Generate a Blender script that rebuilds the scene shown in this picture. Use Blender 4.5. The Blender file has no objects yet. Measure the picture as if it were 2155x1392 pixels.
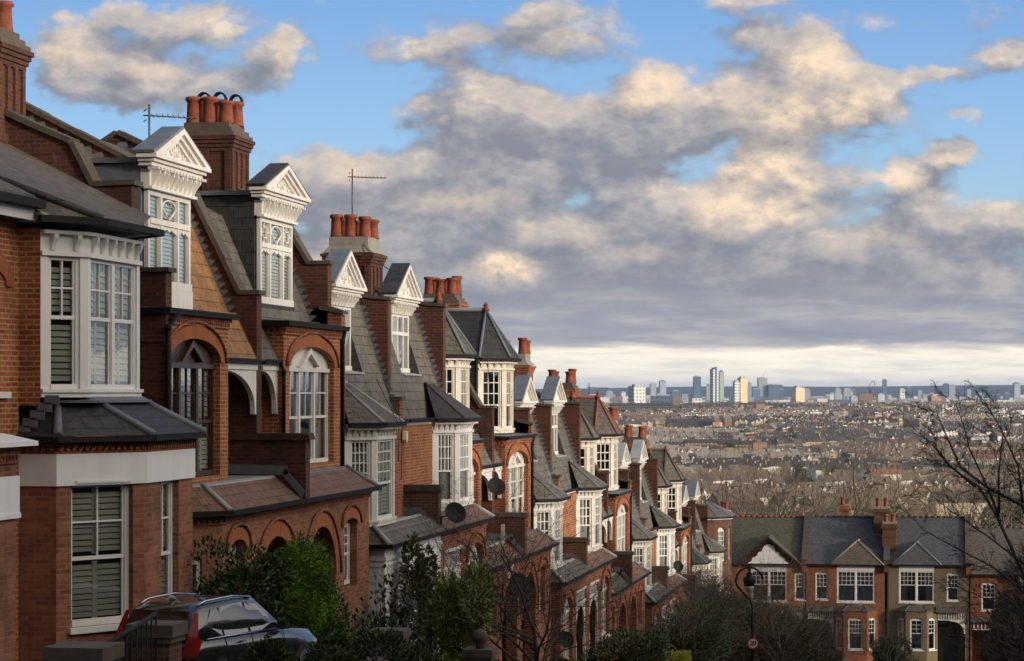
import bpy, math, random
from mathutils import Vector, Matrix, noise
random.seed(11)
R = random.Random(5)
SC = bpy.context.scene
COL = SC.collection
PI = math.pi

# ------------------------------------------------------------------ node helpers
class NT:
    def __init__(s, tree):
        s.t = tree; s.n = tree.nodes; s.l = tree.links
    def new(s, typ, **kw):
        nd = s.n.new(typ)
        for k, v in kw.items():
            setattr(nd, k, v)
        return nd
    def link(s, a, b):
        s.l.new(a, b)
    def put(s, sock, v):
        if hasattr(v, 'links') or hasattr(v, 'is_linked'):
            s.l.new(v, sock)
        else:
            if isinstance(v, (tuple, list)) and len(v) == 3 and sock.type == 'RGBA':
                v = (*v, 1)
            sock.default_value = v
    def math(s, op, a, b=None, c=None, clamp=False):
        nd = s.new('ShaderNodeMath', operation=op, use_clamp=clamp)
        s.put(nd.inputs[0], a)
        if b is not None: s.put(nd.inputs[1], b)
        if c is not None: s.put(nd.inputs[2], c)
        return nd.outputs[0]
    def vmath(s, op, a, b=None, c=None, out=0):
        nd = s.new('ShaderNodeVectorMath', operation=op)
        s.put(nd.inputs[0], a)
        if b is not None: s.put(nd.inputs[1], b)
        if c is not None: s.put(nd.inputs[2], c)
        return nd.outputs[out]
    def mix(s, f, a, b, mode='MIX'):
        nd = s.new('ShaderNodeMix', data_type='RGBA', blend_type=mode)
        s.put(nd.inputs[0], f); s.put(nd.inputs[6], a); s.put(nd.inputs[7], b)
        return nd.outputs[2]
    def ramp(s, f, stops, interp='LINEAR'):
        nd = s.new('ShaderNodeValToRGB')
        nd.color_ramp.interpolation = interp
        el = nd.color_ramp.elements
        while len(el) < len(stops): el.new(0.5)
        for e, (p, c) in zip(el, stops):
            e.position = p
            e.color = (*c, 1) if isinstance(c, (tuple, list)) else (c, c, c, 1)
        s.put(nd.inputs[0], f)
        return nd.outputs[0]
    def mrange(s, v, a, b, c=0.0, d=1.0, kind='LINEAR'):
        nd = s.new('ShaderNodeMapRange', interpolation_type=kind)
        s.put(nd.inputs[0], v)
        for i, x in zip((1, 2, 3, 4), (a, b, c, d)): s.put(nd.inputs[i], x)
        return nd.outputs[0]
    def noise(s, vec, scale, detail=3, rough=.55, dist=0.0, col=False):
        nd = s.new('ShaderNodeTexNoise')
        if vec is not None: s.put(nd.inputs['Vector'], vec)
        nd.inputs['Scale'].default_value = scale; nd.inputs['Detail'].default_value = detail
        nd.inputs['Roughness'].default_value = rough; nd.inputs['Distortion'].default_value = dist
        return nd.outputs[1 if col else 0]

def newmat(name):
    m = bpy.data.materials.new(name); m.use_nodes = True
    t = NT(m.node_tree)
    b = m.node_tree.nodes['Principled BSDF']
    return m, t, b

def walluv():
    """u runs along any wall or roof horizontally, v up its slope, from true position and normal"""
    g = bpy.data.node_groups.new('surface_uv', 'ShaderNodeTree')
    g.interface.new_socket('UV', in_out='OUTPUT', socket_type='NodeSocketVector')
    t = NT(g)
    geo = t.new('ShaderNodeNewGeometry')
    out = t.new('NodeGroupOutput')
    N = geo.outputs['True Normal']; P = geo.outputs['Position']
    tg = t.vmath('NORMALIZE', t.vmath('CROSS_PRODUCT', N, (0, 0, 1)))
    u = t.vmath('DOT_PRODUCT', P, tg, out=1)
    sn = t.new('ShaderNodeSeparateXYZ'); t.link(N, sn.inputs[0])
    sp = t.new('ShaderNodeSeparateXYZ'); t.link(P, sp.inputs[0])
    k = t.math('SQRT', t.math('MAXIMUM', t.math('SUBTRACT', 1.0, t.math('MULTIPLY', sn.outputs[2], sn.outputs[2])), 0.02))
    v = t.math('DIVIDE', sp.outputs[2], k)
    c = t.new('ShaderNodeCombineXYZ'); t.link(u, c.inputs[0]); t.link(v, c.inputs[1])
    t.link(c.outputs[0], out.inputs[0])
    return g
UVG = walluv()
def uvn(t):
    g = t.new('ShaderNodeGroup'); g.node_tree = UVG
    return g.outputs[0]
def pos(t):
    return t.new('ShaderNodeNewGeometry').outputs['Position']

def brick_mat(name, c1, c2, mortar, bw=.225, rh=.075, ms=.013, dirt=.55, rough=.9, soot=(.03, .022, .018)):
    m, t, b = newmat(name)
    uv = uvn(t); P = pos(t)
    wob = t.vmath('ADD', uv, t.vmath('SCALE', t.noise(P, 6, 2, col=True), None))
    w2 = wob.node.inputs[1].links[0].from_node; w2.inputs['Scale'].default_value = .012
    br = t.new('ShaderNodeTexBrick'); t.link(wob, br.inputs['Vector'])
    br.inputs['Scale'].default_value = 1; br.inputs['Brick Width'].default_value = bw
    br.inputs['Row Height'].default_value = rh; br.inputs['Mortar Size'].default_value = ms
    br.inputs['Mortar Smooth'].default_value = .2; br.inputs['Bias'].default_value = -.1
    br.inputs['Color1'].default_value = (*c1, 1); br.inputs['Color2'].default_value = (*c2, 1)
    br.inputs['Mortar'].default_value = (*mortar, 1)
    b2 = t.new('ShaderNodeTexBrick'); t.link(wob, b2.inputs['Vector'])
    for k in ('Scale', 'Brick Width', 'Row Height', 'Mortar Size', 'Mortar Smooth'): b2.inputs[k].default_value = br.inputs[k].default_value
    b2.inputs['Bias'].default_value = -.68; b2.inputs['Color1'].default_value = (0, 0, 0, 1); b2.inputs['Color2'].default_value = (1, 1, 1, 1); b2.inputs['Mortar'].default_value = (0, 0, 0, 1)
    n1 = t.noise(P, 1.1, 5, .65)
    n2 = t.noise(P, 14, 3, .6)
    odd = t.mix(t.mrange(b2.outputs[0], .25, .6, 0, .8), br.outputs[0], tuple(x * .3 + .01 for x in c2))
    drip = t.noise(t.vmath('MULTIPLY', P, (2.2, 2.2, .22)), 1.6, 5, .65)
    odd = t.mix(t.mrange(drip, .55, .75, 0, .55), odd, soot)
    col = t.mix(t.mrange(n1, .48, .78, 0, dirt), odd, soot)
    col = t.mix(t.mrange(n2, .3, .75, 0, .35), col, tuple(x * .55 for x in c2))
    # pale lime bloom in patches
    col = t.mix(t.mrange(t.noise(P, 2.3, 4, .7), .64, .8, 0, .3), col, (.42, .36, .3))
    t.link(col, b.inputs['Base Color'])
    b.inputs['Roughness'].default_value = rough
    b.inputs['Specular IOR Level'].default_value = .25
    bp = t.new('ShaderNodeBump'); bp.inputs['Strength'].default_value = .6; bp.inputs['Distance'].default_value = .012
    h = t.math('SUBTRACT', t.math('MULTIPLY', n2, .4), br.outputs['Fac'])
    t.link(h, bp.inputs['Height']); t.link(bp.outputs[0], b.inputs['Normal'])
    return m

def slate_mat(name, c1, c2, gap, bw=.34, rh=.24, moss=None, mossamt=.5, rough=.62, tone=.8, ms=.012):
    m, t, b = newmat(name)
    uv = uvn(t); P = pos(t)
    br = t.new('ShaderNodeTexBrick'); t.link(uv, br.inputs['Vector'])
    br.inputs['Scale'].default_value = 1; br.inputs['Brick Width'].default_value = bw
    br.inputs['Row Height'].default_value = rh; br.inputs['Mortar Size'].default_value = ms
    br.inputs['Mortar Smooth'].default_value = .6; br.inputs['Bias'].default_value = 0
    br.inputs['Color1'].default_value = (*c1, 1); br.inputs['Color2'].default_value = (*c2, 1)
    br.inputs['Mortar'].default_value = (*gap, 1)
    n1 = t.noise(P, .9, 5, .65); n2 = t.noise(P, 6, 5, .7)
    col = t.mix(t.mrange(n2, .38, .68, 0, tone), br.outputs[0], tuple(x * 1.5 for x in c1))
    if moss:
        col = t.mix(t.mrange(t.noise(P, 2.6, 6, .75), .47, .7, 0, mossamt), col, moss)
    col = t.mix(t.mrange(n1, .55, .8, 0, .5), col, tuple(x * .5 for x in c2))
    col = t.mix(t.mrange(t.noise(P, 34, 2, .5), .72, .8, 0, .45), col, (.3, .3, .27))
    t.link(col, b.inputs['Base Color'])
    b.inputs['Roughness'].default_value = min(1, rough + .12); b.inputs['Specular IOR Level'].default_value = .3
    bp = t.new('ShaderNodeBump'); bp.inputs['Strength'].default_value = .7; bp.inputs['Distance'].default_value = .02
    # each course tips up at its lower edge
    sx = t.new('ShaderNodeSeparateXYZ'); t.link(uv, sx.inputs[0])
    saw = t.math('SUBTRACT', 1.0, t.math('FRACT', t.math('DIVIDE', sx.outputs[1], rh)))
    h = t.math('ADD', t.math('MULTIPLY', saw, .8), t.math('SUBTRACT', t.math('MULTIPLY', n2, .4), br.outputs['Fac']))
    t.link(h, bp.inputs['Height']); t.link(bp.outputs[0], b.inputs['Normal'])
    return m

def plain(name, c, rough=.6, var=.25, scale=5, dark=None, metal=0, bump=.15, spec=.5, streak=False, tint=None):
    m, t, b = newmat(name)
    P = pos(t)
    v = P
    if streak:
        v = t.vmath('MULTIPLY', P, (1, 1, .18))
    n = t.noise(v, scale, 5, .65)
    d = dark or tuple(x * .55 for x in c)
    col = t.mix(t.mrange(n, .42, .75, 0, var), c, d)
    if tint:
        col = t.mix(t.mrange(t.noise(P, scale * 2.7, 4, .7), .52, .74, 0, .8), col, tint)
    t.link(col, b.inputs['Base Color'])
    t.link(t.mrange(n, .2, .8, rough * .85, min(1, rough * 1.2)), b.inputs['Roughness'])
    b.inputs['Metallic'].default_value = metal
    b.inputs['Specular IOR Level'].default_value = spec
    if bump:
        bp = t.new('ShaderNodeBump'); bp.inputs['Strength'].default_value = bump; bp.inputs['Distance'].default_value = .02
        t.link(n, bp.inputs['Height']); t.link(bp.outputs[0], b.inputs['Normal'])
    return m

def leaf_mat(name, c1, c2, rough=.55):
    m, t, b = newmat(name)
    P = pos(t)
    n = t.noise(P, 3.2, 3, .6); n2 = t.noise(P, 24, 2, .5)
    col = t.mix(t.mrange(t.math('ADD', t.math('MULTIPLY', n, .5), t.math('MULTIPLY', n2, .5)), .3, .7), c1, c2)
    t.link(col, b.inputs['Base Color']); b.inputs['Roughness'].default_value = rough
    b.inputs['Specular IOR Level'].default_value = .3
    return m

def glass_mat():
    m, t, b = newmat('window_glass')
    tr = t.new('ShaderNodeBsdfTransparent'); tr.inputs[0].default_value = (.82, .86, .86, 1)
    gl = t.new('ShaderNodeBsdfGlossy'); gl.inputs['Roughness'].default_value = .03; gl.inputs[0].default_value = (.85, .9, .95, 1)
    fr = t.new('ShaderNodeFresnel'); fr.inputs[0].default_value = 1.55
    bp = t.new('ShaderNodeBump'); bp.inputs['Strength'].default_value = .25; bp.inputs['Distance'].default_value = .01
    t.link(t.noise(pos(t), 2.2, 2), bp.inputs['Height']); t.link(bp.outputs[0], gl.inputs['Normal'])
    mx = t.new('ShaderNodeMixShader')
    t.link(t.math('ADD', t.math('MULTIPLY', fr.outputs[0], .95), .14, clamp=True), mx.inputs[0])
    t.link(tr.outputs[0], mx.inputs[1]); t.link(gl.outputs[0], mx.inputs[2])
    t.link(mx.outputs[0], t.n['Material Output'].inputs[0])
    return m

M = {}
BR = (.34, .088, .034); BR2 = (.16, .036, .018)
M['brick'] = brick_mat('red_brick', BR, BR2, (.33, .20, .12), dirt=.7)
M['brick_bright'] = brick_mat('orange_brick', (.42, .12, .04), (.23, .052, .021), (.44, .28, .15), dirt=.6)
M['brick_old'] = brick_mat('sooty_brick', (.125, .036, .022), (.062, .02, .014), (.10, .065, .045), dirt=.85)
M['brick_pink'] = brick_mat('pink_brick', (.36, .135, .078), (.20, .062, .038), (.27, .17, .11), dirt=.7, ms=.011)
M['brick_brown'] = brick_mat('brown_stock_brick', (.15, .062, .034), (.085, .036, .022), (.16, .11, .075), dirt=.6)
M['pebble'] = plain('pebbledash', (.17, .13, .075), .95, .6, 9, (.09, .07, .042), bump=.5, tint=(.13, .1, .06))
M['brick_yellow'] = brick_mat('yellow_brick', (.35, .2, .1), (.27, .13, .06), (.36, .28, .18), dirt=.3)
M['rubbed'] = brick_mat('rubbed_brick', (.38, .12, .045), (.28, .075, .03), (.36, .19, .09), bw=.075, rh=.3, ms=.006, dirt=.3)
M['terra'] = plain('terracotta', (.25, .062, .03), .85, .8, 9, (.08, .026, .016), tint=(.05, .025, .018))
M['ridge_red'] = plain('red_ridge_tile', (.23, .06, .036), .8, .5, 4)
M['slate'] = slate_mat('grey_slate', (.115, .102, .085), (.062, .056, .05), (.018, .016, .014), moss=(.085, .068, .036), mossamt=.55)
M['slate_dark'] = slate_mat('dark_slate', (.034, .032, .031), (.02, .019, .02), (.009, .009, .009), rough=.5)
M['slate_blue'] = slate_mat('blue_slate', (.075, .08, .088), (.035, .037, .045), (.01, .01, .011), bw=.25, rh=.18, rough=.6, moss=(.07, .058, .04), mossamt=.7)
M['slate_moss'] = slate_mat('mossy_slate', (.085, .082, .062), (.036, .035, .028), (.012, .011, .008), bw=.25, rh=.18, moss=(.075, .075, .02), mossamt=.95)
M['slate_brown'] = slate_mat('brown_slate', (.105, .088, .072), (.062, .052, .044), (.03, .022, .018), bw=.28, rh=.2)
M['tile_orange'] = slate_mat('lichened_orange_tile', (.28, .135, .05), (.17, .085, .04), (.05, .03, .018), bw=.5, rh=.27, moss=(.10, .075, .04), mossamt=.75)
M['tile_red'] = slate_mat('small_red_tile', (.17, .088, .058), (.085, .046, .034), (.03, .02, .014), bw=.17, rh=.2, moss=(.10, .082, .048), mossamt=.85)
M['lead'] = plain('lead_sheet', (.13, .145, .165), .55, .7, 3.5, (.06, .066, .075))
M['lead_pale'] = plain('pale_lead_sheet', (.34, .345, .34), .6, .7, 3, (.17, .17, .16))
M['white'] = plain('white_paint', (.66, .64, .60), .55, .6, 6, (.44, .40, .33), bump=.2, streak=True, tint=(.56, .52, .44))
M['white_clean'] = plain('clean_white_paint', (.70, .69, .67), .5, .4, 4, (.52, .50, .46), bump=.12, streak=True)
M['white_worn'] = plain('peeling_white_paint', (.66, .62, .54), .6, .75, 7, (.36, .29, .2), bump=.3, streak=True, tint=(.45, .38, .28))
M['cream'] = plain('cream_plaster', (.62, .52, .36), .6, .5, 8, (.42, .33, .2), bump=.3)
M['brown_paint'] = plain('dark_brown_paint', (.045, .018, .011), .4, .5, 6, (.02, .01, .008))
M['render'] = plain('white_render', (.74, .74, .74), .75, .3, 2.2, (.5, .49, .47), bump=.25, streak=True)
M['coping'] = plain('mossy_coping_stone', (.07, .055, .042), .9, .7, 7, (.03, .026, .02), tint=(.12, .095, .06))
M['stone'] = plain('weathered_cement', (.26, .235, .2), .9, .6, 3.5, (.12, .105, .085), tint=(.16, .14, .1))
M['stone_dark'] = plain('sooty_stone', (.10, .075, .058), .9, .7, 4, (.04, .03, .025))
M['gutter'] = plain('black_iron', (.010, .010, .010), .7, .4, 5, (.022, .02, .018), spec=.2)
M['felt'] = plain('roofing_felt', (.22, .215, .2), .9, .6, 1.4, (.12, .115, .1), tint=(.16, .16, .12))
M['glass'] = glass_mat()
M['blind'] = plain('blind_slat', (.66, .66, .58), .6, .2, 3, bump=0)
M['shutter'] = plain('shutter_slat', (.80, .80, .66), .55, .15, 3, bump=0)
M['curtain'] = plain('curtain_cloth', (.56, .54, .50), .85, .4, 5, (.40, .38, .34), streak=True)
M['curtain_blue'] = plain('pale_blue_curtain', (.45, .55, .62), .85, .4, 5, streak=True)
M['inside'] = plain('interior_shade', (.045, .04, .038), .9, .5, 2, bump=0)  # interior shade put into the colour of the panels behind windows
M['door'] = plain('dark_red_door', (.13, .016, .012), .35, .3, 2)
M['door_grey'] = plain('grey_door', (.06, .065, .07), .35, .3, 2)
M['dish'] = plain('dark_grey_metal', (.018, .018, .019), .8, .4, 4, spec=.2)
M['alu'] = plain('aerial_metal', (.1, .1, .1), .5, .3, 4, metal=.6)
M['cable'] = plain('cable', (.03, .03, .03), .6, .2)
M['cable_w'] = plain('white_cable', (.6, .58, .5), .6, .2)

# ------------------------------------------------------------------ mesh builder
class MB:
    def __init__(s): s.v = []; s.f = []; s.m = []; s.c = 0; s.smooth = set()
    def face(s, pts, mi=None):
        i = len(s.v); s.v.extend(tuple(p) for p in pts)
        s.f.append(tuple(range(i, i + len(pts)))); s.m.append(s.c if mi is None else mi)
    def box(s, x0, x1, y0, y1, z0, z1):
        p = [(x0, y0, z0), (x1, y0, z0), (x1, y1, z0), (x0, y1, z0), (x0, y0, z1), (x1, y0, z1), (x1, y1, z1), (x0, y1, z1)]
        s.hexa(p)
    def hexa(s, p):
        i = len(s.v); s.v.extend(tuple(q) for q in p)
        for f in ((0, 3, 2, 1), (4, 5, 6, 7), (0, 1, 5, 4), (1, 2, 6, 5), (2, 3, 7, 6), (3, 0, 4, 7)):
            s.f.append(tuple(i + k for k in f)); s.m.append(s.c)
    def prism(s, A, B):
        """two matching outlines -> closed solid"""
        n = len(A); i = len(s.v); s.v.extend(tuple(q) for q in A); s.v.extend(tuple(q) for q in B)
        s.f.append(tuple(i + k for k in range(n))[::-1]); s.m.append(s.c)
        s.f.append(tuple(i + n + k for k in range(n))); s.m.append(s.c)
        for k in range(n):
            k2 = (k + 1) % n
            s.f.append((i + k, i + k2, i + n + k2, i + n + k)); s.m.append(s.c)
    def prismY(s, prof, y0, y1): s.prism([(x, y0, z) for x, z in prof], [(x, y1, z) for x, z in prof])
    def prismX(s, prof, x0, x1): s.prism([(x0, y, z) for y, z in prof], [(x1, y, z) for y, z in prof])
    def prismZ(s, plan, z0, z1): s.prism([(x, y, z0) for x, y in plan], [(x, y, z1) for x, y in plan])
    def obox(s, fr, s0, s1, d0, d1, z0, z1):
        P = fr.p
        s.hexa([P(s0, d0, z0), P(s1, d0, z0), P(s1, d1, z0), P(s0, d1, z0), P(s0, d0, z1), P(s1, d0, z1), P(s1, d1, z1), P(s0, d1, z1)])
    def fprism(s, fr, prof, d0, d1):
        s.prism([fr.p(a, d0, z) for a, z in prof], [fr.p(a, d1, z) for a, z in prof])
    def tube(s, pts, rad, n=6, cap=True):
        pts = [Vector(p) for p in pts]
        if not hasattr(rad, '__len__'): rad = [rad] * len(pts)
        base = len(s.v)
        up = None
        for k, p in enumerate(pts):
            d = (pts[min(k + 1, len(pts) - 1)] - pts[max(k - 1, 0)])
            if d.length < 1e-9: d = Vector((0, 0, 1))
            d.normalize()
            if up is None:
                up = d.orthogonal().normalized()
            else:
                up = (up - d * up.dot(d)); up = up.normalized() if up.length > 1e-6 else d.orthogonal().normalized()
            w = d.cross(up)
            for j in range(n):
                a = 2 * PI * j / n
                s.v.append(tuple(p + (up * math.cos(a) + w * math.sin(a)) * rad[k]))
        for k in range(len(pts) - 1):
            for j in range(n):
                j2 = (j + 1) % n
                s.smooth.add(len(s.f))
                s.f.append((base + k * n + j, base + k * n + j2, base + (k + 1) * n + j2, base + (k + 1) * n + j)); s.m.append(s.c)
        if cap:
            s.f.append(tuple(base + j for j in range(n))[::-1]); s.m.append(s.c)
            e = base + (len(pts) - 1) * n
            s.f.append(tuple(e + j for j in range(n))); s.m.append(s.c)
    def lathe(s, c, prof, n=12):
        """prof [(r,z)] round a vertical axis at c"""
        b = len(s.v)
        for r, z in prof:
            for j in range(n):
                a = 2 * PI * j / n
                s.v.append((c[0] + r * math.cos(a), c[1] + r * math.sin(a), c[2] + z))
        for k in range(len(prof) - 1):
            for j in range(n):
                j2 = (j + 1) % n
                s.smooth.add(len(s.f))
                s.f.append((b + k * n + j, b + k * n + j2, b + (k + 1) * n + j2, b + (k + 1) * n + j)); s.m.append(s.c)
        s.f.append(tuple(b + j for j in range(n))[::-1]); s.m.append(s.c)
        e = b + (len(prof) - 1) * n
        s.f.append(tuple(e + j for j in range(n))); s.m.append(s.c)
    def build(s, name, mats, parent=None, label=None):
        if not isinstance(mats, (list, tuple)): mats = [mats]
        o0 = Vector((0, 0, 0))
        q = parent
        while q is not None:
            o0 = o0 + q.location; q = q.parent
        me = bpy.data.meshes.new(name)
        v = s.v if o0.length == 0 else [(a - o0.x, b - o0.y, c - o0.z) for a, b, c in s.v]
        me.from_pydata(v, [], s.f)
        for m in mats: me.materials.append(M[m] if isinstance(m, str) else m)
        if len(mats) > 1:
            me.polygons.foreach_set('material_index', s.m)
        if s.smooth:
            me.polygons.foreach_set('use_smooth', [i in s.smooth for i in range(len(s.f))])
        me.update()
        ob = bpy.data.objects.new(name, me); COL.objects.link(ob)
        if parent is not None: ob.parent = parent
        if label: ob['label'] = label
        return ob

def empty(name, loc, label=None, cat=None, group=None, kind=None):
    o = bpy.data.objects.new(name, None); COL.objects.link(o); o.location = loc
    tag(o, label, cat, group, kind); return o
def tag(o, label=None, cat=None, group=None, kind=None):
    if label: o['label'] = label
    if cat: o['category'] = cat
    if group: o['group'] = group
    if kind: o['kind'] = kind
    return o
def kids(o): return [c for c in bpy.data.objects if c.parent == o]

class Fr:
    """a wall's own frame: s along it, d outward, z up (outward is to the right of the direction)"""
    def __init__(s, a, b):
        s.a = a; dx, dy = b[0] - a[0], b[1] - a[1]; s.L = math.hypot(dx, dy)
        s.d = (dx / s.L, dy / s.L); s.n = (s.d[1], -s.d[0])
    def p(s, t, d, z): return (s.a[0] + s.d[0] * t + s.n[0] * d, s.a[1] + s.d[1] * t + s.n[1] * d, z)

def arc(s0, s1, zs, rise, k=10):
    return [(s0 + (s1 - s0) * (1 - math.cos(PI * i / k)) / 2, zs + rise * math.sin(PI * i / k)) for i in range(k + 1)]

def panel(mb, fr, z0, z1, ops=(), rev=.12, s0=0, s1=None):
    """wall face with openings (a, b, bottom, springing, rise) and their reveals"""
    s1 = fr.L if s1 is None else s1
    def q(a, b, za, zb):
        if b - a > 1e-4 and zb - za > 1e-4:
            mb.face([fr.p(a, 0, za), fr.p(b, 0, za), fr.p(b, 0, zb), fr.p(a, 0, zb)])
    cur = s0
    for a, b, zb, zs, rise in sorted(ops):
        q(cur, a, z0, z1); q(a, b, z0, zb)
        top = arc(a, b, zs, rise) if rise > 0 else [(a, zs), (b, zs)]
        for (u0, w0), (u1, w1) in zip(top, top[1:]):
            mb.face([fr.p(u0, 0, w0), fr.p(u1, 0, w1), fr.p(u1, 0, z1), fr.p(u0, 0, z1)])
            mb.face([fr.p(u0, 0, w0), fr.p(u0, -rev, w0), fr.p(u1, -rev, w1), fr.p(u1, 0, w1)])
        mb.face([fr.p(a, 0, zb), fr.p(a, -rev, zb), fr.p(a, -rev, zs), fr.p(a, 0, zs)])
        mb.face([fr.p(b, 0, zb), fr.p(b, -rev, zb), fr.p(b, -rev, zs), fr.p(b, 0, zs)])
        mb.face([fr.p(a, 0, zb), fr.p(b, 0, zb), fr.p(b, -rev, zb), fr.p(a, -rev, zb)])
        cur = b
    q(cur, s1, z0, z1)

def offs(pts, d):
    out = []
    n = len(pts)
    for i, p in enumerate(pts):
        ns = []
        if i > 0: ns.append(Fr(pts[i - 1], p).n)
        if i < n - 1: ns.append(Fr(p, pts[i + 1]).n)
        if len(ns) == 1: out.append((p[0] + ns[0][0] * d, p[1] + ns[0][1] * d))
        else:
            mx, my = ns[0][0] + ns[1][0], ns[0][1] + ns[1][1]
            k = d * 2 / (mx * mx + my * my)
            out.append((p[0] + mx * k, p[1] + my * k))
    return out
def ribbon(mb, pts, d0, d1, z0, z1, z1o=None):
    """moulding that follows a plan line, mitred"""
    A = offs(pts, d0); B = offs(pts, d1)
    z1o = z1 if z1o is None else z1o
    for i in range(len(pts) - 1):
        a, b, c, d = A[i], A[i + 1], B[i + 1], B[i]
        mb.face([(*d, z0), (*c, z0), (*c, z1o), (*d, z1o)])
        mb.face([(*a, z1), (*b, z1), (*c, z1o), (*d, z1o)])
        mb.face([(*a, z0), (*b, z0), (*c, z0), (*d, z0)])
        mb.face([(*a, z0), (*b, z0), (*b, z1), (*a, z1)])
    for i in (0, -1):
        mb.face([(*A[i], z0), (*B[i], z0), (*B[i], z1o), (*A[i], z1)])

# ------------------------------------------------------------------ windows
def slats(mb, fr, a, b, z0, z1, d, step=.075, tilt=.035):
    n = max(2, int((z1 - z0) / step))
    st = (z1 - z0) / n
    for i in range(n):
        z = z0 + i * st
        mb.face([fr.p(a, d + tilt, z), fr.p(b, d + tilt, z), fr.p(b, d - tilt * .2, z + st * .8), fr.p(a, d - tilt * .2, z + st * .8)])
def folds(mb, fr, a, b, z0, z1, d, n=None, drape=0):
    n = n or max(6, int((b - a) / .07))
    pr = []
    for i in range(n + 1):
        u = a + (b - a) * i / n
        pr.append((u, d + .025 * math.sin(i * 2.1 + a * 7) + .012 * math.sin(i * 5.3)))
    for (u0, d0), (u1, d1) in zip(pr, pr[1:]):
        mb.face([fr.p(u0, d0, z0), fr.p(u1, d1, z0), fr.p(u1, d1, z1), fr.p(u0, d0, z1)])

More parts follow.
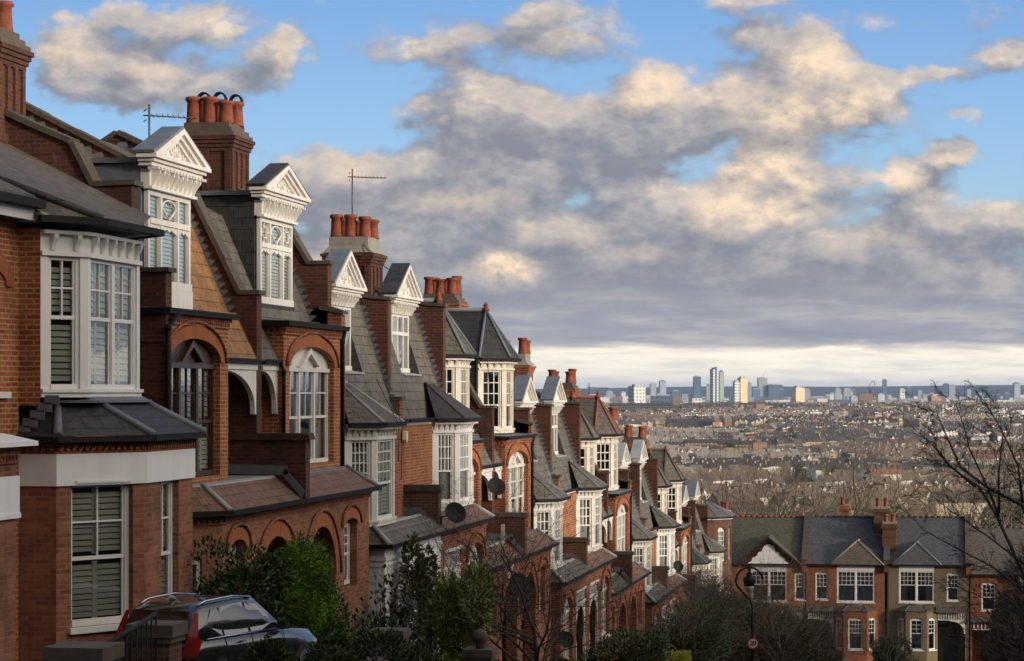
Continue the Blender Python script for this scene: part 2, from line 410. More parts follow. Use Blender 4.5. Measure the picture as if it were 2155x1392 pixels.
def window(par, fr, a, b, zb, zs, rise=0, cols=1, top=(2, 2), split=.5, bot=(1, 1), back=.09, mat='white', fill='curtain',
           fancy=False, sill=False, name='window', jw=.07, lod=0):
    """sash window set back in its opening: frame with bars > pane, blind or curtain"""
    f = MB(); d1 = -back; d0 = d1 - .07
    zt = zs + (rise if not fancy else 0)
    if rise > 0:
        k = [(a, zs - .06)] + arc(a, b, zs, rise) + [(b, zs - .06)]
        f.fprism(fr, k, d0, d1 - (.0 if fancy else .03))
        zt = zs
    f.obox(fr, a, a + jw, d0, d1, zb, zt); f.obox(fr, b - jw, b, d0, d1, zb, zt)
    f.obox(fr, a + jw, b - jw, d0 + .004, d1 - .004, zt - jw, zt - .001 + (.0)); f.obox(fr, a + jw, b - jw, d0, d1 + .02, zb, zb + jw * 1.2)
    if sill: f.obox(fr, a - .06, b + .06, d0, .07, zb - .09, zb - .002)
    w = (b - a) / cols
    zm = zb + (zt - zb) * (1 - split)
    mull = .13 if cols > 1 else .07
    for i in range(1, cols):
        f.obox(fr, a + w * i - mull / 2, a + w * i + mull / 2, d0 + .003, d1 + .015, zb + jw, zt - jw + .002)
    for i in range(cols):
        sa = a + w * i + (jw if i == 0 else mull / 2); sb = a + w * (i + 1) - (jw if i == cols - 1 else mull / 2)
        if split > 0:
            f.obox(fr, sa, sb, d0 + .008, d1 - .012, zm - .028, zm + .028)
        nx, ny = top
        t = .014 if lod == 0 else .02
        z0 = zm + .028 if split > 0 else zb + jw
        for j in range(1, nx):
            u = sa + (sb - sa) * j / nx
            f.obox(fr, u - t, u + t, d0 + .012, d1 - .018, z0, zt - jw)
        for j in range(1, ny):
            z = z0 + (zt - jw - z0) * j / ny
            f.obox(fr, sa, sb, d0 + .014, d1 - .02, z - t, z + t)
        nx, ny = bot
        for j in range(1, nx):
            u = sa + (sb - sa) * j / nx
            f.obox(fr, u - t, u + t, d0 + .012, d1 - .018, zb + jw, zm)
        # sash stiles
        if lod == 0:
            for z_a, z_b, dd in ((zb + jw, zm - .03, .018), (zm + .03, zt - jw, .01)):
                if split <= 0: continue
                f.obox(fr, sa, sa + .035, d0 + dd, d1 - .012 - dd, z_a, z_b); f.obox(fr, sb - .035, sb, d0 + dd, d1 - .012 - dd, z_a, z_b)
    if fancy:
        c = (a + b) / 2; hw = (b - a) * .19; ht = min(rise * .93, hw * 1.5)
        za = zs + .0
        f.fprism(fr, [(c - hw - .09, za), (c - hw + .02, za), (c, za + ht - .12), (c + hw - .02, za), (c + hw + .09, za), (c, za + ht)], d1 + .001, d1 + .11)
        f.obox(fr, a, b, d1 + .002, d1 + .045, zs - .11, zs - .03)
    fo = f.build(name, mat, par)
    g = MB(); g.face([fr.p(a + .02, d0 + .03, zb + .02), fr.p(b - .02, d0 + .03, zb + .02), fr.p(b - .02, d0 + .03, zt - .02), fr.p(a + .02, d0 + .03, zt - .02)])
    g.build('pane', 'glass', fo)
    db = d0 - .025
    def dark_back(d=.3):
        k = MB()   # dark panels behind the glass, coloured to stand for an unlit room
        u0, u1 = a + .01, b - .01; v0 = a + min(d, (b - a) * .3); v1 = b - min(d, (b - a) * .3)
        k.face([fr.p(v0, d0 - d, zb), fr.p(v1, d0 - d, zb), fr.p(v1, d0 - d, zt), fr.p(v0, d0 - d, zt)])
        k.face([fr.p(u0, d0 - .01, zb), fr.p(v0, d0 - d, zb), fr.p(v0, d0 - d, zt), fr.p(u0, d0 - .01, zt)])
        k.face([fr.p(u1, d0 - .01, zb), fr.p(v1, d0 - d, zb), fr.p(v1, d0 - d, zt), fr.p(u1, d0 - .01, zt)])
        k.build('dark_backing', 'inside', fo)
    if fill == 'shutter' and lod == 0:
        k = MB()
        for i in range(cols):
            sa = a + w * i + .02; sb = a + w * (i + 1) - .02; m2 = (sa + sb) / 2
            n = 2 if sb - sa > .7 else 1
            for j in range(n):
                u0 = sa + (sb - sa) * j / n; u1 = sa + (sb - sa) * (j + 1) / n
                for z_a, z_b in ((zb + .08, zm - .05), (zm + .05, zt - .1)):
                    slats(k, fr, u0 + .04, u1 - .04, z_a + .04, z_b - .04, db - .01, .085, .03)
                    k.obox(fr, u0, u0 + .045, db - .015, db + .012, z_a, z_b); k.obox(fr, u1 - .045, u1, db - .015, db + .012, z_a, z_b)
        k.build('shutter', 'shutter', fo); dark_back(.12)
    elif fill == 'blind' and lod == 0:
        k = MB(); slats(k, fr, a + .02, b - .02, zb + .05, zt - .05, db, .07, .022); k.build('blind', 'blind', fo); dark_back(.1)
    elif fill in ('curtain', 'curtain_blue', 'blind', 'shutter'):
        k = MB(); folds(k, fr, a + .01, b - .01, zb + .03, zt - .03, db - .03, n=None if lod == 0 else 5)
        k.build('curtain', 'curtain_blue' if fill == 'curtain_blue' else 'curtain', fo)
    elif fill == 'half':
        k = MB(); q = (b - a) * .24
        folds(k, fr, a + .03, a + q, zb + .03, zt - .03, db - .05); folds(k, fr, b - q, b - .03, zb + .03, zt - .03, db - .05)
        k.build('curtain', 'curtain', fo); dark_back()
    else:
        dark_back()
    return fo

def brackets(mb, fr, n, z0, z1, w=.075, d=.13, base=.035, s0=0, s1=None):
    s1 = fr.L if s1 is None else s1
    for i in range(n):
        u = s0 + (s1 - s0) * (i + .5) / n
        h = z1 - z0
        P = [(base - .01, z1), (base + d, z1), (base + d, z1 - h * .22), (base + d * .45, z0 + h * .35), (base + .03, z0), (base - .01, z0)]
        mb.prism([fr.p(u - w / 2, dd, z) for dd, z in P], [fr.p(u + w / 2, dd, z) for dd, z in P])

def pots(par, spots, z, h=.55, r=.13, cowls=()):
    for i, (x, y) in enumerate(spots):
        m = MB(); k = .9 + .25 * R.random(); hh = h * k
        m.lathe((x, y, z), [(r * 1.12, 0), (r * 1.05, hh * .1), (r * .93, hh * .5), (r * .9, hh * .82), (r * 1.16, hh * .86), (r * 1.16, hh * .95), (r * 1.0, hh), (r * .75, hh), (r * .7, hh * .7)], 12)
        po = m.build('chimney_pot', 'terra', par)
        if i in cowls:
            q = MB(); k0 = hh
            for j in range(8):
                a0, a1 = PI * j / 8, PI * (j + 1) / 8
                def pt(a, rr, yy): return (x + math.cos(a) * rr * .85, y + yy, z + k0 - .02 + math.sin(a) * rr * 1.05)
                q.hexa([pt(a0, r * .9, -.09), pt(a1, r * .9, -.09), pt(a1, r * .9, .09), pt(a0, r * .9, .09),
                        pt(a0, r * 1.12, -.09), pt(a1, r * 1.12, -.09), pt(a1, r * 1.12, .09), pt(a0, r * 1.04, .09)])
            q.build('cowl', 'gutter', po)

def chimney(par, Y, x0, x1, zb, zt, hy=.62, nx=3, cap='brick', cowls=(), bmat='brick_old', ph=.55):
    m = MB()
    H = zt - zb
    m.box(x0, x1, Y - hy, Y + hy, zb, zt)
    # plinth, panels and corbels
    zp = zt - 1.55
    m.box(x0 - .05, x1 + .05, Y - hy - .05, Y + hy + .05, zp - .22, zp - .05)
    m.box(x0 - .03, x1 + .03, Y - hy - .03, Y + hy + .03, zp - .3, zp - .22)
    for k in range(4):
        e = .04 + .035 * k
        m.box(x0 - e, x1 + e, Y - hy - e, Y + hy + e, zt - .42 + k * .085, zt - .42 + (k + 1) * .085 - .002)
    # pilaster strips standing proud so the panels between read as sunk
    def strips(fr, n):
        L = fr.L; w = .13
        for i in range(n + 1):
            u = (L - w) * i / n
            m.obox(fr, u, u + w, 0, .045, zp - .05, zt - .42)
    strips(Fr((x0, Y - hy), (x1, Y - hy)), 2); strips(Fr((x1, Y - hy), (x1, Y + hy)), 3)
    co = m.build('chimney', bmat, par)
    q = MB()
    if cap == 'brick':
        for k, (e, h) in enumerate(((.10, .09), (.03, .1), (-.05, .12))):
            q.box(x0 - e, x1 + e, Y - hy - e, Y + hy + e, zt - .08 + sum((.09, .1, .12)[:k]), zt - .08 + sum((.09, .1, .12)[:k + 1]) - .002)
        q.build('chimney_cap', 'stone_dark', co); ztop = zt + .22
    else:
        e = .1
        A = [(x0 - e, Y - hy - e), (x1 + e, Y - hy - e), (x1 + e, Y + hy + e), (x0 - e, Y + hy + e)]
        B = [(x0 + .05, Y - hy + .05), (x1 - .05, Y - hy + .05), (x1 - .05, Y + hy - .05), (x0 + .05, Y + hy - .05)]
        q.prism([(*p, zt - .06) for p in A], [(*p, zt + .12) for p in B]); q.prism([(*p, zt + .12) for p in B], [(p[0], p[1], zt + .38) for p in B])
        q.build('chimney_cap', 'stone', co); ztop = zt + .38
    sp = []
    for i in range(nx):
        x = x0 + .2 + (x1 - x0 - .4) * i / (nx - 1) if nx > 1 else x1 - .28
        sp.append((x, Y - hy + .3))
        if i < nx: sp.append((x + .03, Y + hy - .3))
    pots(co, sp, ztop, ph, .165, cowls)
    return co
# ------------------------------------------------------------------ the terrace going down the hill (x outward to the road, y downhill)
HW = 6.2
def BY(i): return 51.32 + (i - 4) * HW          # start of house i
def EA(i): return 1.41 - 1.4 * ((i - 2) // 2)     # arch-pair gutter height
def EG(i): return -.70 - 1.4 * ((i - 4) // 2)     # bay-pair gutter height
def street_z(y): return -1.6 - .1128 * y

PW = .17   # half thickness of party walls
def offset_line(p, d):
    """raise a descending front-to-back line by d along its normal"""
    out = []
    for i, (x, z) in enumerate(p):
        a = p[max(i - 1, 0)]; b = p[min(i + 1, len(p) - 1)]
        dx, dz = b[0] - a[0], b[1] - a[1]; L = math.hypot(dx, dz) or 1
        out.append((x + dz / L * d, z - dx / L * d))
    return out

def party(par, Y, top, zfront, roof, E, teeth=True, mat='brick_old', cop='coping', nose=.07, hy=PW, fm='lead'):
    """parapet between two roofs: top = coping line front to back, roof = slate line, both (x, z above E)"""
    T = [(x, z + E) for x, z in top]
    m = MB()
    m.prismY([(T[0][0], E + zfront)] + T + [(T[-1][0], E + zfront)], Y - hy, Y + hy)
    w = m.build('party_wall', mat, par)
    c = MB()
    for k, ((x0, z0), (x1, z1)) in enumerate(zip(T, T[1:])):
        L = math.hypot(x1 - x0, z1 - z0); ux, uz = (x1 - x0) / L, (z1 - z0) / L
        nx, nz = (uz, -ux)
        if nz < 0: nx, nz = -nx, -nz
        n = max(1, int(L / .62))
        for j in range(n):
            a = L * j / n + (0 if (k or j) else -nose); b = L * (j + 1) / n - .006
            e = .012 * (j % 2) + .004 * k
            c.prismY([(x0 + ux * a, z0 + uz * a), (x0 + ux * b, z0 + uz * b), (x0 + ux * b + nx * (.085 + e), z0 + uz * b + nz * (.085 + e)), (x0 + ux * a + nx * (.085 + e), z0 + uz * a + nz * (.085 + e))], Y - hy - .06 - e, Y + hy + .06 + e)
    c.build('coping', cop, w)
    if teeth:
        f = MB()
        for (x0, z0), (x1, z1) in zip(roof, roof[1:]):
            if x1 < -5.2: break
            L = math.hypot(x1 - x0, z1 - z0)
            if L < .3: continue
            n = int(L / .16) if abs(z1 - z0) > abs(x1 - x0) else int(L / .26)
            n = max(1, n)
            for j in range(n):
                xa, za = x0 + (x1 - x0) * j / n, z0 + (z1 - z0) * j / n + E
                xb, zb = x0 + (x1 - x0) * (j + 1) / n, z0 + (z1 - z0) * (j + 1) / n + E
                yy = Y - hy - .012
                if abs(z1 - z0) > abs(x1 - x0):
                    P = [(xa, za), (xa + .13, zb - .02), (xb + .02, zb), (xb - .03, zb), (xa - .03, za)]
                else:
                    P = [(xa, za - .02), (xa, zb + .1), (xb, zb + .04), (xb, zb - .02)]
                f.prism([(x, yy, z) for x, z in P], [(x, yy + .02, z) for x, z in P])
            # apron strip laid on the slates
        f.build('flashing', fm, w)
    return w

def gutter(par, pts, z, d=.0, mat='gutter', r=.11, fascia='white'):
    m = MB()
    ribbon(m, pts, d, d + r, z - .085, z - .01)
    ribbon(m, pts, d + r - .015, d + r + .012, z - .03, z + .012)
    g = m.build('gutter', mat, par)
    if fascia:
        k = MB(); ribbon(k, pts, d - .03, d - .004, z - .15, z - .02); k.build('fascia', fascia, g)
    return g

def roof_solid(par, prof, y0, y1, E, mat, name='roof', zb=-.2):
    m = MB()
    P = [(x, z + E) for x, z in prof]
    m.prismY([(P[0][0], E + zb)] + P + [(P[-1][0], E + zb)] if P[0][1] > E + zb + 1e-3 else P + [(P[-1][0], E + zb)], y0, y1)
    return m.build(name, mat, par)

def rafters(mb, pts, apexes, z0):
    pass

def hip_roof(par, plan, z, apex, mat='slate', over=.2, rolls='lead', name='bay_roof', back=True, soff='white'):
    """slated roof over a bay: plan edge line out, apex = list of one or two 3-D points"""
    o = offs(plan, over)
    E = [(*p, z) for p in o]
    m = MB(); n = len(E)
    A = [Vector(a) for a in apex]
    def ap(i):
        if len(A) == 1: return A[0]
        return A[0] if i <= (n - 1) / 2 else A[1]
    for i in range(n - 1):
        a, b = ap(i), ap(i + 1)
        if i == 0: a = b = ap(0) if n > 2 else ap(0)
        if i == n - 2 and n > 2: a = b = ap(n - 1)
        P = [E[i], E[i + 1], tuple(b)]
        if (a - b).length > 1e-4: P.append(tuple(a))
        m.face(P)
    if back:
        m.face([E[-1], E[0], tuple(A[0])] if len(A) == 1 else [E[-1], E[0], tuple(A[0]), tuple(A[1])])
    m.face([(p[0], p[1], z - .004) for p in E][::-1])
    r = m.build(name, mat, par)
    k = MB()
    for i in range(1, n - 1):
        k.tube([E[i], tuple(ap(i))], [.042, .036], 6)
    if len(A) > 1: k.tube([tuple(A[0]), tuple(A[1])], .05, 6)
    k.build('hip_ridge', rolls, r)
    return r

def pediment(par, c, X, hw, z, za, dp=.2, roofmat='lead', mat='white', relief=True, hold=.5):
    """classical gable on a dormer: cornice, raking mouldings, moulded panel, gabled roof; c = centre along y, z = cornice bottom, za = apex"""
    m = MB()
    zc = z + .2
    # stepped cornice
    for k, (e, h0, h1) in enumerate(((0, 0, .07), (.06, .07, .13), (.13, .13, .2))):
        m.box(X - .14, X + .1 + e, c - hw + .13 - e, c + hw - .13 + e, z + h0, z + h1 - .001)
    # tympanum
    m.prismX([(c - hw + .16, zc), (c + hw - .16, zc), (c, za - .14)], X - dp, X + .03)
    # raking mouldings, three steps
    for k, (t0, t1, e) in enumerate(((0, .09, .22), (.09, .17, .16), (.17, .24, .10))):
        for s in (-1, 1):
            sl = (za - zc) / hw
            def P(off): return [(c + s * hw, zc - off * 1.0), (c, za - off * math.sqrt(1 + sl * sl))]
            a = P(t0); b = P(t1)
            q = [a[0], a[1], b[1], (b[0][0] - s * t1 * .0, b[0][1])]
            q = [(c + s * (hw - t0 / sl), zc), (c, za - t0 * math.sqrt(1 + sl * sl)), (c, za - t1 * math.sqrt(1 + sl * sl)), (c + s * (hw - t1 * math.sqrt(1 + sl * sl) / sl), zc)]
            q[0] = (c + s * (hw - t0 * math.sqrt(1 + sl * sl) / sl), zc)
            m.prismX(q if s > 0 else q[::-1], X - .2, X + e)
    pd = m.build('pediment', mat, par)
    if relief:
        rl = MB(); Hh = za - zc
        rr = random.Random(int(c * 10))
        for s in (-1, 1):
            for (u, w, rad, turns) in ((.12, .34, .12, 1.4), (.33, .2, .1, 1.4), (.55, .12, .07, 1.2), (.1, .6, .06, 1)):
                pts = []
                for k in range(13):
                    a = k / 12 * turns * 2 * PI; q = rad * (1 - .055 * k)
                    pts.append((X + .045, c + s * (u * hw + math.cos(a) * q), zc + w * Hh * .72 + .04 + math.sin(a) * q))
                rl.tube(pts, [.022] * 12 + [.01], 5)
        rl.tube([(X + .04, c, zc + .05), (X + .05, c, zc + Hh * .62)], [.03, .012], 6)
        rl.build('relief', mat, pd)
    r = MB()
    for s in (-1, 1):
        e = .035; up = .05
        r.prism([(X + .2, c + s * (hw + .03), zc + .005), (X + .2, c, za + .005), (X - dp, c, za + .005), (X - dp, c + s * (hw + .03), zc + .005)],
                [(X + .2, c + s * (hw + .05), zc + .005 + up), (X + .2, c, za + up), (X - dp, c, za + up), (X - dp, c + s * (hw + .05), zc + .005 + up)])
    rf = r.build('gable_roof', roofmat, pd)
    return pd

def dormer_ped(par, c, X, hw, z0, z1, E, style, cheek='slate_dark', roofmat='lead', fill='blind', za=3.45, depth=2.2, base='white', lod=0):
    """tall box dormer: window z0..z1, bracketed frieze, pediment to za (all above E)"""
    d = MB()
    d.box(X - depth, X - .16, c - hw, c + hw, E + z0 - .3, E + z1 + .42)
    do = d.build('dormer', cheek, par)
    fr = Fr((X, c - hw), (X, c + hw))
    f = MB()
    f.obox(fr, 0, 2 * hw, -.16, 0, E + z1, E + z1 + .32)
    f.obox(fr, -.02, 2 * hw + .02, -.1, .05, E + z1 - .02, E + z1 + .03)
    brackets(f, fr, 10 if hw > 1.2 else 8, E + z1 + .05, E + z1 + .31, w=.06, d=.16, base=0)
    for i in range(16 if hw > 1.2 else 12):
        u = (2 * hw + .3) * (i + .5) / (16 if hw > 1.2 else 12) - .15
        f.obox(fr, u - .035, u + .035, 0, .2, E + z1 + .31, E + z1 + .36)
    f.build('frieze', 'white', do)
    # window: upper band of small lights and tall lights below
    ww = 2 * hw - .16
    w = MB(); a0 = .08; zt = E + z1 - .02; zb = E + z0; zm = zb + (zt - zb) * .68
    D0, D1 = -.13, -.05
    w.obox(fr, a0, a0 + .09, D0, D1, zb, zt); w.obox(fr, a0 + ww - .09, a0 + ww, D0, D1, zb, zt)
    w.obox(fr, a0, a0 + ww, D0 + .004, D1 + .03, zb - .02, zb + .12); w.obox(fr, a0 + .09, a0 + ww - .09, D0, D1, zt - .09, zt)
    w.obox(fr, a0 + .09, a0 + ww - .09, D0 + .002, D1 + .02, zm - .05, zm + .05)
    n = 3; cw = (ww - .18) / n
    wid = [cw * .85, cw * 1.3, cw * .85]
    e = [a0 + .09]
    for q in wid: e.append(e[-1] + q)
    for i in (1, 2): w.obox(fr, e[i] - .045, e[i] + .045, D0 + .003, D1 + .006, zb + .1, zt - .05)
    for i in range(3):
        sa, sb = e[i] + .045 * (i > 0), e[i + 1] - .045 * (i < 2)
        # scalloped heads of the tall lights
        k = 6; pts = [(sa, zm - .05)]
        for j in range(k + 1):
            u = sa + (sb - sa) * j / k
            pts.append((u, zm - .05 - (.13 if j in (0, k) else .05 + .05 * (j % 2))))
        pts.append((sb, zm - .05)); w.fprism(fr, pts[::-1], D0 + .02, D1 - .01)
        if lod == 0:
            cx = (sa + sb) / 2; hh = (zt - .09 - zm - .05)
            if i == 1 or style == 'loop':
                if i == 1:
                    wq = (sb - sa) * .44; h1 = hh * .92
                    pa = [(0, .04)] + [(wq * math.cos(q * PI / 20), .58 + .42 * math.sin(q * PI / 20)) for q in range(0, 11)]
                    for sg in (1, -1): w.tube([fr.p(cx + sg * u, D1 - .02, zm + .05 + h1 * v) for u, v in pa], .02, 5)
            if style == 'square' and i != 1:
                for (u0, u1, v0, v1) in ((.22, .78, .22, .25), (.22, .78, .75, .78), (.22, .26, .22, .78), (.74, .78, .22, .78), (.48, .52, 0, .22), (.48, .52, .78, 1), (0, .22, .48, .52), (.78, 1, .48, .52)):
                    w.obox(fr, sa + (sb - sa) * u0, sa + (sb - sa) * u1 + .004, D0 + .03, D1 - .015, zm + .05 + hh * v0, zm + .05 + hh * v1 + .012)
    wo = w.build('window', 'white', do)
    g = MB(); g.face([fr.p(a0 + .05, D0 + .02, zb), fr.p(a0 + ww - .05, D0 + .02, zb), fr.p(a0 + ww - .05, D0 + .02, zt), fr.p(a0 + .05, D0 + .02, zt)])
    g.build('pane', 'glass', wo)
    k = MB()
    if fill == 'blind':
        for i in range(3): slats(k, fr, e[i] + .05, e[i + 1] - .05, zb + .1, zt - .08, -.155 - .0, .07, .02)
        bo = k.build('blind', 'blind', wo)
    else:
        folds(k, fr, e[0] + .02, e[1] + .25, zb + .1, zt, -.158, 8); folds(k, fr, e[2] - .25, e[3] - .02, zb + .1, zt, -.158, 8)
        k.build('curtain', 'curtain', wo)
    # white or leaded panel under the sill
    b = MB(); b.box(X - .15, X - .02, c - hw + .03, c + hw - .03, E + .06, E + z0 - .021); b.build('sill_panel', base, do)
    pediment(do, c, X, hw + (.3 if depth < 2 else .42), E + z1 + .37, E + za, roofmat=roofmat, relief=(lod == 0))
    # flat lead top behind the gable
    t = MB(); t.box(X - depth, X - .21, c - hw - .1, c + hw + .1, E + z1 + .43, E + z1 + .52); t.build('dormer_roof', 'lead', do)
    return do

def timber_bay(par, plan, z0, z1, cols, top=(3, 3), fill='curtain', mat='white', fz=.32, lod=0, nb=(4, 5, 4), panel_h=.12, split=.55, name='bay'):
    """painted timber bay: plan edge line, z0 bottom to z1 under the gutter"""
    core = MB()
    o = offs(plan, -.001)
    ribbon(core, plan, -.14, .03, z0, z0 + panel_h)       # bottom rail
    ribbon(core, plan, -.13, .06, z0 + panel_h - .03, z0 + panel_h + .02)
    ribbon(core, plan, -.14, .0, z1 - fz, z1)            # frieze board
    ribbon(core, plan, -.13, .045, z1 - fz - .03, z1 - fz + .035)
    ribbon(core, plan, -.05, .1, z1 - .055, z1 - .005)
    core.face([(p[0], p[1], z0 + .002) for p in offs(plan, -.02)])
    bay = core.build(name, mat, par)
    for i in range(len(plan) - 1):
        fr = Fr(plan[i], plan[i + 1])
        p = MB()
        p.obox(fr, .0, .13, -.11, .005, z0 + panel_h, z1 - fz)
        p.obox(fr, fr.L - .13, fr.L, -.112, .004, z0 + panel_h, z1 - fz)
        p.build('post', mat, bay)
        if fr.L > .45:
            window(bay, fr, .13, fr.L - .13, z0 + panel_h + .02, z1 - fz - .03, 0, cols[i], top, split, (1, 1), .03, mat, fill, jw=.06, lod=lod)
        k = MB(); brackets(k, fr, nb[i] if i < len(nb) else 3, z1 - fz + .05, z1 - .06, d=.11, base=0); k.build('bracket_frieze', mat, bay)
    return bay

def hood(par, fr, a, b, zs, rise, w=.22, mat='rubbed', name='arch_ring', d=.03, z_in=.0, edge=True):
    m = MB(); k = 12
    A = arc(a, b, zs, rise, k); B = arc(a - w, b + w, zs, rise + w, k)
    for (p, q, r, s) in zip(A, A[1:], B[1:], B):
        m.hexa([fr.p(p[0], .004, p[1]), fr.p(q[0], .004, q[1]), fr.p(r[0], .004, r[1]), fr.p(s[0], .004, s[1]),
                fr.p(p[0], d, p[1]), fr.p(q[0], d, q[1]), fr.p(r[0], d, r[1]), fr.p(s[0], d, s[1])])
    o = m.build(name, mat, par)
    if edge:
        e = MB(); C2 = arc(a - w - .06, b + w + .06, zs, rise + w + .06, k)
        e.tube([fr.p(u, d + .01, z) for u, z in C2], .035, 5)
        e.build('hood_mould', 'brick', o)
    return o

def dentils(par, pts, z, h=.16, n=.11, mat='brick'):
    m = MB()
    ribbon(m, pts, .0, .06, z + h * .55, z + h); ribbon(m, pts, 0, .035, z, z + h * .2)
    for a, b in zip(pts, pts[1:]):
        fr = Fr(a, b); k = max(1, int(fr.L / n))
        for i in range(k):
            u = fr.L * (i + .5) / k
            m.obox(fr, u - .032, u + .032, .002, .05, z + h * .2, z + h * .55)
    return m.build('frieze', mat, par)

def downpipe(par, pts, r=.045, mat='gutter'):
    m = MB(); m.tube(pts, r, 6)
    for p in pts[1:-1]: m.tube([(p[0], p[1], p[2] - .05), (p[0], p[1], p[2] + .05)], r * 1.35, 6)
    return m.build('downpipe', mat, par)

def dish(name, x, y, z, r, label, az=-.5, group=None, arm=(-.35, 0, -.1)):
    t = empty(name, (x, y, z), label, 'satellite dish', group)
    m = MB(); c = Vector((x, y, z)); ax = Vector((math.cos(az), math.sin(az), .45)).normalized()
    u = ax.orthogonal().normalized(); w = ax.cross(u)
    rings = [(0, -.06), (.35, -.05), (.7, -.02), (1, .035)]
    b = len(m.v); n = 20
    for rr, dd in rings:
        for j in range(n):
            a = 2 * PI * j / n; m.v.append(tuple(c + ax * dd * (r / .3) + (u * math.cos(a) + w * math.sin(a)) * r * rr))
    for k in range(3):
        for j in range(n):
            j2 = (j + 1) % n; m.smooth.add(len(m.f)); m.f.append((b + k * n + j, b + k * n + j2, b + (k + 1) * n + j2, b + (k + 1) * n + j)); m.m.append(0)
    m.build('reflector', 'dish', t)
    a = MB(); a.tube([tuple(c - Vector((0, 0, r * .9))), tuple(c + ax * r * .9 - Vector((0, 0, r * .7))), tuple(c + ax * r * 1.15 - Vector((0, 0, r * .25)))], .015, 5)
    a.tube([tuple(c + ax * r * 1.1 - Vector((0, 0, r * .3))), tuple(c + ax * r * 1.3 - Vector((0, 0, r * .2)))], .035, 6)
    a.build('receiver_arm', 'dish', t)
    b = MB(); b.tube([tuple(c - ax * .05), (x + arm[0], y + arm[1], z + arm[2]), (x + arm[0], y + arm[1], z + arm[2] - .4)], .022, 6); b.build('bracket', 'gutter', t)
    return t

def aerial(x, y, z0, z1, label, dirv=(1, .1), n=9, group='roof aerials'):
    t = empty('television_aerial', (x, y, z0), label, 'aerial', group)
    m = MB(); m.tube([(x, y, z0), (x, y, z1)], .022, 6); m.build('mast', 'alu', t)
    d = Vector((dirv[0], dirv[1], 0)).normalized(); w = Vector((-d.y, d.x, 0))
    L = .95; zb = z1 - .22; b = MB(); p = Vector((x, y, zb))
    b.tube([tuple(p - d * .12), tuple(p + d * L + Vector((0, 0, -.02)))], .014, 5)
    for i in range(n):
        q = p + d * (L * (i + .6) / n); b.tube([tuple(q - w * .12 - Vector((0, 0, .05))), tuple(q + w * .12 + Vector((0, 0, .05)))], .008, 4)
    for s in (-.1, .1): b.tube([tuple(p - d * .08 + Vector((0, 0, s)) - w * .15), tuple(p - d * .08 + Vector((0, 0, s)) + w * .15)], .012, 4)
    b.build('antenna', 'alu', t)
    return t

MANS_A = [(-.3, -.75), (-1.6, 2.25), (-5.2, 4.15), (-10.2, 1.2)]
MANS_B = [(-.18, .02), (-1.12, 2.85), (-5.2, 4.5), (-10.2, 1.6)]

def base_block(par, i, E, zb, mat='brick', xf=-1.2, zt=-.2):
    m = MB(); m.box(-10.2, xf, BY(i) + .001, BY(i + 1) - .001, E + zb, E + zt); return m.build('wall', mat, par)

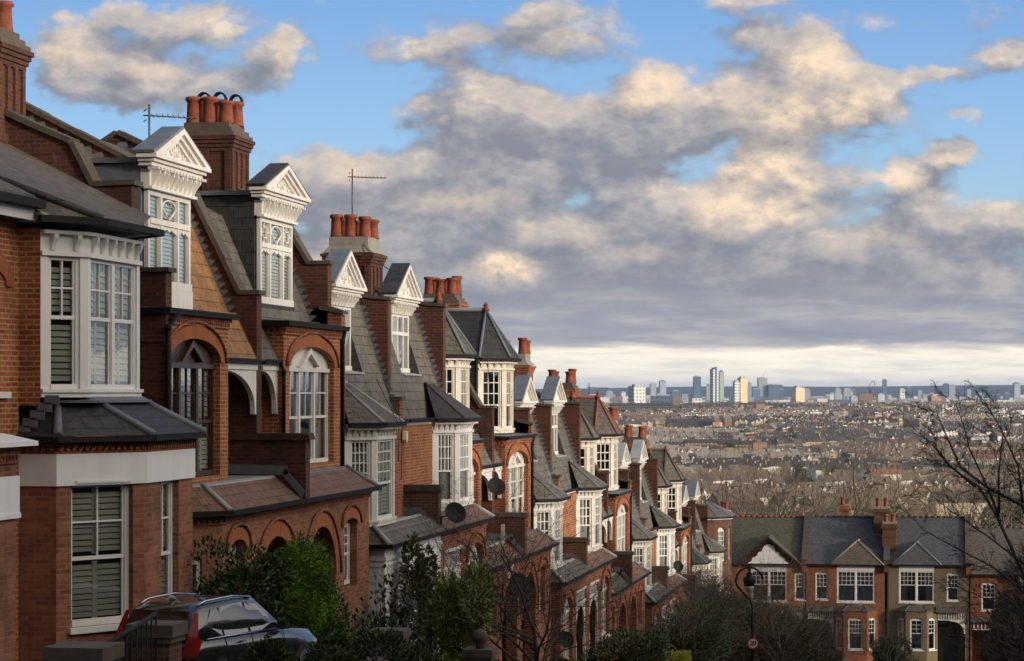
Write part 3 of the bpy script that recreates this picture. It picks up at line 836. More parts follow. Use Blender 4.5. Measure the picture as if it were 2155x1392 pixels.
def arch_house(i, label, turret=False, lod=0, wmat='white', wfill='curtain', mans='slate', gfmat='brick_pink', lower='tile_red', style='loop', dorm_roof='lead', cheek='slate_dark', Xd=-.5, blockmat='brick', dormfill='blind'):
    E = EA(i); B = BY(i); Lh = (i % 4 == 2)
    t = empty('terraced_house', (0, B, E - 7.2), label, 'house', 'red brick terraced houses stepping down the hill')
    base_block(t, i, E, -9.2, 'brick_old', -1.2, -.5)
    b0, b1 = (B + .06, B + 3.75) if Lh else (B + 1.35, B + 5.93)
    c = (b0 + b1) / 2
    # upper projecting block
    w = MB(); fr = Fr((0, b0), (0, b1))
    wa, wb = (.2, fr.L - .5) if Lh else (.42, fr.L - .55)
    zs = -.98; rise = .42
    panel(w, fr, E - 3.2, E - .02, [(wa, wb, E - 2.95, E + zs + .1, rise)], rev=.22)
    panel(w, Fr((-1.25, b0), (0, b0)), E - 3.2, E - .02); panel(w, Fr((0, b1), (-1.25, b1)), E - 3.2, E - .02)
    blk = w.build('front_wall', blockmat, t)
    hood(blk, fr, wa + .02, wb - .02, E + zs + .1, rise, w=.24, mat='rubbed')
    dentils(blk, [(-1.2, b0), (0, b0), (0, b1), (-1.2, b1)], E - .24, .2)
    window(blk, fr, wa, wb, E - 2.93, E + zs + .1, rise, 3, (2, 2), .52, (1, 1), .13, wmat, wfill, fancy=True, lod=lod)
    f = MB(); f.prismY([(.07, E - .02), (.07, E + .035), (-1.3, E + .10), (-1.3, E - .02)], b0 - .1, b1 + .1); f.build('flat_roof', 'lead', blk)
    gutter(t, [(-.5, b0 - .02), (.0, b0 - .02), (.0, b1 + .06), (-.5, b1 + .06)], E + .02, .055, fascia=None)
    # mansard and back roof
    roof_solid(t, MANS_A, B + .001, B + HW - .001, E, mans, 'roof', -1.0)
    # lean-to eave over the balcony
    r0, r1 = (b1, B + HW - PW) if Lh else (B + PW, b0)
    le = MB(); le.prismY([(-.1, E - .83), (-.1, E - .79), (-.55, E + .14), (-.6, E - .8)], r0 + .002, r1 - .002); le.build('balcony_roof', mans, t)
    gutter(t, [(-.12, r0 + .01), (-.12, r1 - .01)], E - .78, .0, r=.09, fascia=None)
    k = MB()   # bow bracket
    frr = Fr((-.17, r0), (-.17, r1)); L = frr.L
    def fret(s0, s1):
        pts = [(s1, E - .86), (s1, E - 1.85), (s1 - .09, E - 1.85)]
        for q in range(9):
            a = q / 8 * PI / 2
            pts.append((s1 - .10 - (L - .2) * (1 - math.cos(a)) * .98, E - 1.72 + .72 * math.sin(a)))
        pts += [(s0, E - 1.0), (s0, E - .86)]
        return pts
    k.fprism(frr, fret(.02, L - .02), -.05, .05)
    k.fprism(frr, [(.02, E - .98), (.02, E - .86), (L - .02, E - .86), (L - .02, E - .98)], .05, .08)
    k.build('balcony_arch', 'white', t)
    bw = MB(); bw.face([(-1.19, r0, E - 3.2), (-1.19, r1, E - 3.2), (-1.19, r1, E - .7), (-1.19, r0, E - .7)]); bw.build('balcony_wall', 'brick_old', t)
    dd = MB(); dd.box(-1.19, -1.13, r0 + .35, r1 - .25, E - 3.0, E - 1.0); dd.build('balcony_door', 'door', t)
    # ground floor projection with its skirt of tiles
    XP = .65; g = MB()
    if Lh: plan = [(-.15, B + .3), (XP, B + 1.3), (XP, B + HW)]
    else: plan = [(XP, B), (XP, B + HW - .25), (-.15, B + HW - .2)]
    zt, zb = E - 3.6, E - 9.2
    if Lh:
        panel(g, Fr(plan[0], plan[1]), zb, zt, [(.3, .85, E - 5.6, E - 4.35, .08)], .12)
        fm = Fr(plan[1], plan[2])
        ops = [(.45, 1.35, E - 5.55, E - 4.2, .14), (2.2, 4.65, E - 9, E - 5.2, 1.05)]
        win = (.45, 1.35); door = (2.2, 4.65)
    else:
        fm = Fr(plan[0], plan[1])
        ops = [(.7, 3.0, E - 9, E - 5.2, 1.05), (3.75, 4.85, E - 5.6, E - 4.25, .14)]
        win = (3.75, 4.85); door = (.7, 3.0)
        panel(g, Fr(plan[1], plan[2]), zb, zt)
    panel(g, fm, zb, zt, ops, .35)
    gw = g.build('porch_wall', gfmat, t)
    window(gw, fm, win[0], win[1], E - 5.55, (E - 4.2) if Lh else (E - 4.25), .14, 1, (3, 3), .5, (3, 2), .16, 'white', 'curtain', lod=lod)
    if Lh: window(gw, Fr(plan[0], plan[1]), .3, .85, E - 5.6, E - 4.35, .08, 1, (1, 1), .5, (1, 1), .06, 'white', 'dark', lod=1)
    hood(gw, fm, door[0], door[1], E - 5.2, 1.05, w=.28, mat='rubbed'); hood(gw, fm, win[0], win[1], (E - 4.2) if Lh else (E - 4.25), .14, w=.22, mat='rubbed')
    db = MB(); db.face([fm.p(door[0] - .4, -1.2, zb), fm.p(door[1] + .4, -1.2, zb), fm.p(door[1] + .4, -1.2, E - 3.8), fm.p(door[0] - .4, -1.2, E - 3.8)])
    for u in (door[0] - .4, door[1] + .4): db.face([fm.p(u, -1.2, zb), fm.p(u, -.35, zb), fm.p(u, -.35, E - 3.8), fm.p(u, -1.2, E - 3.8)])
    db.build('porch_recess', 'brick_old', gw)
    dr = MB(); cc = (door[0] + door[1]) / 2; dr.obox(fm, cc - .45, cc + .45, -1.2, -1.14, E - 7.2, E - 5.1); dr.build('front_door', 'door', gw)
    dentils(gw, plan, zt - .14, .16)
    sk = MB(); A = offs(plan, .16); Bq = offs(plan, -.42); z0, z1 = E - 3.52, E - 3.06
    for q in range(len(plan) - 1):
        sk.face([(*A[q], z0), (*A[q + 1], z0), (*Bq[q + 1], z1), (*Bq[q], z1)])
        sk.face([(*A[q], z0), (*A[q + 1], z0), (*A[q + 1], z0 - .06), (*A[q], z0 - .06)])
    so = sk.build('skirt_roof', lower, gw)
    hp = MB(); hi = 1
    hp.tube([(*A[hi], z0 + .02), (*Bq[hi], z1 + .02)], [.06, .05], 6)
    ribbon(hp, plan, -.43, -.22, z1 - .18, z1 + .02, z1 - .20)
    hp.build('lead_flashing', 'lead_pale' if i % 4 == 2 else 'lead', so)
    fl = MB(); C3 = offs(plan, -.40)
    fl.face([(*p, E - 3.05) for p in C3] + ([(-1.3, B + HW, E - 3.05), (-1.3, B + .2, E - 3.05)] if Lh else [(-1.3, B + HW - .1, E - 3.05), (-1.3, B, E - 3.05)]))
    fl.build('balcony_floor', 'felt', gw)
    gutter(gw, plan, E - 3.5, .14, fascia=None, r=.1)
    if Lh:
        # little parapet that divides the two balconies
        p = MB(); Y = B + HW; p.prismY([(.87, E - 3.5), (.87, E - 2.36), (-1.2, E - 2.36), (-1.2, E - 3.5)], Y - .16, Y + .16)
        po = p.build('balcony_parapet', 'brick_old', t)
        q = MB(); q.prismY([(.97, E - 2.35), (.93, E - 2.22), (-1.2, E - 2.22), (-1.2, E - 2.36)], Y - .22, Y + .22); q.build('coping', 'brick_old' if not turret else 'coping', po)
        q = MB(); q.prismY([(.52, E - 3.03), (.50, E - 2.86), (-.8, E - 2.83), (-.8, E - 3.03)], Y - .18, Y - .165)
        q.prismY([(.8, E - 3.5), (.86, E - 3.34), (.45, E - 2.9), (.4, E - 3.03)], Y - .18, Y - .165); q.build('flashing', 'lead', po)
    # dormer
    if not turret:
        dormer_ped(t, c + (.1 if Lh else .02), Xd, 1.27 if Lh else 1.32, .45, 2.16 if Lh else 2.24, E, style, cheek=cheek, roofmat=dorm_roof, fill=dormfill, za=3.31 if Lh else 3.4, depth=1.6 if Lh else 2.2, base='white' if Lh else 'slate_dark', lod=lod)
    else:
        turret_dormer(t, c + (.1 if Lh else .05), -.15 if Lh else -.3, E, lod, i)
    return t

def turret_dormer(par, c, X, E, lod, i):
    h = .68
    plan = [(X - .75, c - h - .62), (X, c - h), (X, c + h), (X - .75, c + h + .62)]
    b = timber_bay(par, plan, E + .1, E + 2.4, [1, 1, 1], (3, 3), 'dark', 'white_worn', fz=.3, lod=lod, nb=(4, 4, 3), name='dormer', split=.6)
    m = MB(); m.box(X - 3.4, X - .76, c - h - .55, c + h + .55, E + .1, E + 2.38); m.build('dormer_cheek', 'slate_dark', b)
    rm = {6: 'slate_moss', 7: 'slate_dark', 10: 'slate', 11: 'slate_brown', 14: 'slate', 15: 'slate'}[i]
    full = [(X - 2.6, c - h - .62)] + plan + [(X - 2.6, c + h + .62)]
    o = offs(full, .17); z = E + 2.44; A = Vector((X - .75, c, E + 3.95)); A2 = Vector((X - 4.2, c, E + 3.95))
    r = MB(); P = [Vector((*q, z)) for q in o]
    r.face([P[0], P[1], A, A2]); r.face([P[1], P[2], A]); r.face([P[2], P[3], A]); r.face([P[3], P[4], A]); r.face([P[4], P[5], A2, A])
    r.face([(*q, z - .01) for q in o][::-1])
    ro = r.build('turret_roof', rm, b)
    k = MB(); hm = 'ridge_red' if i == 11 else ('lead' if i in (6, 7) else 'coping')
    for q in P[1:5]: k.tube([tuple(q + Vector((0, 0, .02))), tuple(A + Vector((0, 0, .02)))], [.05, .045], 6)
    k.tube([tuple(A + Vector((0, 0, .03))), tuple(A2 + Vector((0, 0, .03)))], .07, 6)
    k.build('hip_ridge', hm, ro)
    f = MB(); f.lathe((A.x, A.y, A.z), [(.1, -.02), (.12, .05), (.06, .12), (.09, .17), (.02, .26)], 8); f.build('finial', 'terra', ro)
    gutter(b, full[1:5], E + 2.43, .14, fascia='white')
    return b

def bay_house(i, label, lod=0, mans='slate', gfmat='brick', roofmat='slate', dorm=True, dfill='curtain', rolls='lead', wfill='curtain', dorm_roof='lead'):
    E = EG(i); B = BY(i); Lh = (i % 4 == 0)
    t = empty('terraced_house', (0, B, E - 6.4), label, 'house', 'red brick terraced houses stepping down the hill')
    base_block(t, i, E, -9.5, 'brick_old', -1.0, -.05)
    w = MB(); fr = Fr((0, B), (0, B + HW))
    s = (lambda y: y) if Lh else (lambda y: HW - y)
    panel(w, fr, E - 2.5, E - .02, [(min(s(.15), s(2.9)), max(s(.15), s(2.9)), E - 2.2, E - .1, 0)], .3)
    fw = w.build('front_wall', 'brick_bright' if i % 4 == 1 else 'brick', t)
    pl = [(0, s(.12)), (.6, s(.68)), (.6, s(2.45)), (0, s(3.0))]
    if not Lh: pl = pl[::-1]
    plan = [(x, B + y) for x, y in pl]
    top = {4: (4, 4), 5: (4, 3)}.get(i, (3, 3))
    bay = timber_bay(t, plan, E - 2.33, E - .03, [1, 1, 1], top, wfill, 'white_clean' if i in (5, 13) else 'white', lod=lod, nb=(5, 6, 4), name='bay_window', split=.55)
    cy = B + s(1.56)
    hip_roof(t, plan, E, [(-.42, cy - .35, E + .92), (-.42, cy + .35, E + .92)], roofmat, .2, rolls)
    gutter(t, plan, E - .0, .16, fascia='white')
    # mansard with the sunk window of the dormer between two runs of slates
    c = B + s(3.05); h = 1.0
    P = MANS_B
    if dorm:
        roof_solid(t, P, B + .001, c - h - .03, E, mans, 'roof', -.1)
        roof_solid(t, P, c + h + .03, B + HW - .001, E, mans, 'roof', -.1)
        roof_solid(t, [(-.18, .02), (-.55, 1.12), (-.95, 1.2), (-.95, 2.8), (-5.2, 4.5), (-10.2, 1.6)], c - h - .03, c + h + .03, E, mans, 'roof', -.1)
        k = MB(); k.prismY([(-.5, E + 1.125), (-.5, E + 1.16), (-1.0, E + 1.24), (-1.0, E + 1.2)], c - h - .02, c + h + .02)
        k.build('lead_sill', 'lead_pale', t)
        k = MB(); k.prismY([(-.99, E + 1.15), (-.55, E + 1.15), (-.99, E + 2.55)], c + h - .0, c + h + .028); k.build('dormer_cheek', 'slate_dark', t)
        dormer_small(t, c, -.93, h, E, lod, dfill, dorm_roof, i)
    else:
        roof_solid(t, P, B + .001, B + HW - .001, E, mans, 'roof', -.1)
    # eave gutter along the brick part
    e0, e1 = (B + s(3.0), B + HW - .1) if Lh else (B + .1, B + s(3.0))
    gutter(t, [(.02, e0), (.02, e1)], E + .02, .0, r=.1, fascia='white')
    # ground floor
    XP = .9; zt, zb = E - 2.78, E - 9.4
    plan = [(-.1, B + .2), (XP, B + .2), (XP, B + HW)] if Lh else [(XP, B), (XP, B + HW - .2), (-.1, B + HW - .2)]
    g = MB(); fm = Fr(plan[1], plan[2]) if Lh else Fr(plan[0], plan[1])
    q = (lambda y: y - .2) if Lh else (lambda y: HW - y)
    wa, wb = sorted((q(.75), q(2.75))); da, dbb = sorted((q(3.6), q(5.75)))
    panel(g, fm, zb, zt, [(wa, wb, E - 5.5, E - 3.75, .45), (da, dbb, E - 9, E - 3.25, 0)], .25)
    if Lh: panel(g, Fr(plan[0], plan[1]), zb, zt)
    else: panel(g, Fr(plan[1], plan[2]), zb, zt)
    gw = g.build('porch_wall', gfmat, t)
    window(gw, fm, wa, wb, E - 5.5, E - 3.75, .45, 3, (2, 2), .5, (1, 1), .14, 'white', 'curtain', fancy=True, lod=lod, sill=True)
    if gfmat != 'render': hood(gw, fm, wa, wb, E - 3.75, .45, w=.22, mat='rubbed')
    # timber porch screen with spindles and a bow arch
    p = MB(); L = dbb - da
    p.obox(fm, da, dbb, -.1, .03, E - 3.33, E - 3.25); p.obox(fm, da, dbb, -.1, .0, E - 3.75, E - 3.69)
    for k in range(12): u = da + L * (k + .5) / 12; p.obox(fm, u - .02, u + .02, -.07, -.03, E - 3.69, E - 3.33)
    for sgn, s0 in ((1, da), (-1, dbb)):
        pts = [(s0, E - 3.75), (s0, E - 5.0), (s0 + sgn * .08, E - 5.0)]
        for k in range(7):
            a = k / 6 * PI / 2; pts.append((s0 + sgn * (.08 + L * .4 * (1 - math.cos(a))), E - 4.8 + .9 * math.sin(a)))
        pts.append((s0 + sgn * L * .48, E - 3.75)); p.fprism(fm, pts, -.08, -.02)
    p.obox(fm, da, da + .1, -.1, .0, E - 7.5, E - 5.0); p.obox(fm, dbb - .1, dbb, -.1, .0, E - 7.5, E - 5.0)
    p.build('porch_screen', 'white', gw)
    db = MB(); db.face([fm.p(da - .3, -1.3, zb), fm.p(dbb + .3, -1.3, zb), fm.p(dbb + .3, -1.3, zt), fm.p(da - .3, -1.3, zt)])
    for u in (da - .3, dbb + .3): db.face([fm.p(u, -1.3, zb), fm.p(u, -.25, zb), fm.p(u, -.25, zt), fm.p(u, -1.3, zt)])
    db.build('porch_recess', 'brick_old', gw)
    dr = MB(); cc = (da + dbb) / 2; dr.obox(fm, cc - .45, cc + .45, -1.3, -1.24, E - 6.4, E - 4.3); dr.build('front_door', 'door_grey', gw)
    if gfmat == 'render':
        k = MB(); ribbon(k, plan, .0, .05, zt - .28, zt - .2); ribbon(k, plan, 0, .03, zt - .42, zt - .38); k.build('moulding', 'render', gw)
    else: dentils(gw, plan, zt - .14, .16)
    sk = MB(); A = offs(plan, .16); Bq = offs(plan, -.34); z0, z1 = E - 2.72, E - 2.34
    for k in range(len(plan) - 1):
        sk.face([(*A[k], z0), (*A[k + 1], z0), (*Bq[k + 1], z1), (*Bq[k], z1)]); sk.face([(*A[k], z0), (*A[k + 1], z0), (*A[k + 1], z0 - .06), (*A[k], z0 - .06)])
    so = sk.build('skirt_roof', 'tile_red' if i % 4 == 1 else 'slate', gw)
    hp = MB(); hp.tube([(*A[1], z0 + .02), (*Bq[1], z1 + .02)], [.07, .06], 6); ribbon(hp, plan, -.5, -.2, z1 - .1, z1 + .03, z1 - .12); hp.build('lead_flashing', 'lead_pale', so)
    fl = MB(); C3 = offs(plan, -.46); fl.face([(*p, E - 2.36) for p in C3] + ([(-.1, B + HW, E - 2.36)] if Lh else [(-.1, B, E - 2.36)])); fl.build('flat_roof', 'felt', gw)
    gutter(gw, plan, E - 2.7, .14, fascia=None, r=.1)
    if Lh:
        Y = B + HW; p = MB(); p.prismY([(.88, E - 2.75), (.88, E - 1.76), (-.02, E - 1.76), (-.02, E - 2.75)], Y - .16, Y + .16)
        po = p.build('roof_parapet', 'brick_brown', t); k = MB(); k.prismY([(.98, E - 1.75), (.93, E - 1.6), (-.02, E - 1.6), (-.02, E - 1.758)], Y - .22, Y + .22); k.build('coping', 'coping', po)
        k = MB(); k.prismY([(.8, E - 2.7), (.84, E - 2.5), (.4, E - 2.15), (0, E - 2.15), (0, E - 2.34), (.35, E - 2.34)], Y - .18, Y - .165); k.build('flashing', 'lead', po)
    return t

def dormer_small(par, c, X, h, E, lod, fill, rm, i):
    fr = Fr((X, c - h), (X, c + h)); zb, zt = E + 1.22, E + 2.72
    w = MB(); d0, d1 = .0, .09
    w.obox(fr, 0, .08, d0, d1, zb, zt); w.obox(fr, 2 * h - .08, 2 * h, d0, d1, zb, zt); w.obox(fr, 0, 2 * h, d0 + .003, d1 + .03, zb - .01, zb + .1); w.obox(fr, .08, 2 * h - .08, d0, d1, zt - .07, zt)
    zm = zb + 1.0; w.obox(fr, .08, 2 * h - .08, d0, d1 + .015, zm - .045, zm + .045)
    cw = (2 * h - .16) / 3
    for k in (1, 2): w.obox(fr, .08 + cw * k - .04, .08 + cw * k + .04, d0 + .004, d1 + .004, zb + .1, zt)
    for k in range(3):
        a = .08 + cw * k + .04; b = .08 + cw * (k + 1) - .04; m2 = (a + b) / 2; z0 = zm + .045; hh = zt - .07 - z0
        if k == 1:
            for s in (-1, 1): w.tube([fr.p(m2 + s * math.sin(q) * (b - a) * .45, .05, z0 + hh * (math.cos(q) * .5 + .5)) for q in [PI * j / 8 for j in range(9)]], .018, 4)
        else:
            w.obox(fr, a + .1, b - .1, d0 + .03, .06, z0 + .09, z0 + .12); w.obox(fr, a + .1, b - .1, d0 + .03, .06, z0 + hh - .12, z0 + hh - .09)
            w.obox(fr, a + .1, a + .13, d0 + .03, .06, z0 + .12, z0 + hh - .12); w.obox(fr, b - .13, b - .1, d0 + .03, .06, z0 + .12, z0 + hh - .12)
    wo = w.build('dormer_window', 'white', par)
    g = MB(); g.face([fr.p(.05, .07, zb), fr.p(2 * h - .05, .07, zb), fr.p(2 * h - .05, .07, zt), fr.p(.05, .07, zt)]); g.build('pane', 'glass', wo)
    k = MB(); folds(k, fr, .08, .08 + cw * 1.1, zb, zt, .036, 7); folds(k, fr, 2 * h - .1 - cw * .9, 2 * h - .08, zb, zt, .036, 7)
    k.build('curtain', 'curtain', wo)
    q = MB(); q.box(X - .8, X + .14, c - h - .12, c + h + .12, zt, zt + .24)
    brackets(q, Fr((X + .14, c - h - .12), (X + .14, c + h + .12)), 8, zt + .01, zt + .22, w=.06, d=.14, base=0)
    for k in range(11): u = (2 * h + .4) * (k + .5) / 11 - .2; q.obox(Fr((X + .14, c - h), (X + .14, c + h)), u - .03, u + .03, 0, .19, zt + .235, zt + .28)
    q.build('frieze', 'white', wo)
    pediment(wo, c, X + .14, 1.5, zt + .27, zt + 1.3, roofmat=rm, relief=(lod == 0), dp=.28)
    t = MB(); t.box(X - 1.6, X - .62, c - h - .2, c + h + .2, zt + .1, zt + .36); t.build('dormer_roof', 'lead', wo)
# ------------------------------------------------------------------ houses of the row
def house_one():
    E = 2.45
    t = empty('terraced_house', (0, BY(1), -5.0), 'nearest full house, white timber bay window above a brick bay with slate skirt', 'house', 'red brick terraced houses stepping down the hill')
    B0 = 32.45; B1 = BY(2)
    m = MB(); m.box(-10.2, -.95, B0 + .001, B1 - .001, -9, 2.5); m.build('wall', 'brick', t)
    # upper floor: brick flank then timber bay
    f = MB(); panel(f, Fr((-.97, B0), (.33, B0)), -.2, 2.36); f.build('flank_wall', 'brick_bright', t)
    plan = [(.33, B0), (.78, 33.15), (.78, 35.45), (.1, 36.15), (-.97, 36.15)]
    core = MB(); bay = timber_bay(t, plan[:4], -.08, 2.34, [1, 2, 1], (2, 2), 'shutter', 'white_clean', fz=.34, nb=(2, 6, 3), name='bay_window', split=.46, panel_h=.1)
    b2 = MB(); panel(b2, Fr(plan[3], plan[4]), -.1, 2.34); b2.build('bay_return', 'brick_old', t)
    # broad low slate roof running down over the bay
    rp = [(-.97, B0), (.33, B0), (.78, 33.15), (.78, 35.45), (.1, 36.15), (-.97, 36.15)]
    r = MB(); sl = .515
    o = offs(plan[:4], .26); z0 = 2.5
    # main plane: z = 2.62 - sl * (x + .35), clipped at the eave
    zz = lambda x: 2.42 - sl * (x - .95) * .98
    r.face([(-.35, B0 - .3, zz(-.35)), (o[1][0], o[1][1], 2.5), (o[2][0], o[2][1], 2.5), (o[3][0] + .1, o[3][1] + .2, 2.62), (-.2, B1 - .05, zz(-.2)), (-3.3, B1 - .05, zz(-3.3)), (-3.3, B0 - .3, zz(-3.3))])
    r.face([(o[0][0] - .1, o[0][1] - .12, 2.46), (o[1][0], o[1][1], 2.5), (-.35, B0 - .3, zz(-.35))])
    r.face([(-3.3, B0 - .3, zz(-3.3)), (-3.3, B1 - .05, zz(-3.3)), (-5.4, B1 - .05, zz(-5.4)), (-5.4, B0 - .3, zz(-5.4))])
    r.face([(-5.4, B0 - .3, zz(-5.4)), (-5.4, B1 - .05, zz(-5.4)), (-10.2, B1 - .05, 1.9), (-10.2, B0 - .3, 1.9)])
    ro = r.build('roof', 'slate_brown', t)
    s = MB(); s.face([(o[k][0], o[k][1], 2.455) for k in range(4)] + [(-.97, 36.3, 2.455), (-.97, B0 - .2, 2.455)]); s.build('soffit', 'white', t)
    ee = [(o[0][0] - .15, o[0][1] - .13), o[1], o[2], (o[3][0], o[3][1])]
    g = MB(); ribbon(g, ee, -.02, .1, 2.43, 2.53); g.build('gutter', 'gutter', t)
    k = MB(); k.prism([(-.2, B0 - .33, 2.48), (.62, B0 - .1, 2.48), (-.3, B0 - .33, 2.95)], [(-.2, B0 - .3, 2.48), (.62, B0 - .07, 2.48), (-.3, B0 - .3, 2.95)]); k.build('barge_board', 'white_clean', ro)
    hp = MB(); hp.tube([(o[1][0], o[1][1], 2.53), (-.35, B0 - .3, zz(-.35) + .03)], .06, 6); hp.build('hip_ridge', 'slate_dark', ro)
    # ground floor brick bay
    pl = [(-.97, 32.5), (.55, 32.5), (1.4, 33.9), (1.4, 36.2), (.5, 37.1), (-.97, 37.1)]
    w = MB(); fl = Fr(pl[1], pl[2]); ff = Fr(pl[2], pl[3])
    zt, zb = -.92, -7.5
    panel(w, Fr(pl[0], pl[1]), zb, zt); panel(w, fl, zb, zt, [(.27, fl.L - .22, -3.42, -1.32, 0)], .16)
    panel(w, ff, zb, zt, [(.75, 1.6, -3.5, -1.36, 0)], .16)
    panel(w, Fr(pl[3], pl[4]), zb, zt); panel(w, Fr(pl[4], pl[5]), zb, zt)
    gw = w.build('bay_wall', 'brick_pink', t)
    window(gw, fl, .27, fl.L - .22, -3.42, -1.32, 0, 1, (2, 2), .53, (1, 1), .1, 'white_clean', 'shutter', sill=True, jw=.08)
    window(gw, ff, .75, 1.6, -3.5, -1.36, 0, 1, (2, 2), .53, (1, 1), .1, 'white_clean', 'shutter', sill=True, jw=.07)
    bd = MB(); ribbon(bd, pl[:5], -.01, .04, -1.36, -.9)
    bd.obox(fl, .32, fl.L - .3, .04, .06, -1.33, -1.29); bd.build('plaster_band', 'render', gw)
    dentils(gw, pl[:5], -.9, .2)
    o = offs(pl, .15); q = offs(pl, -.28)
    r = MB(); z0, z1 = -.64, -.1
    P0 = [(*o[i], z0) for i in range(6)]; tops = [(-.97, 33.0), (.35, 33.05), (.74, 33.45), (.74, 35.5), (.25, 36.1), (-.97, 36.2)]
    P1 = [(*tops[i], z1) for i in range(6)]
    for i in range(5): r.face([P0[i], P0[i + 1], P1[i + 1], P1[i]])
    sk = r.build('skirt_roof', 'slate_dark', t)
    k = MB()
    for i in (1, 2, 3, 4): k.tube([P0[i], P1[i]], [.075, .06], 6)
    ribbon(k, [(.0, 32.9), (.36, 32.95), (.78, 33.3), (.78, 35.5), (.25, 36.1)], .0, .16, -.12, -.05, -.16)
    k.build('lead_flashing', 'lead', sk)
    g = MB(); ribbon(g, pl[:5], .12, .21, -.73, -.65); g.build('gutter', 'gutter', t)
    e = MB(); e.face([(*p, -.76) for p in offs(pl[:5], .14)] + [(-.97, 32.5, -.76)]); e.build('eave_board', 'stone', t)
    fs = MB()
    for i in range(5):   # stepped lead up the brick beside the skirt roof
        x = -.02 + i * .11; z = -.62 + i * .11
        fs.box(x - .02, x + .2, B0 - .02, B0 - .004, z, z + .13)
    fs.build('flashing', 'lead', sk)
    # party wall towards the next house, with the big stack
    top = [(-.51, 1.12), (-.82, 1.12), (-1.23, 1.1), (-1.62, 1.85), (-2.4, 2.18), (-5.2, 3.5), (-10, 1.2)]
    party(t, BY(2), top, -2.9, [(-.5, .33), (-3.2, 1.72), (-5.1, 2.6)], 2.41)
    pm = MB(); pm.box(-1.6, .05, BY(2) - .02, BY(2) + .3, -3, 2.05); pm.box(-.5, .03, BY(2) - .06, BY(2) + .31, .85, 1.0); pm.build('brick_pier', 'brick_old', t)
    pc = MB(); pc.box(-.52, .12, BY(2) - .08, BY(2) + .36, 2.055, 2.13); pc.build('coping', 'coping', t)
    chimney(t, BY(2) + .05, -3.9, -2.78, 3.6, 6.05, nx=1, ph=.5, hy=.58)
    downpipe(t, [(.16, BY(2) + .4, 1.35), (.12, BY(2) - .1, 1.1), (.12, BY(2) - .12, -1.6)], .045)
    return t

def house_zero():
    t = empty('terraced_house', (0, 26.3, -4.6), 'house cut by the frame, orange brick wall and white capped porch', 'house', 'red brick terraced houses stepping down the hill')
    m = MB(); fr = Fr((.0, 24.0), (.0, 32.45)); panel(m, fr, -8, 2.9, [(6.3, 7.95, -.02, 1.5, .28)], .14)
    m.box(-10, -.001, 24, 32.44, -8, 2.9); w = m.build('front_wall', 'brick_bright', t)
    window(w, fr, 6.3, 7.95, .0, 1.5, .28, 1, (2, 2), .5, (1, 1), .06, 'white_clean', 'dark', sill=True, lod=1)
    hood(w, fr, 6.3, 7.95, 1.5, .28, w=.28, edge=False)
    r = MB(); r.prismY([(.35, 2.72), (.35, 2.8), (-4.5, 5.1), (-4.5, 2.7)], 24, 32.2); r.build('roof', 'slate_brown', t)
    g = MB(); g.box(.33, .48, 24, 32.3, 2.62, 2.74); g.build('gutter', 'gutter', t)
    k = MB(); k.box(.28, .325, 24, 32.45, 2.45, 2.72); k.build('fascia', 'white_clean', t)
    p = MB(); p.box(-.2, .95, 26, 30.0, -8, -.75); po = p.build('porch', 'brick_pink', t)
    c = MB(); c.prismY([(1.18, -.72), (1.18, -.66), (.7, -.56), (-.2, -.5), (-.2, -.72)], 26, 30.22); c.build('porch_cap', 'render', po)
    b = MB(); b.box(.951, .985, 26, 30.04, -1.62, -1.12); b.box(-.2, .984, 30.001, 30.05, -1.621, -1.121); b.box(.951, 1.0, 26, 30.06, -1.68, -1.61); b.build('plaster_band', 'render', po)
    dentils(po, [(.95, 26.0), (.95, 30.0)], -.95, .2)
    return t

def end_house():
    E = -7.3; B = 138.15
    t = empty('terraced_house', (0, B, -17), 'brown brick end house with a canted slate-roofed bay at the foot of the row', 'house', 'red brick terraced houses stepping down the hill')
    m = MB(); m.box(-10, -.4, B, B + 7, -17.5, E + .2); m.build('wall', 'brick_old', t)
    pl = [(-.4, B - .2), (.1, B + .1), (.8, B + 1.0), (.8, B + 3.0), (.1, B + 3.9)]
    w = MB()
    for a, b in zip(pl, pl[1:]):
        fr = Fr(a, b)
        ops = [(.25, fr.L - .25, E - 2.6, E - .8, .2), (.25, fr.L - .25, E - 6.2, E - 4.0, .2)] if fr.L > 1 else []
        for o in ops: window(t, fr, *o, 1, (3, 3), .5, (1, 1), .1, 'white', 'curtain', lod=1)
        cuts = ops
        if ops:
            panel(w, fr, E - 3.2, E, [ops[0]], .15); panel(w, fr, -17.5, E - 3.2, [ops[1]], .15)
        else: panel(w, fr, -17.5, E)
    w.build('bay_wall', 'brick_brown', t)
    hip_roof(t, pl, E, [(-.8, B + 1.9, E + 1.0)], 'slate', .25, 'lead'); gutter(t, pl, E, .2)
    roof_solid(t, [(-.2, 0), (-5, .9), (-10, 0)], B, B + 7, E, 'slate', 'roof')
    return t

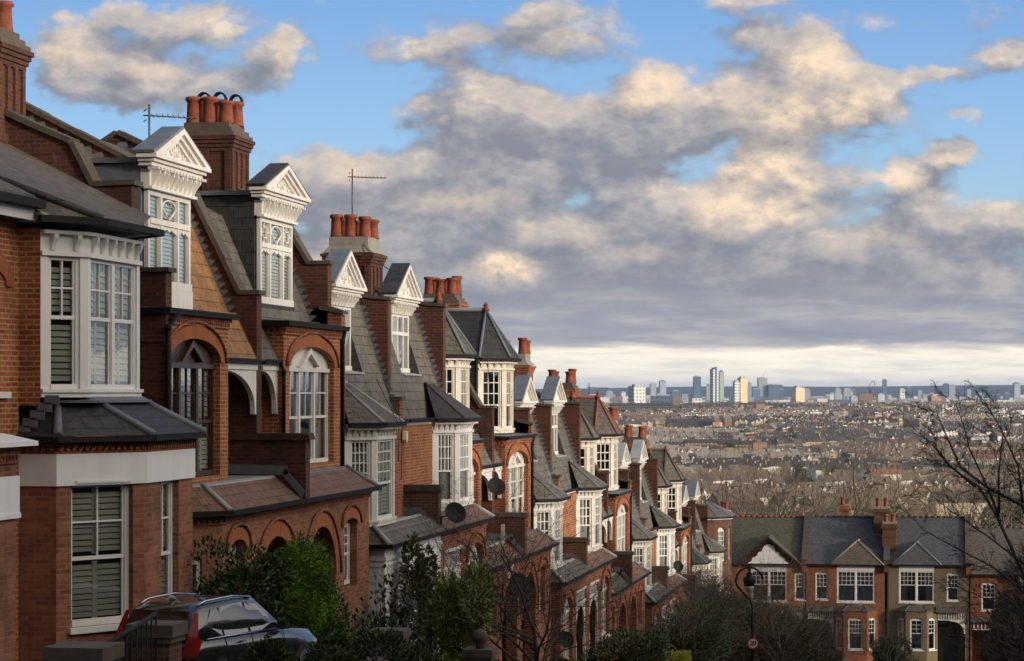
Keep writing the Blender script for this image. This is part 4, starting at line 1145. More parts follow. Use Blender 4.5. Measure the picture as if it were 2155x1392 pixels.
house_zero(); house_one()
H2 = arch_house(2, 'orange-lichened mansard house with dark brown arched window and grey gabled dormer', False, 0, 'brown_paint', 'shutter', 'tile_orange', 'brick_pink', 'tile_red', 'loop', 'lead', 'lead', -.5, 'brick_bright')
H3 = arch_house(3, 'house with white arched window under a slate-gabled dormer with black slate cheeks', False, 0, 'white', 'half', 'slate', 'brick_pink', 'tile_red', 'square', 'slate_dark', 'slate_dark', -.75, 'brick_bright')
H4 = bay_house(4, 'house with white rendered ground floor and louvred shutters in its bay', 0, 'slate', 'render', 'slate_brown', True, 'curtain', 'lead_pale', 'shutter', 'lead')
H5 = bay_house(5, 'house with orange brick beside its curtained white bay and a black-gabled dormer', 0, 'slate', 'brick', 'slate_dark', True, 'curtain', 'coping', 'curtain', 'slate_dark')
H6 = arch_house(6, 'house whose peeling turret dormer has a lichen-spotted black roof', True, 0, 'white', 'curtain', 'slate', 'brick', 'tile_red')
H7 = arch_house(7, 'house whose turret dormer has a dark slate hip roof with lead hips', True, 0, 'white', 'half', 'slate', 'brick', 'tile_red')
H8 = bay_house(8, 'house with grey bay roof and half hidden dormer beyond the two dark turrets', 1, 'slate', 'brick', 'slate')
H9 = bay_house(9, 'house with mossy brown bay roof and grey lead gabled dormer before the red-hipped turret', 1, 'slate', 'brick', 'slate')
H10 = arch_house(10, 'house with mossy tiled turret just before the red-hipped turret', True, 1, 'white', 'curtain', 'slate', 'brick', 'slate_moss')
H11 = arch_house(11, 'house whose brown turret roof has red hip tiles', True, 1, 'white', 'curtain', 'slate', 'brick', 'tile_red')
H12 = bay_house(12, 'house just below the red-hipped turret with a small lead gable', 1, 'slate', 'brick', 'slate', dorm_roof='lead_pale')
H13 = bay_house(13, 'house with bright silvery gable roof on its dormer', 1, 'slate', 'brick', 'slate_moss', dorm_roof='lead_pale')
H14 = arch_house(14, 'house with flat-eaved turret between silvery gable and last tall turret', True, 1, 'white', 'curtain', 'slate', 'brick', 'tile_red')
H15 = arch_house(15, 'house with the last tall slate turret down the row', True, 1, 'white', 'curtain', 'slate', 'brick', 'tile_red')
H16 = bay_house(16, 'house below the last turret, its bay roof dark slate', 1, 'slate', 'brick', 'slate_dark')
H17 = bay_house(17, 'last white-bayed house of the row before the brown brick end house', 1, 'slate', 'brick', 'slate')
end_house()
HS = {2: H2, 3: H3, 4: H4, 5: H5, 6: H6, 7: H7, 8: H8, 9: H9, 10: H10, 11: H11, 12: H12, 13: H13, 14: H14, 15: H15, 16: H16, 17: H17}
def up(prof, d): return [(x, z) for x, z in offset_line(prof, d)]
for i in range(3, 19):
    Y = BY(i); ph = i % 4; par = HS[i - 1]
    if ph == 3:      # inside an arch pair
        E = EA(i); f = .9 if i > 3 else .5
        top = [(-.12, f), (-.5, f), (-1.5, 2.5), (-5.2, 4.4), (-10, 1.4)]
        party(par, Y, top, -3.0, MANS_A, E)
    elif ph == 0:    # arch pair to bay pair, with stack
        E = EA(i - 1); f = 1.42 if i == 4 else .8
        top = [(-.31, f), (-.78, f), (-1.5, 2.6), (-5.2, 4.4), (-10, 1.4)] if i == 4 else [(-.1, f), (-.6, f), (-1.45, 2.55), (-5.2, 4.4), (-10, 1.4)]
        party(par, Y, top, -6, MANS_A, E)
        q = MB(); q.prismY([(.0, E - 3), (.0, E + .3), (-.3, E + .42), (-1.1, E + .5), (-1.1, E - 3)], Y - PW - .0, Y + PW + .01); pw = q.build('party_pier', 'brick', par)
        q = MB(); q.prismY([(.05, E + .31), (.05, E + .38), (-.3, E + .5), (-.5, E + .5), (-.5, E + .42)], Y - PW - .06, Y + PW + .07); q.build('coping', 'coping', pw)
        chimney(par, Y, -3.55, -2.4, E + 1.5, E + 4.35, cowls=(1, 3, 5) if i == 4 else (), nx=3 if i < 12 else 2, bmat='brick_old' if i == 4 else 'brick', cap='brick', hy=.64)
    elif ph == 1:    # inside a bay pair
        E = EG(i); top = [(-.4, 2.98), (-1.02, 3.05), (-5.2, 4.75), (-10, 1.8)]
        party(par, Y, [(-.4, 2.98), (-.7, 3.0), (-1.05, 3.05), (-5.2, 4.75), (-10, 1.8)], .3, MANS_B, E, fm='lead')
        q = MB(); q.box(-1.0, -.1, Y - PW - .01, Y + PW + .01, E - .3, E + .5); pw = q.build('party_pier', 'brick', par)
        q = MB(); q.box(-.6, -.03, Y - PW - .06, Y + PW + .06, E + .505, E + .58); q.build('coping', 'coping', pw)
    else:            # bay pair to arch pair, with stack
        E = EA(i) if i < 18 else EG(i - 1) - .7
        top = [(-.31, 3.72), (-.75, 3.75), (-1.2, 3.85), (-5.2, 5.2), (-10, 2.2)]
        if i < 18: party(par, Y, top, -3, [(x, z + .7) for x, z in MANS_B], E)
        else: party(par, Y, [(x, z - .6) for x, z in top], -4, [(x, z) for x, z in MANS_B], E)
        if i < 18: chimney(par, Y, -3.45, -2.25, E + 3.0, E + 5.25, cap='cement', nx=3 if i < 10 else 2, bmat='brick_old' if i < 10 else 'brick', hy=.7 if i < 10 else .6)
# rain pipes on the faces one can see
for i in (3, 7, 11, 15): downpipe(HS[i], [(.1, BY(i + 1) - .2, EA(i) - .05), (.03, BY(i + 1) - .18, EA(i) - .3), (.03, BY(i + 1) - .15, EA(i) - 3.1)], .05)
for i in (3,): downpipe(HS[i], [(-.02, BY(3) + 1.2, .6), (.02, BY(3) + 1.3, .4), (.02, BY(3) + 1.3, -.85)], .04)

aerial(-2.2, 44.6, 3.9, 5.64, 'aerial on a tall pole beside the first gabled dormer', (.9, .5))
aerial(-2.9, 63.7, 4.3, 6.15, 'aerial standing over the cement-capped chimney', (1, .35))
aerial(-3.3, 111.1, -2.2, .42, 'low aerial beyond the red-hipped turret', (1, .25))
wr = MB(); wr.tube([(-2.9, 63.6, 4.5), (-2.0, 62.6, 3.6), (-.9, 61.5, 2.9)], .012, 4)
wr.tube([(-.2, 69.2, 2.6), (-.15, 69.3, .5), (-.05, 69.6, -1.5)], .012, 4)
tag(wr.build('aerial_cable', 'cable'), 'thin cable slung between cement-capped chimney and black-gabled dormer', 'cable')
dish('satellite_dish', 1.25, 57.6, -3.0, .28, 'large black dish on the porch roof of the orange brick house', -.95)
dish('satellite_dish', .35, 67.9, -2.76, .28, 'dark dish on a pole between the two recessed balconies under the turrets', -1.0, arm=(-.3, .1, 0))
dish('satellite_dish', 1.3, 66.4, -5.5, .36, 'dish above the porch arches behind the bare street tree', -.9)
dish('satellite_dish', 1.9, 71.0, -7.5, .27, 'dish low on the wall behind the leafy garden bush', -1.0)
dish('satellite_dish', .9, 111.3, -8.2, .27, 'small dish far down the row at balcony height', -1.0)
def alarm(x, y, z, label):
    a = MB(); a.prism([(x, y - .17, z + .12), (x, y - .17, z - .1), (x, y, z - .22), (x, y + .17, z - .1), (x, y + .17, z + .12)], [(x + .09, y - .13, z + .1), (x + .09, y - .13, z - .09), (x + .09, y, z - .19), (x + .09, y + .13, z - .09), (x + .09, y + .13, z + .1)])
    tag(a.build('alarm_box', 'cream'), label, 'alarm box')
alarm(.03, 57.2, -1.08, 'cream alarm box on the orange brick between two bays')
alarm(.94, 54.5, -4.15, 'cream alarm box on the white rendered porch')
cb = MB()
for k in range(2): cb.tube([(.35 + k * .1, 53.0 + k * .3, .3), (.86, 53.1 + k * .35, -.75), (.84, 53.15 + k * .3, -1.6 - k * .4)], .011, 4)
tag(cb.build('hanging_cable', 'cable'), 'black cables hanging over the louvred bay window', 'cable')
cb = MB()
for k in range(3): cb.tube([(1.06, 64.9 + k * .2, -3.7), (1.0, 65.4 + k * .25, -4.6 - k * .2), (.9, 66.5 + k * .3, -5.3 - k * .1), (.8, 68.3, -5.0)], .014, 4)
tag(cb.build('hanging_cable', 'cable_w'), 'loose white cables trailing below the black dish', 'cable')
# ------------------------------------------------------------------ land
TH = math.atan(904.5 / 5000); CT, ST = math.cos(TH), math.sin(TH); CX0 = 13.1
def depth(x, y): return (CX0 - x) * ST + y * CT
def lat(x, y): return (x - CX0) * CT + y * ST
def world(l, z): return (CX0 + l * CT - z * ST, z * CT + l * ST)
KN = [(-400, 43.5), (-60, 5.17), (0, -1.6), (172, -21.0), (190, -21.4), (260, -26), (450, -36), (700, -48), (1000, -57), (1400, -61), (1700, -60), (2100, -55), (2600, -47), (3300, -38), (3800, -31), (4050, -29.5), (4300, -33), (5200, -46), (6500, -46), (11000, -48), (14000, -30), (16500, 12), (19000, 36), (21000, 42), (34000, 42)]
def hk(q):
    for (a, ha), (b, hb) in zip(KN, KN[1:]):
        if q <= b:
            t = max(0, (q - a) / (b - a)); return ha + (hb - ha) * t
    return KN[-1][1]
def ground(x, y):
    z = depth(x, y)
    k = min(1, max(0, (y - 190) / 80)); k = k * k * (3 - 2 * k)
    h = hk(y) * (1 - k) + hk(z) * k
    if z > 13000: h += 14 * math.sin(x / 1500 + 1.3) * min(1, (z - 13000) / 4000) + 6 * math.sin(x / 430)
    elif z > 600: h += 2.2 * math.sin(x / 260 + z / 500) * min(1, (z - 600) / 600)
    return h
g = MB()
ys = [-60 + 12 * i for i in range(30)] + [300 + 25 * i for i in range(16)] + [720 + 60 * i for i in range(60)]
while ys[-1] < 30000: ys.append(ys[-1] + max(80, ys[-1] * .035))
fx = [-1, -.6, -.4, -.3, -.24, -.2, -.17, -.14, -.11, -.08, -.05, -.02, .01, .04, .07, .1, .15, .25, .45, 1]
nx = len(fx)
for y in ys:
    for f in fx:
        wd = max(90, (y + 60) * .9)
        x = f * wd; g.v.append((x, y, ground(x, y) - .12))
for j in range(len(ys) - 1):
    for i in range(nx - 1):
        a = j * nx + i; g.smooth.add(len(g.f)); g.f.append((a, a + 1, a + nx + 1, a + nx)); g.m.append(0)
m, t, b = newmat('land')
P = pos(t)
col = t.ramp(t.noise(P, .012, 8, .7), [(.3, (.035, .038, .02)), (.5, (.065, .058, .035)), (.62, (.10, .085, .06)), (.75, (.05, .05, .03))])
t.link(col, b.inputs['Base Color']); b.inputs['Roughness'].default_value = 1; b.inputs['Specular IOR Level'].default_value = .05
tag(g.build('ground', m), kind='structure')

# road, kerbs and pavements following the fall of the hill
M['asphalt'] = plain('asphalt', (.05, .05, .052), .85, .5, 2.5, (.028, .028, .03), tint=(.075, .073, .07))
M['paving'] = plain('paving', (.16, .15, .135), .85, .5, 2.2, (.1, .092, .08))
def strip(name, x0, x1, up, mat, ya=-30, yb=166, thick=0):
    m = MB(); n = 24
    for k in range(n):
        a, b = ya + (yb - ya) * k / n, ya + (yb - ya) * (k + 1) / n
        za, zb = street_z(a) + up, street_z(b) + up
        m.hexa([(x0, a, za - .2 - thick), (x1, a, za - .2 - thick), (x1, b, zb - .2 - thick), (x0, b, zb - .2 - thick), (x0, a, za), (x1, a, za), (x1, b, zb), (x0, b, zb)])
    return tag(m.build(name, mat), kind='structure')
strip('road', 6.6, 13.2, .0, 'asphalt'); strip('pavement', 4.55, 6.45, .13, 'paving'); strip('pavement', 13.35, 15.5, .13, 'paving')
strip('kerb', 6.452, 6.598, .125, 'stone'); strip('kerb', 13.202, 13.348, .125, 'stone')
r = MB(); r.box(-60, 60, 166.2, 171, -20.95 - .3, -20.9); tag(r.build('road', 'asphalt'), kind='structure')
soil = plain('garden_soil', (.05, .042, .028), .95, .6, 2, (.02, .022, .012))
M['soil'] = soil
strip('garden_ground', -.2, 4.2, .55, 'soil', 20, 165)

# ------------------------------------------------------------------ front garden walls, piers, railing
def pier(x, y, w, zt, label, mat='brick_brown', ball=False):
    t = empty('gate_pier', (x, y, street_z(y)), label, 'gate pier', 'brick gate piers')
    m = MB(); m.box(x - w / 2, x + w / 2, y - w / 2, y + w / 2, street_z(y) - .3, zt - .22); m.build('shaft', mat, t)
    c = MB(); c.box(x - w / 2 - .03, x + w / 2 + .03, y - w / 2 - .03, y + w / 2 + .03, zt - .219, zt - .15); c.box(x - w / 2 - .06, x + w / 2 + .06, y - w / 2 - .06, y + w / 2 + .06, zt - .149, zt)
    c.build('cap', 'stone_dark', t)
    if ball:
        k = MB(); k.lathe((x, y, zt), [(.1, 0), (.07, .06), (.15, .14), (.17, .22), (.12, .32), (.03, .37)], 10); k.build('urn', 'stone_dark', t)
    return t
pier(4.0, 26.8, .46, -2.72, 'sooty capped brick pier right of the iron railing by the black car')
pier(4.55, 22.9, .52, -2.56, 'flat-capped brick pier left of the iron railing')
pier(3.96, 37.0, .6, -4.28, 'capped brick pier below the laurel')
pier(4.49, 44.2, .46, -4.86, 'pier with a round stone finial among the garden bushes', ball=True)
pier(3.6, 40.5, .5, -4.15, 'wide brick pier half lost in the laurel leaves')
rl = empty('railing', (4.3, 24.7, -4.4), 'black iron railing rising between two brick piers', 'railing')
m = MB()
for k in range(13):
    y = 23.3 + k * .27; x = 4.5 - (y - 23.3) * .13; zt = -2.72 + (y - 23.3) * .035
    m.tube([(x, y, -4.3), (x, y, zt)], .012, 5)
m.build('bars', 'gutter', rl)
m = MB(); m.tube([(4.5, 23.2, -2.70), (4.05, 26.6, -2.60)], .03, 6); m.tube([(4.5, 23.2, -4.1), (4.05, 26.6, -4.1)], .02, 6); m.build('handrail', 'gutter', rl)
def gwall(y0, y1, label, mat='brick_brown', h=1.0, x=4.4):
    m = MB(); n = max(1, int((y1 - y0) / 3))
    for k in range(n):
        a, b = y0 + (y1 - y0) * k / n, y0 + (y1 - y0) * (k + 1) / n; z = street_z((a + b) / 2) + h
        m.box(x - .11, x + .11, a, b - .003, street_z(b) - .2, z); m.box(x - .14, x + .14, a, b - .003, z + .002, z + .07)
    tag(m.build('garden_wall', mat), label, 'garden wall', 'low brick garden walls')
gwall(30.5, 36.5, 'low brown wall in front of the black car', h=.7)
gwall(41, 56, 'low wall under the feathery bush'); gwall(57.5, 70, 'low wall behind the pruned street tree')
gwall(72, 95, 'low wall under the long dark hedge'); gwall(97, 130, 'low wall farthest down the row of gardens')

# ------------------------------------------------------------------ trees and shrubs
M['bark'] = plain('winter_bark', (.05, .043, .03), .95, .6, 6, (.022, .018, .013), tint=(.07, .075, .035))
M['twig'] = plain('fine_twigs', (.11, .088, .06), .9, .4, 1.5, (.055, .044, .03))
M['twig_warm'] = plain('warm_twigs', (.32, .26, .14), .9, .4, .05, (.18, .15, .08))
M['twig_red'] = plain('reddish_twigs', (.24, .16, .10), .9, .4, .05, (.14, .10, .065))
M['twig_dark'] = plain('dark_twigs', (.05, .04, .03), .9, .4, 1.5, (.015, .012, .01))
def branch(pts_out, p, d, L, r, rng, n=4, bend=.25, up=.12):
    pts = [p]; q = p.copy(); dd = d.copy()
    for k in range(n):
        dd = (dd + Vector((rng.uniform(-bend, bend), rng.uniform(-bend, bend), rng.uniform(-bend, bend) * .7 + up))).normalized()
        q = q + dd * (L / n); pts.append(q.copy())
    return pts
def tree_mesh(name, H, seed, spread=.42, levels=4, kid=(6, 6, 6, 5), r0=None, trunk=.28, twig='twig', lean=0, flat=False, up=.12, tubes=3):
    rng = random.Random(seed); r0 = r0 or H * .022
    T = MB(); Cn = MB()
    def grow(p, d, L, r, lev):
        pts = branch(None, p, d, L, r, rng, 4 if lev < 2 else 3, .14 + .09 * lev, up)
        n = 7 if lev == 0 else (5 if lev == 1 else (4 if lev == 2 else 3))
        tgt = T if lev == 0 else Cn
        if lev < tubes:
            tgt.tube([tuple(q) for q in pts], [max(.004, r * (1 - .62 * k / (len(pts) - 1))) for k in range(len(pts))], n, cap=False)
        else:
            for a, b in zip(pts, pts[1:]):
                w = Vector((rng.uniform(-1, 1), rng.uniform(-1, 1), rng.uniform(-1, 1))).normalized() * max(r, .004)
                tgt.face([tuple(a - w), tuple(a + w), tuple(b)])
        if lev >= levels: return
        m = kid[lev] if lev < len(kid) else 4
        for i in range(m):
            t0 = (.55 if lev == 0 else .2) + (1 - (.55 if lev == 0 else .2)) * (i + rng.random() * .8) / m
            t0 = min(t0, .98); k = t0 * (len(pts) - 1); i0 = int(k); q = pts[i0].lerp(pts[i0 + 1], k - i0)
            ax = (pts[i0 + 1] - pts[i0]).normalized()
            a = rng.random() * 2 * PI + i * 2.4; u = ax.orthogonal().normalized(); w = ax.cross(u)
            side = u * math.cos(a) + w * math.sin(a)
            ang = spread * (1 + .5 * rng.random()) * (1.15 if lev else 1)
            nd = (ax * math.cos(ang * 1.3) + side * math.sin(ang * 1.3)).normalized()
            if nd.z < -.1: nd.z *= -.3
            grow(q, nd.normalized(), L * (rng.uniform(.55, .8) if lev else rng.uniform(.9, 1.35)), r * (1 - .5 * t0) * .55, lev + 1)
    grow(Vector((0, 0, -.3)), Vector((lean, 0, 1)).normalized(), H * (trunk + .12), r0, 0)
    return T, Cn
def put_tree(name, x, y, z, T, Cn, label, group=None, sc=1, rot=0, twig='twig', cat='tree'):
    t = empty(name, (0, 0, 0), label, cat, group)
    a = T.build('trunk', 'bark', t); b = Cn.build('crown', twig, t)
    t.location = (x, y, z); t.scale = (sc, sc, sc); t.rotation_euler = (0, 0, rot)
    return t
def copy_tree(src, x, y, z, sc, rot, label=None, group=None, zs=None):
    r = src.copy(); COL.objects.link(r); r.location = (x, y, z); r.scale = (sc, sc, zs or sc); r.rotation_euler = (0, 0, rot)
    if label: r['label'] = label
    if group: r['group'] = group
    for c in src.children:
        k = c.copy(); COL.objects.link(k); k.parent = r
    return r
def leafy(name, c, rad, n, ls, mats, label, cat='bush', seed=1, blobs=6, long=1.6, stems=None, flat=0, top_flat=False, group=None, core=True, box=None):
    """shrub of many small leaves spread through clumps"""
    rng = random.Random(seed); m = MB()
    bl = []
    for i in range(blobs):
        bl.append((Vector((c[0] + rng.uniform(-.6, .6) * rad[0], c[1] + rng.uniform(-.6, .6) * rad[1], c[2] + rng.uniform(-.45, .6) * rad[2])), rng.uniform(.35, .6)))
    for i in range(n):
        if box:
            s = rng.choice((0, 0, 1, 1, 2, 3)); u, v = rng.uniform(-1, 1), rng.uniform(-1, 1)
            q = [Vector((1, u, v)), Vector((u, -1, v)), Vector((u, v, 1)), Vector((rng.uniform(-1, 1), u, v))][s]
            d = q.normalized(); f = 1 + rng.uniform(-.12, .06)
            p = Vector((c[0] + q.x * rad[0] * f, c[1] + q.y * rad[1] * f, c[2] + q.z * rad[2] * f + .12 * noise.noise(Vector((c[0] + q.x * rad[0], c[1] + q.y * rad[1], 0)) * 1.4)))
        else:
            b, k = bl[i % blobs]
            d = Vector((rng.gauss(0, 1), rng.gauss(0, 1), rng.gauss(0, 1))).normalized(); f = rng.uniform(.55, 1.0) ** .6
            bump = 1 + .25 * noise.noise((b + d) * 2.5)
            p = Vector((b.x + d.x * rad[0] * k * f * bump, b.y + d.y * rad[1] * k * f * bump, b.z + d.z * rad[2] * k * f * bump))
        ax = (d + Vector((rng.uniform(-.8, .8), rng.uniform(-.8, .8), rng.uniform(-.3, .9)))).normalized()
        w = ax.cross(Vector((rng.uniform(-1, 1), rng.uniform(-1, 1), rng.uniform(-1, 1)))).normalized() * ls * .32
        L = ls * long * rng.uniform(.6, 1.1)
        m.face([tuple(p), tuple(p + ax * L * .45 + w), tuple(p + ax * L), tuple(p + ax * L * .45 - w)], rng.choice((0, 0, 1)) if len(mats) > 1 else 0)
    t = empty(name, (c[0], c[1], c[2] - rad[2]), label, cat, group)
    m.build('foliage', mats, t)
    s = MB()
    for i in range(7):
        a = rng.random() * 2 * PI; q = rng.uniform(.2, .7)
        s.tube([(c[0] + .06 * math.cos(a), c[1] + .06 * math.sin(a), c[2] - rad[2] * 1.15), (c[0] + rad[0] * q * .5 * math.cos(a), c[1] + rad[1] * q * .5 * math.sin(a), c[2] - rad[2] * .3), (c[0] + rad[0] * q * math.cos(a), c[1] + rad[1] * q * math.sin(a), c[2] + rad[2] * .5)], [.03, .02, .008], 4)
    s.build('stem', 'bark', t)
    return t
M['leaf_dark'] = leaf_mat('dark_leaf', (.016, .028, .008), (.04, .06, .014))
M['leaf_mid'] = leaf_mat('mid_leaf', (.03, .055, .008), (.07, .115, .018))
M['leaf_bright'] = leaf_mat('bright_conifer', (.05, .12, .005), (.17, .31, .015))
M['leaf_feather'] = leaf_mat('feathery_leaf', (.09, .11, .02), (.22, .25, .06))
M['leaf_gold'] = leaf_mat('golden_privet', (.2, .2, .015), (.36, .34, .04))
M['leaf_gloss'] = leaf_mat('laurel_leaf', (.018, .032, .008), (.05, .08, .02), .3)
# bright conifer: upward sprays on a cone
def conifer(x, y, z0, H, W, label, n=9000, seed=3):
    rng = random.Random(seed); t = empty('conifer', (x, y, z0), label, 'conifer'); m = MB()
    cl = []
    for i in range(150):
        h = rng.random() ** .8; r = W * (1 - h ** 1.9) ** .75 * rng.uniform(.45, 1); a = rng.random() * 2 * PI
        cl.append((x + math.cos(a) * r, y + math.sin(a) * r, z0 + h * H * .93, a, r / W, rng.uniform(.16, .3)))
    cl.append((x, y, z0 + H * .93, 0, 0, .2))
    for i in range(n):
        cx_, cy_, cz_, a, q, s_ = cl[i % len(cl)]
        g_ = Vector((rng.gauss(0, .5), rng.gauss(0, .5), rng.gauss(0, .6))); p = Vector((cx_, cy_, cz_)) + g_ * s_
        d = Vector((math.cos(a) * q * .5 + rng.uniform(-.8, .8), math.sin(a) * q * .5 + rng.uniform(-.8, .8), rng.uniform(-.1, 1.0))).normalized()
        w = d.cross(Vector((rng.uniform(-1, 1), rng.uniform(-1, 1), .2))).normalized() * .011
        L = rng.uniform(.035, .09)
        m.face([tuple(p - w), tuple(p + w), tuple(p + d * L + w * .2), tuple(p + d * L * 1.05 - w * .2)], 0 if (i % len(cl)) % 3 else 1)
    m.build('foliage', ['leaf_bright', 'leaf_mid'], t)
    s = MB(); s.tube([(x, y, z0 - .3), (x, y, z0 + H * .8)], [.08, .02], 6); s.build('trunk', 'bark', t)
conifer(2.35, 39.4, -6.6, 4.2, 1.02, 'bright green feathery conifer in front of the two brick porch arches', 70000)
def laurel(x, y, z0, H, W, label, n=70, seed=4, mats=('leaf_gloss', 'leaf_dark'), ls=.15):
    rng = random.Random(seed); t = empty('laurel', (x, y, z0), label, 'shrub'); m = MB(); s = MB()
    for i in range(n):
        a = rng.random() * 2 * PI; q = rng.random() ** .5; bx, by = x + math.cos(a) * q * W * .5, y + math.sin(a) * q * W * .5
        ex, ey = x + math.cos(a) * q * W, y + math.sin(a) * q * W; h = H * (1 - .35 * q * q) * rng.uniform(.72, 1.05)
        A = Vector((bx, by, z0)); Bp = Vector((ex, ey, z0 + h))
        s.tube([tuple(A), tuple(A.lerp(Bp, .5) + Vector((0, 0, .1))), tuple(Bp)], [.018, .012, .005], 4)
        for k in range(46):
            u = rng.uniform(.12, 1.0); p = A.lerp(Bp, u) + Vector((rng.uniform(-.05, .05), rng.uniform(-.05, .05), .05)); b = rng.random() * 2 * PI
            d = Vector((math.cos(b), math.sin(b), rng.uniform(.3, 1.5))).normalized(); w = d.cross(Vector((0, 0, 1))).normalized() * ls * .2
            L = ls * rng.uniform(.7, 1.2)
            m.face([tuple(p), tuple(p + d * L * .5 + w), tuple(p + d * L), tuple(p + d * L * .5 - w)], rng.choice((0, 1)))
    m.build('foliage', list(mats), t); s.build('stem', 'bark', t)
laurel(3.1, 42.6, -6.5, 3.15, .75, 'dark laurel with upright leafy shoots beside the white rendered porch', 95)
laurel(2.7, 41.0, -6.3, 2.7, .8, 'lower dark laurel filling in right of the bright conifer', 70, 9)
leafy('garden_bush', (1.9, 36.9, -3.5), (.9, 1.2, 1.0), 6500, .07, ['leaf_dark', 'leaf_mid'], 'dark loose bush behind the roof of the black car', seed=5, blobs=9)
leafy('garden_bush', (2.9, 38.0, -5.4), (1.5, 1.6, 1.2), 9000, .09, ['leaf_dark'], 'black-green shrub mass under the bright conifer', seed=6, blobs=9)
leafy('garden_bush', (3.9, 40.5, -5.6), (1.0, 2.0, 1.2), 9000, .09, ['leaf_dark'], 'dark shrub at the foot of the laurel', seed=16, blobs=9)
leafy('garden_bush', (3.5, 47.2, -4.75), (.8, 1.1, 1.5), 12000, .06, ['leaf_feather', 'leaf_mid'], 'yellow-green feathery bush before the arched porch window', seed=7, blobs=10, long=2.4)
leafy('garden_bush', (3.9, 46.0, -6.2), (1.0, 1.6, 1.0), 6000, .06, ['leaf_feather', 'leaf_dark'], 'paler feathery bush at the bottom edge beneath the taller feathery one', seed=8, blobs=8, long=2.2)
leafy('climbing_ivy', (1.5, 52.8, -4.4), (.45, .9, 1.3), 2600, .09, ['leaf_mid', 'leaf_dark'], 'loose climber hanging on the white porch window', 'ivy', seed=9, blobs=9)
leafy('garden_bush', (3.6, 53.9, -7.0), (1.0, 1.8, .9), 6500, .08, ['leaf_mid', 'leaf_dark'], 'mid green bush beside the pier with the round finial', seed=10, blobs=8)
leafy('garden_bush', (3.6, 60.0, -7.4), (.75, 2.0, .75), 6500, .075, ['leaf_mid', 'leaf_gloss'], 'leafy bush in front of the low dish', seed=12, blobs=8)
leafy('hedge', (3.3, 93.0, -9.9), (1.0, 8.5, 1.0), 15000, .09, ['leaf_dark'], 'long dark clipped hedge at the foot of the brick porches', 'hedge', seed=13, box=True)
leafy('hedge', (3.1, 76.0, -8.9), (.9, 4.0, .8), 9000, .09, ['leaf_dark'], 'dark shaggy hedge before the dish on the low wall', 'hedge', seed=14, box=True)
leafy('hedge', (4.0, 80.3, -9.35), (.55, 1.5, .4), 6000, .05, ['leaf_gold'], 'small bright golden hedge at the bottom edge', 'hedge', seed=15, box=True)
leafy('garden_bush', (2.8, 100, -10.9), (1.2, 3, 1.4), 8000, .1, ['leaf_dark', 'leaf_mid'], 'dark bush beyond the long clipped hedge', seed=17, blobs=8)
leafy('garden_bush', (9.9, 160, -17.9), (1.5, 1.5, 1.5), 5000, .14, ['leaf_dark', 'leaf_mid'], 'round green bush before the pebbled house across the bottom', seed=18, blobs=8)
leafy('evergreen_tree', (19.0, 112, -12.6), (3.9, 4.2, 4.4), 26000, .2, ['leaf_dark'], 'black-green evergreen filling the lower right corner', 'tree', seed=19, blobs=14)
leafy('evergreen_tree', (17.3, 84, -9.3), (2.4, 3, 2.2), 18000, .15, ['leaf_dark'], 'dark evergreen in the corner, lower than the one behind', 'tree', seed=20, blobs=12)
leafy('evergreen_tree', (4.6, 140, -15.6), (2.3, 3.5, 2.6), 12000, .16, ['leaf_dark', 'leaf_mid'], 'dark shrub tree behind the speed limit sign', 'tree', seed=21, blobs=10)
leafy('evergreen_tree', (.8, 128, -13.4), (2.2, 3, 2.4), 9000, .16, ['leaf_dark'], 'low dark shrub tree left of the lamp post', 'tree', seed=22, blobs=10)

# pruned street tree in front of the porches
T, Cn = tree_mesh('a', 4.4, 21, .62, 4, (9, 7, 7, 5), .085, .36, up=.03)
put_tree('bare_tree', 4.5, 51.2, -7.3, T, Cn, 'bare pruned street tree in front of the brick porches', sc=1.2, twig='twig_dark')
T, Cn = tree_mesh('b', 4.2, 33, .55, 4, (6, 6, 6, 4), .06, .35, up=.05)
put_tree('bare_tree', 3.6, 57.0, -7.9, T, Cn, 'thin bare shrub tree left of the pruned street tree', sc=.95, rot=1, twig='twig_dark')
for k, (x, y, zz, s, sd, lb) in enumerate(((3.4, 104, -12.6, 1.55, 41, 'tangled bare tree before the lowest porches'), (5.1, 118, -14.7, 1.6, 42, 'bare tree right of the brown brick end house'),
        (4.8, 132, -16.6, 1.75, 43, 'bare tree in front of the white scalloped gable house'), (4.9, 150, -18.6, 1.4, 44, 'bare tree before the porch across the bottom'), (10.2, 141, -17.4, 1.35, 45, 'small bare tree before the pebbled house'),
        (3.9, 84.8, -10.4, 1.1, 46, 'bare tree rising from the clipped hedge'))):
    T, Cn = tree_mesh('c', 4.2, sd, .52, 4, (7, 7, 6, 5), .07, .3, up=.07)
    put_tree('bare_tree', x, y, zz, T, Cn, lb, sc=s, rot=k)
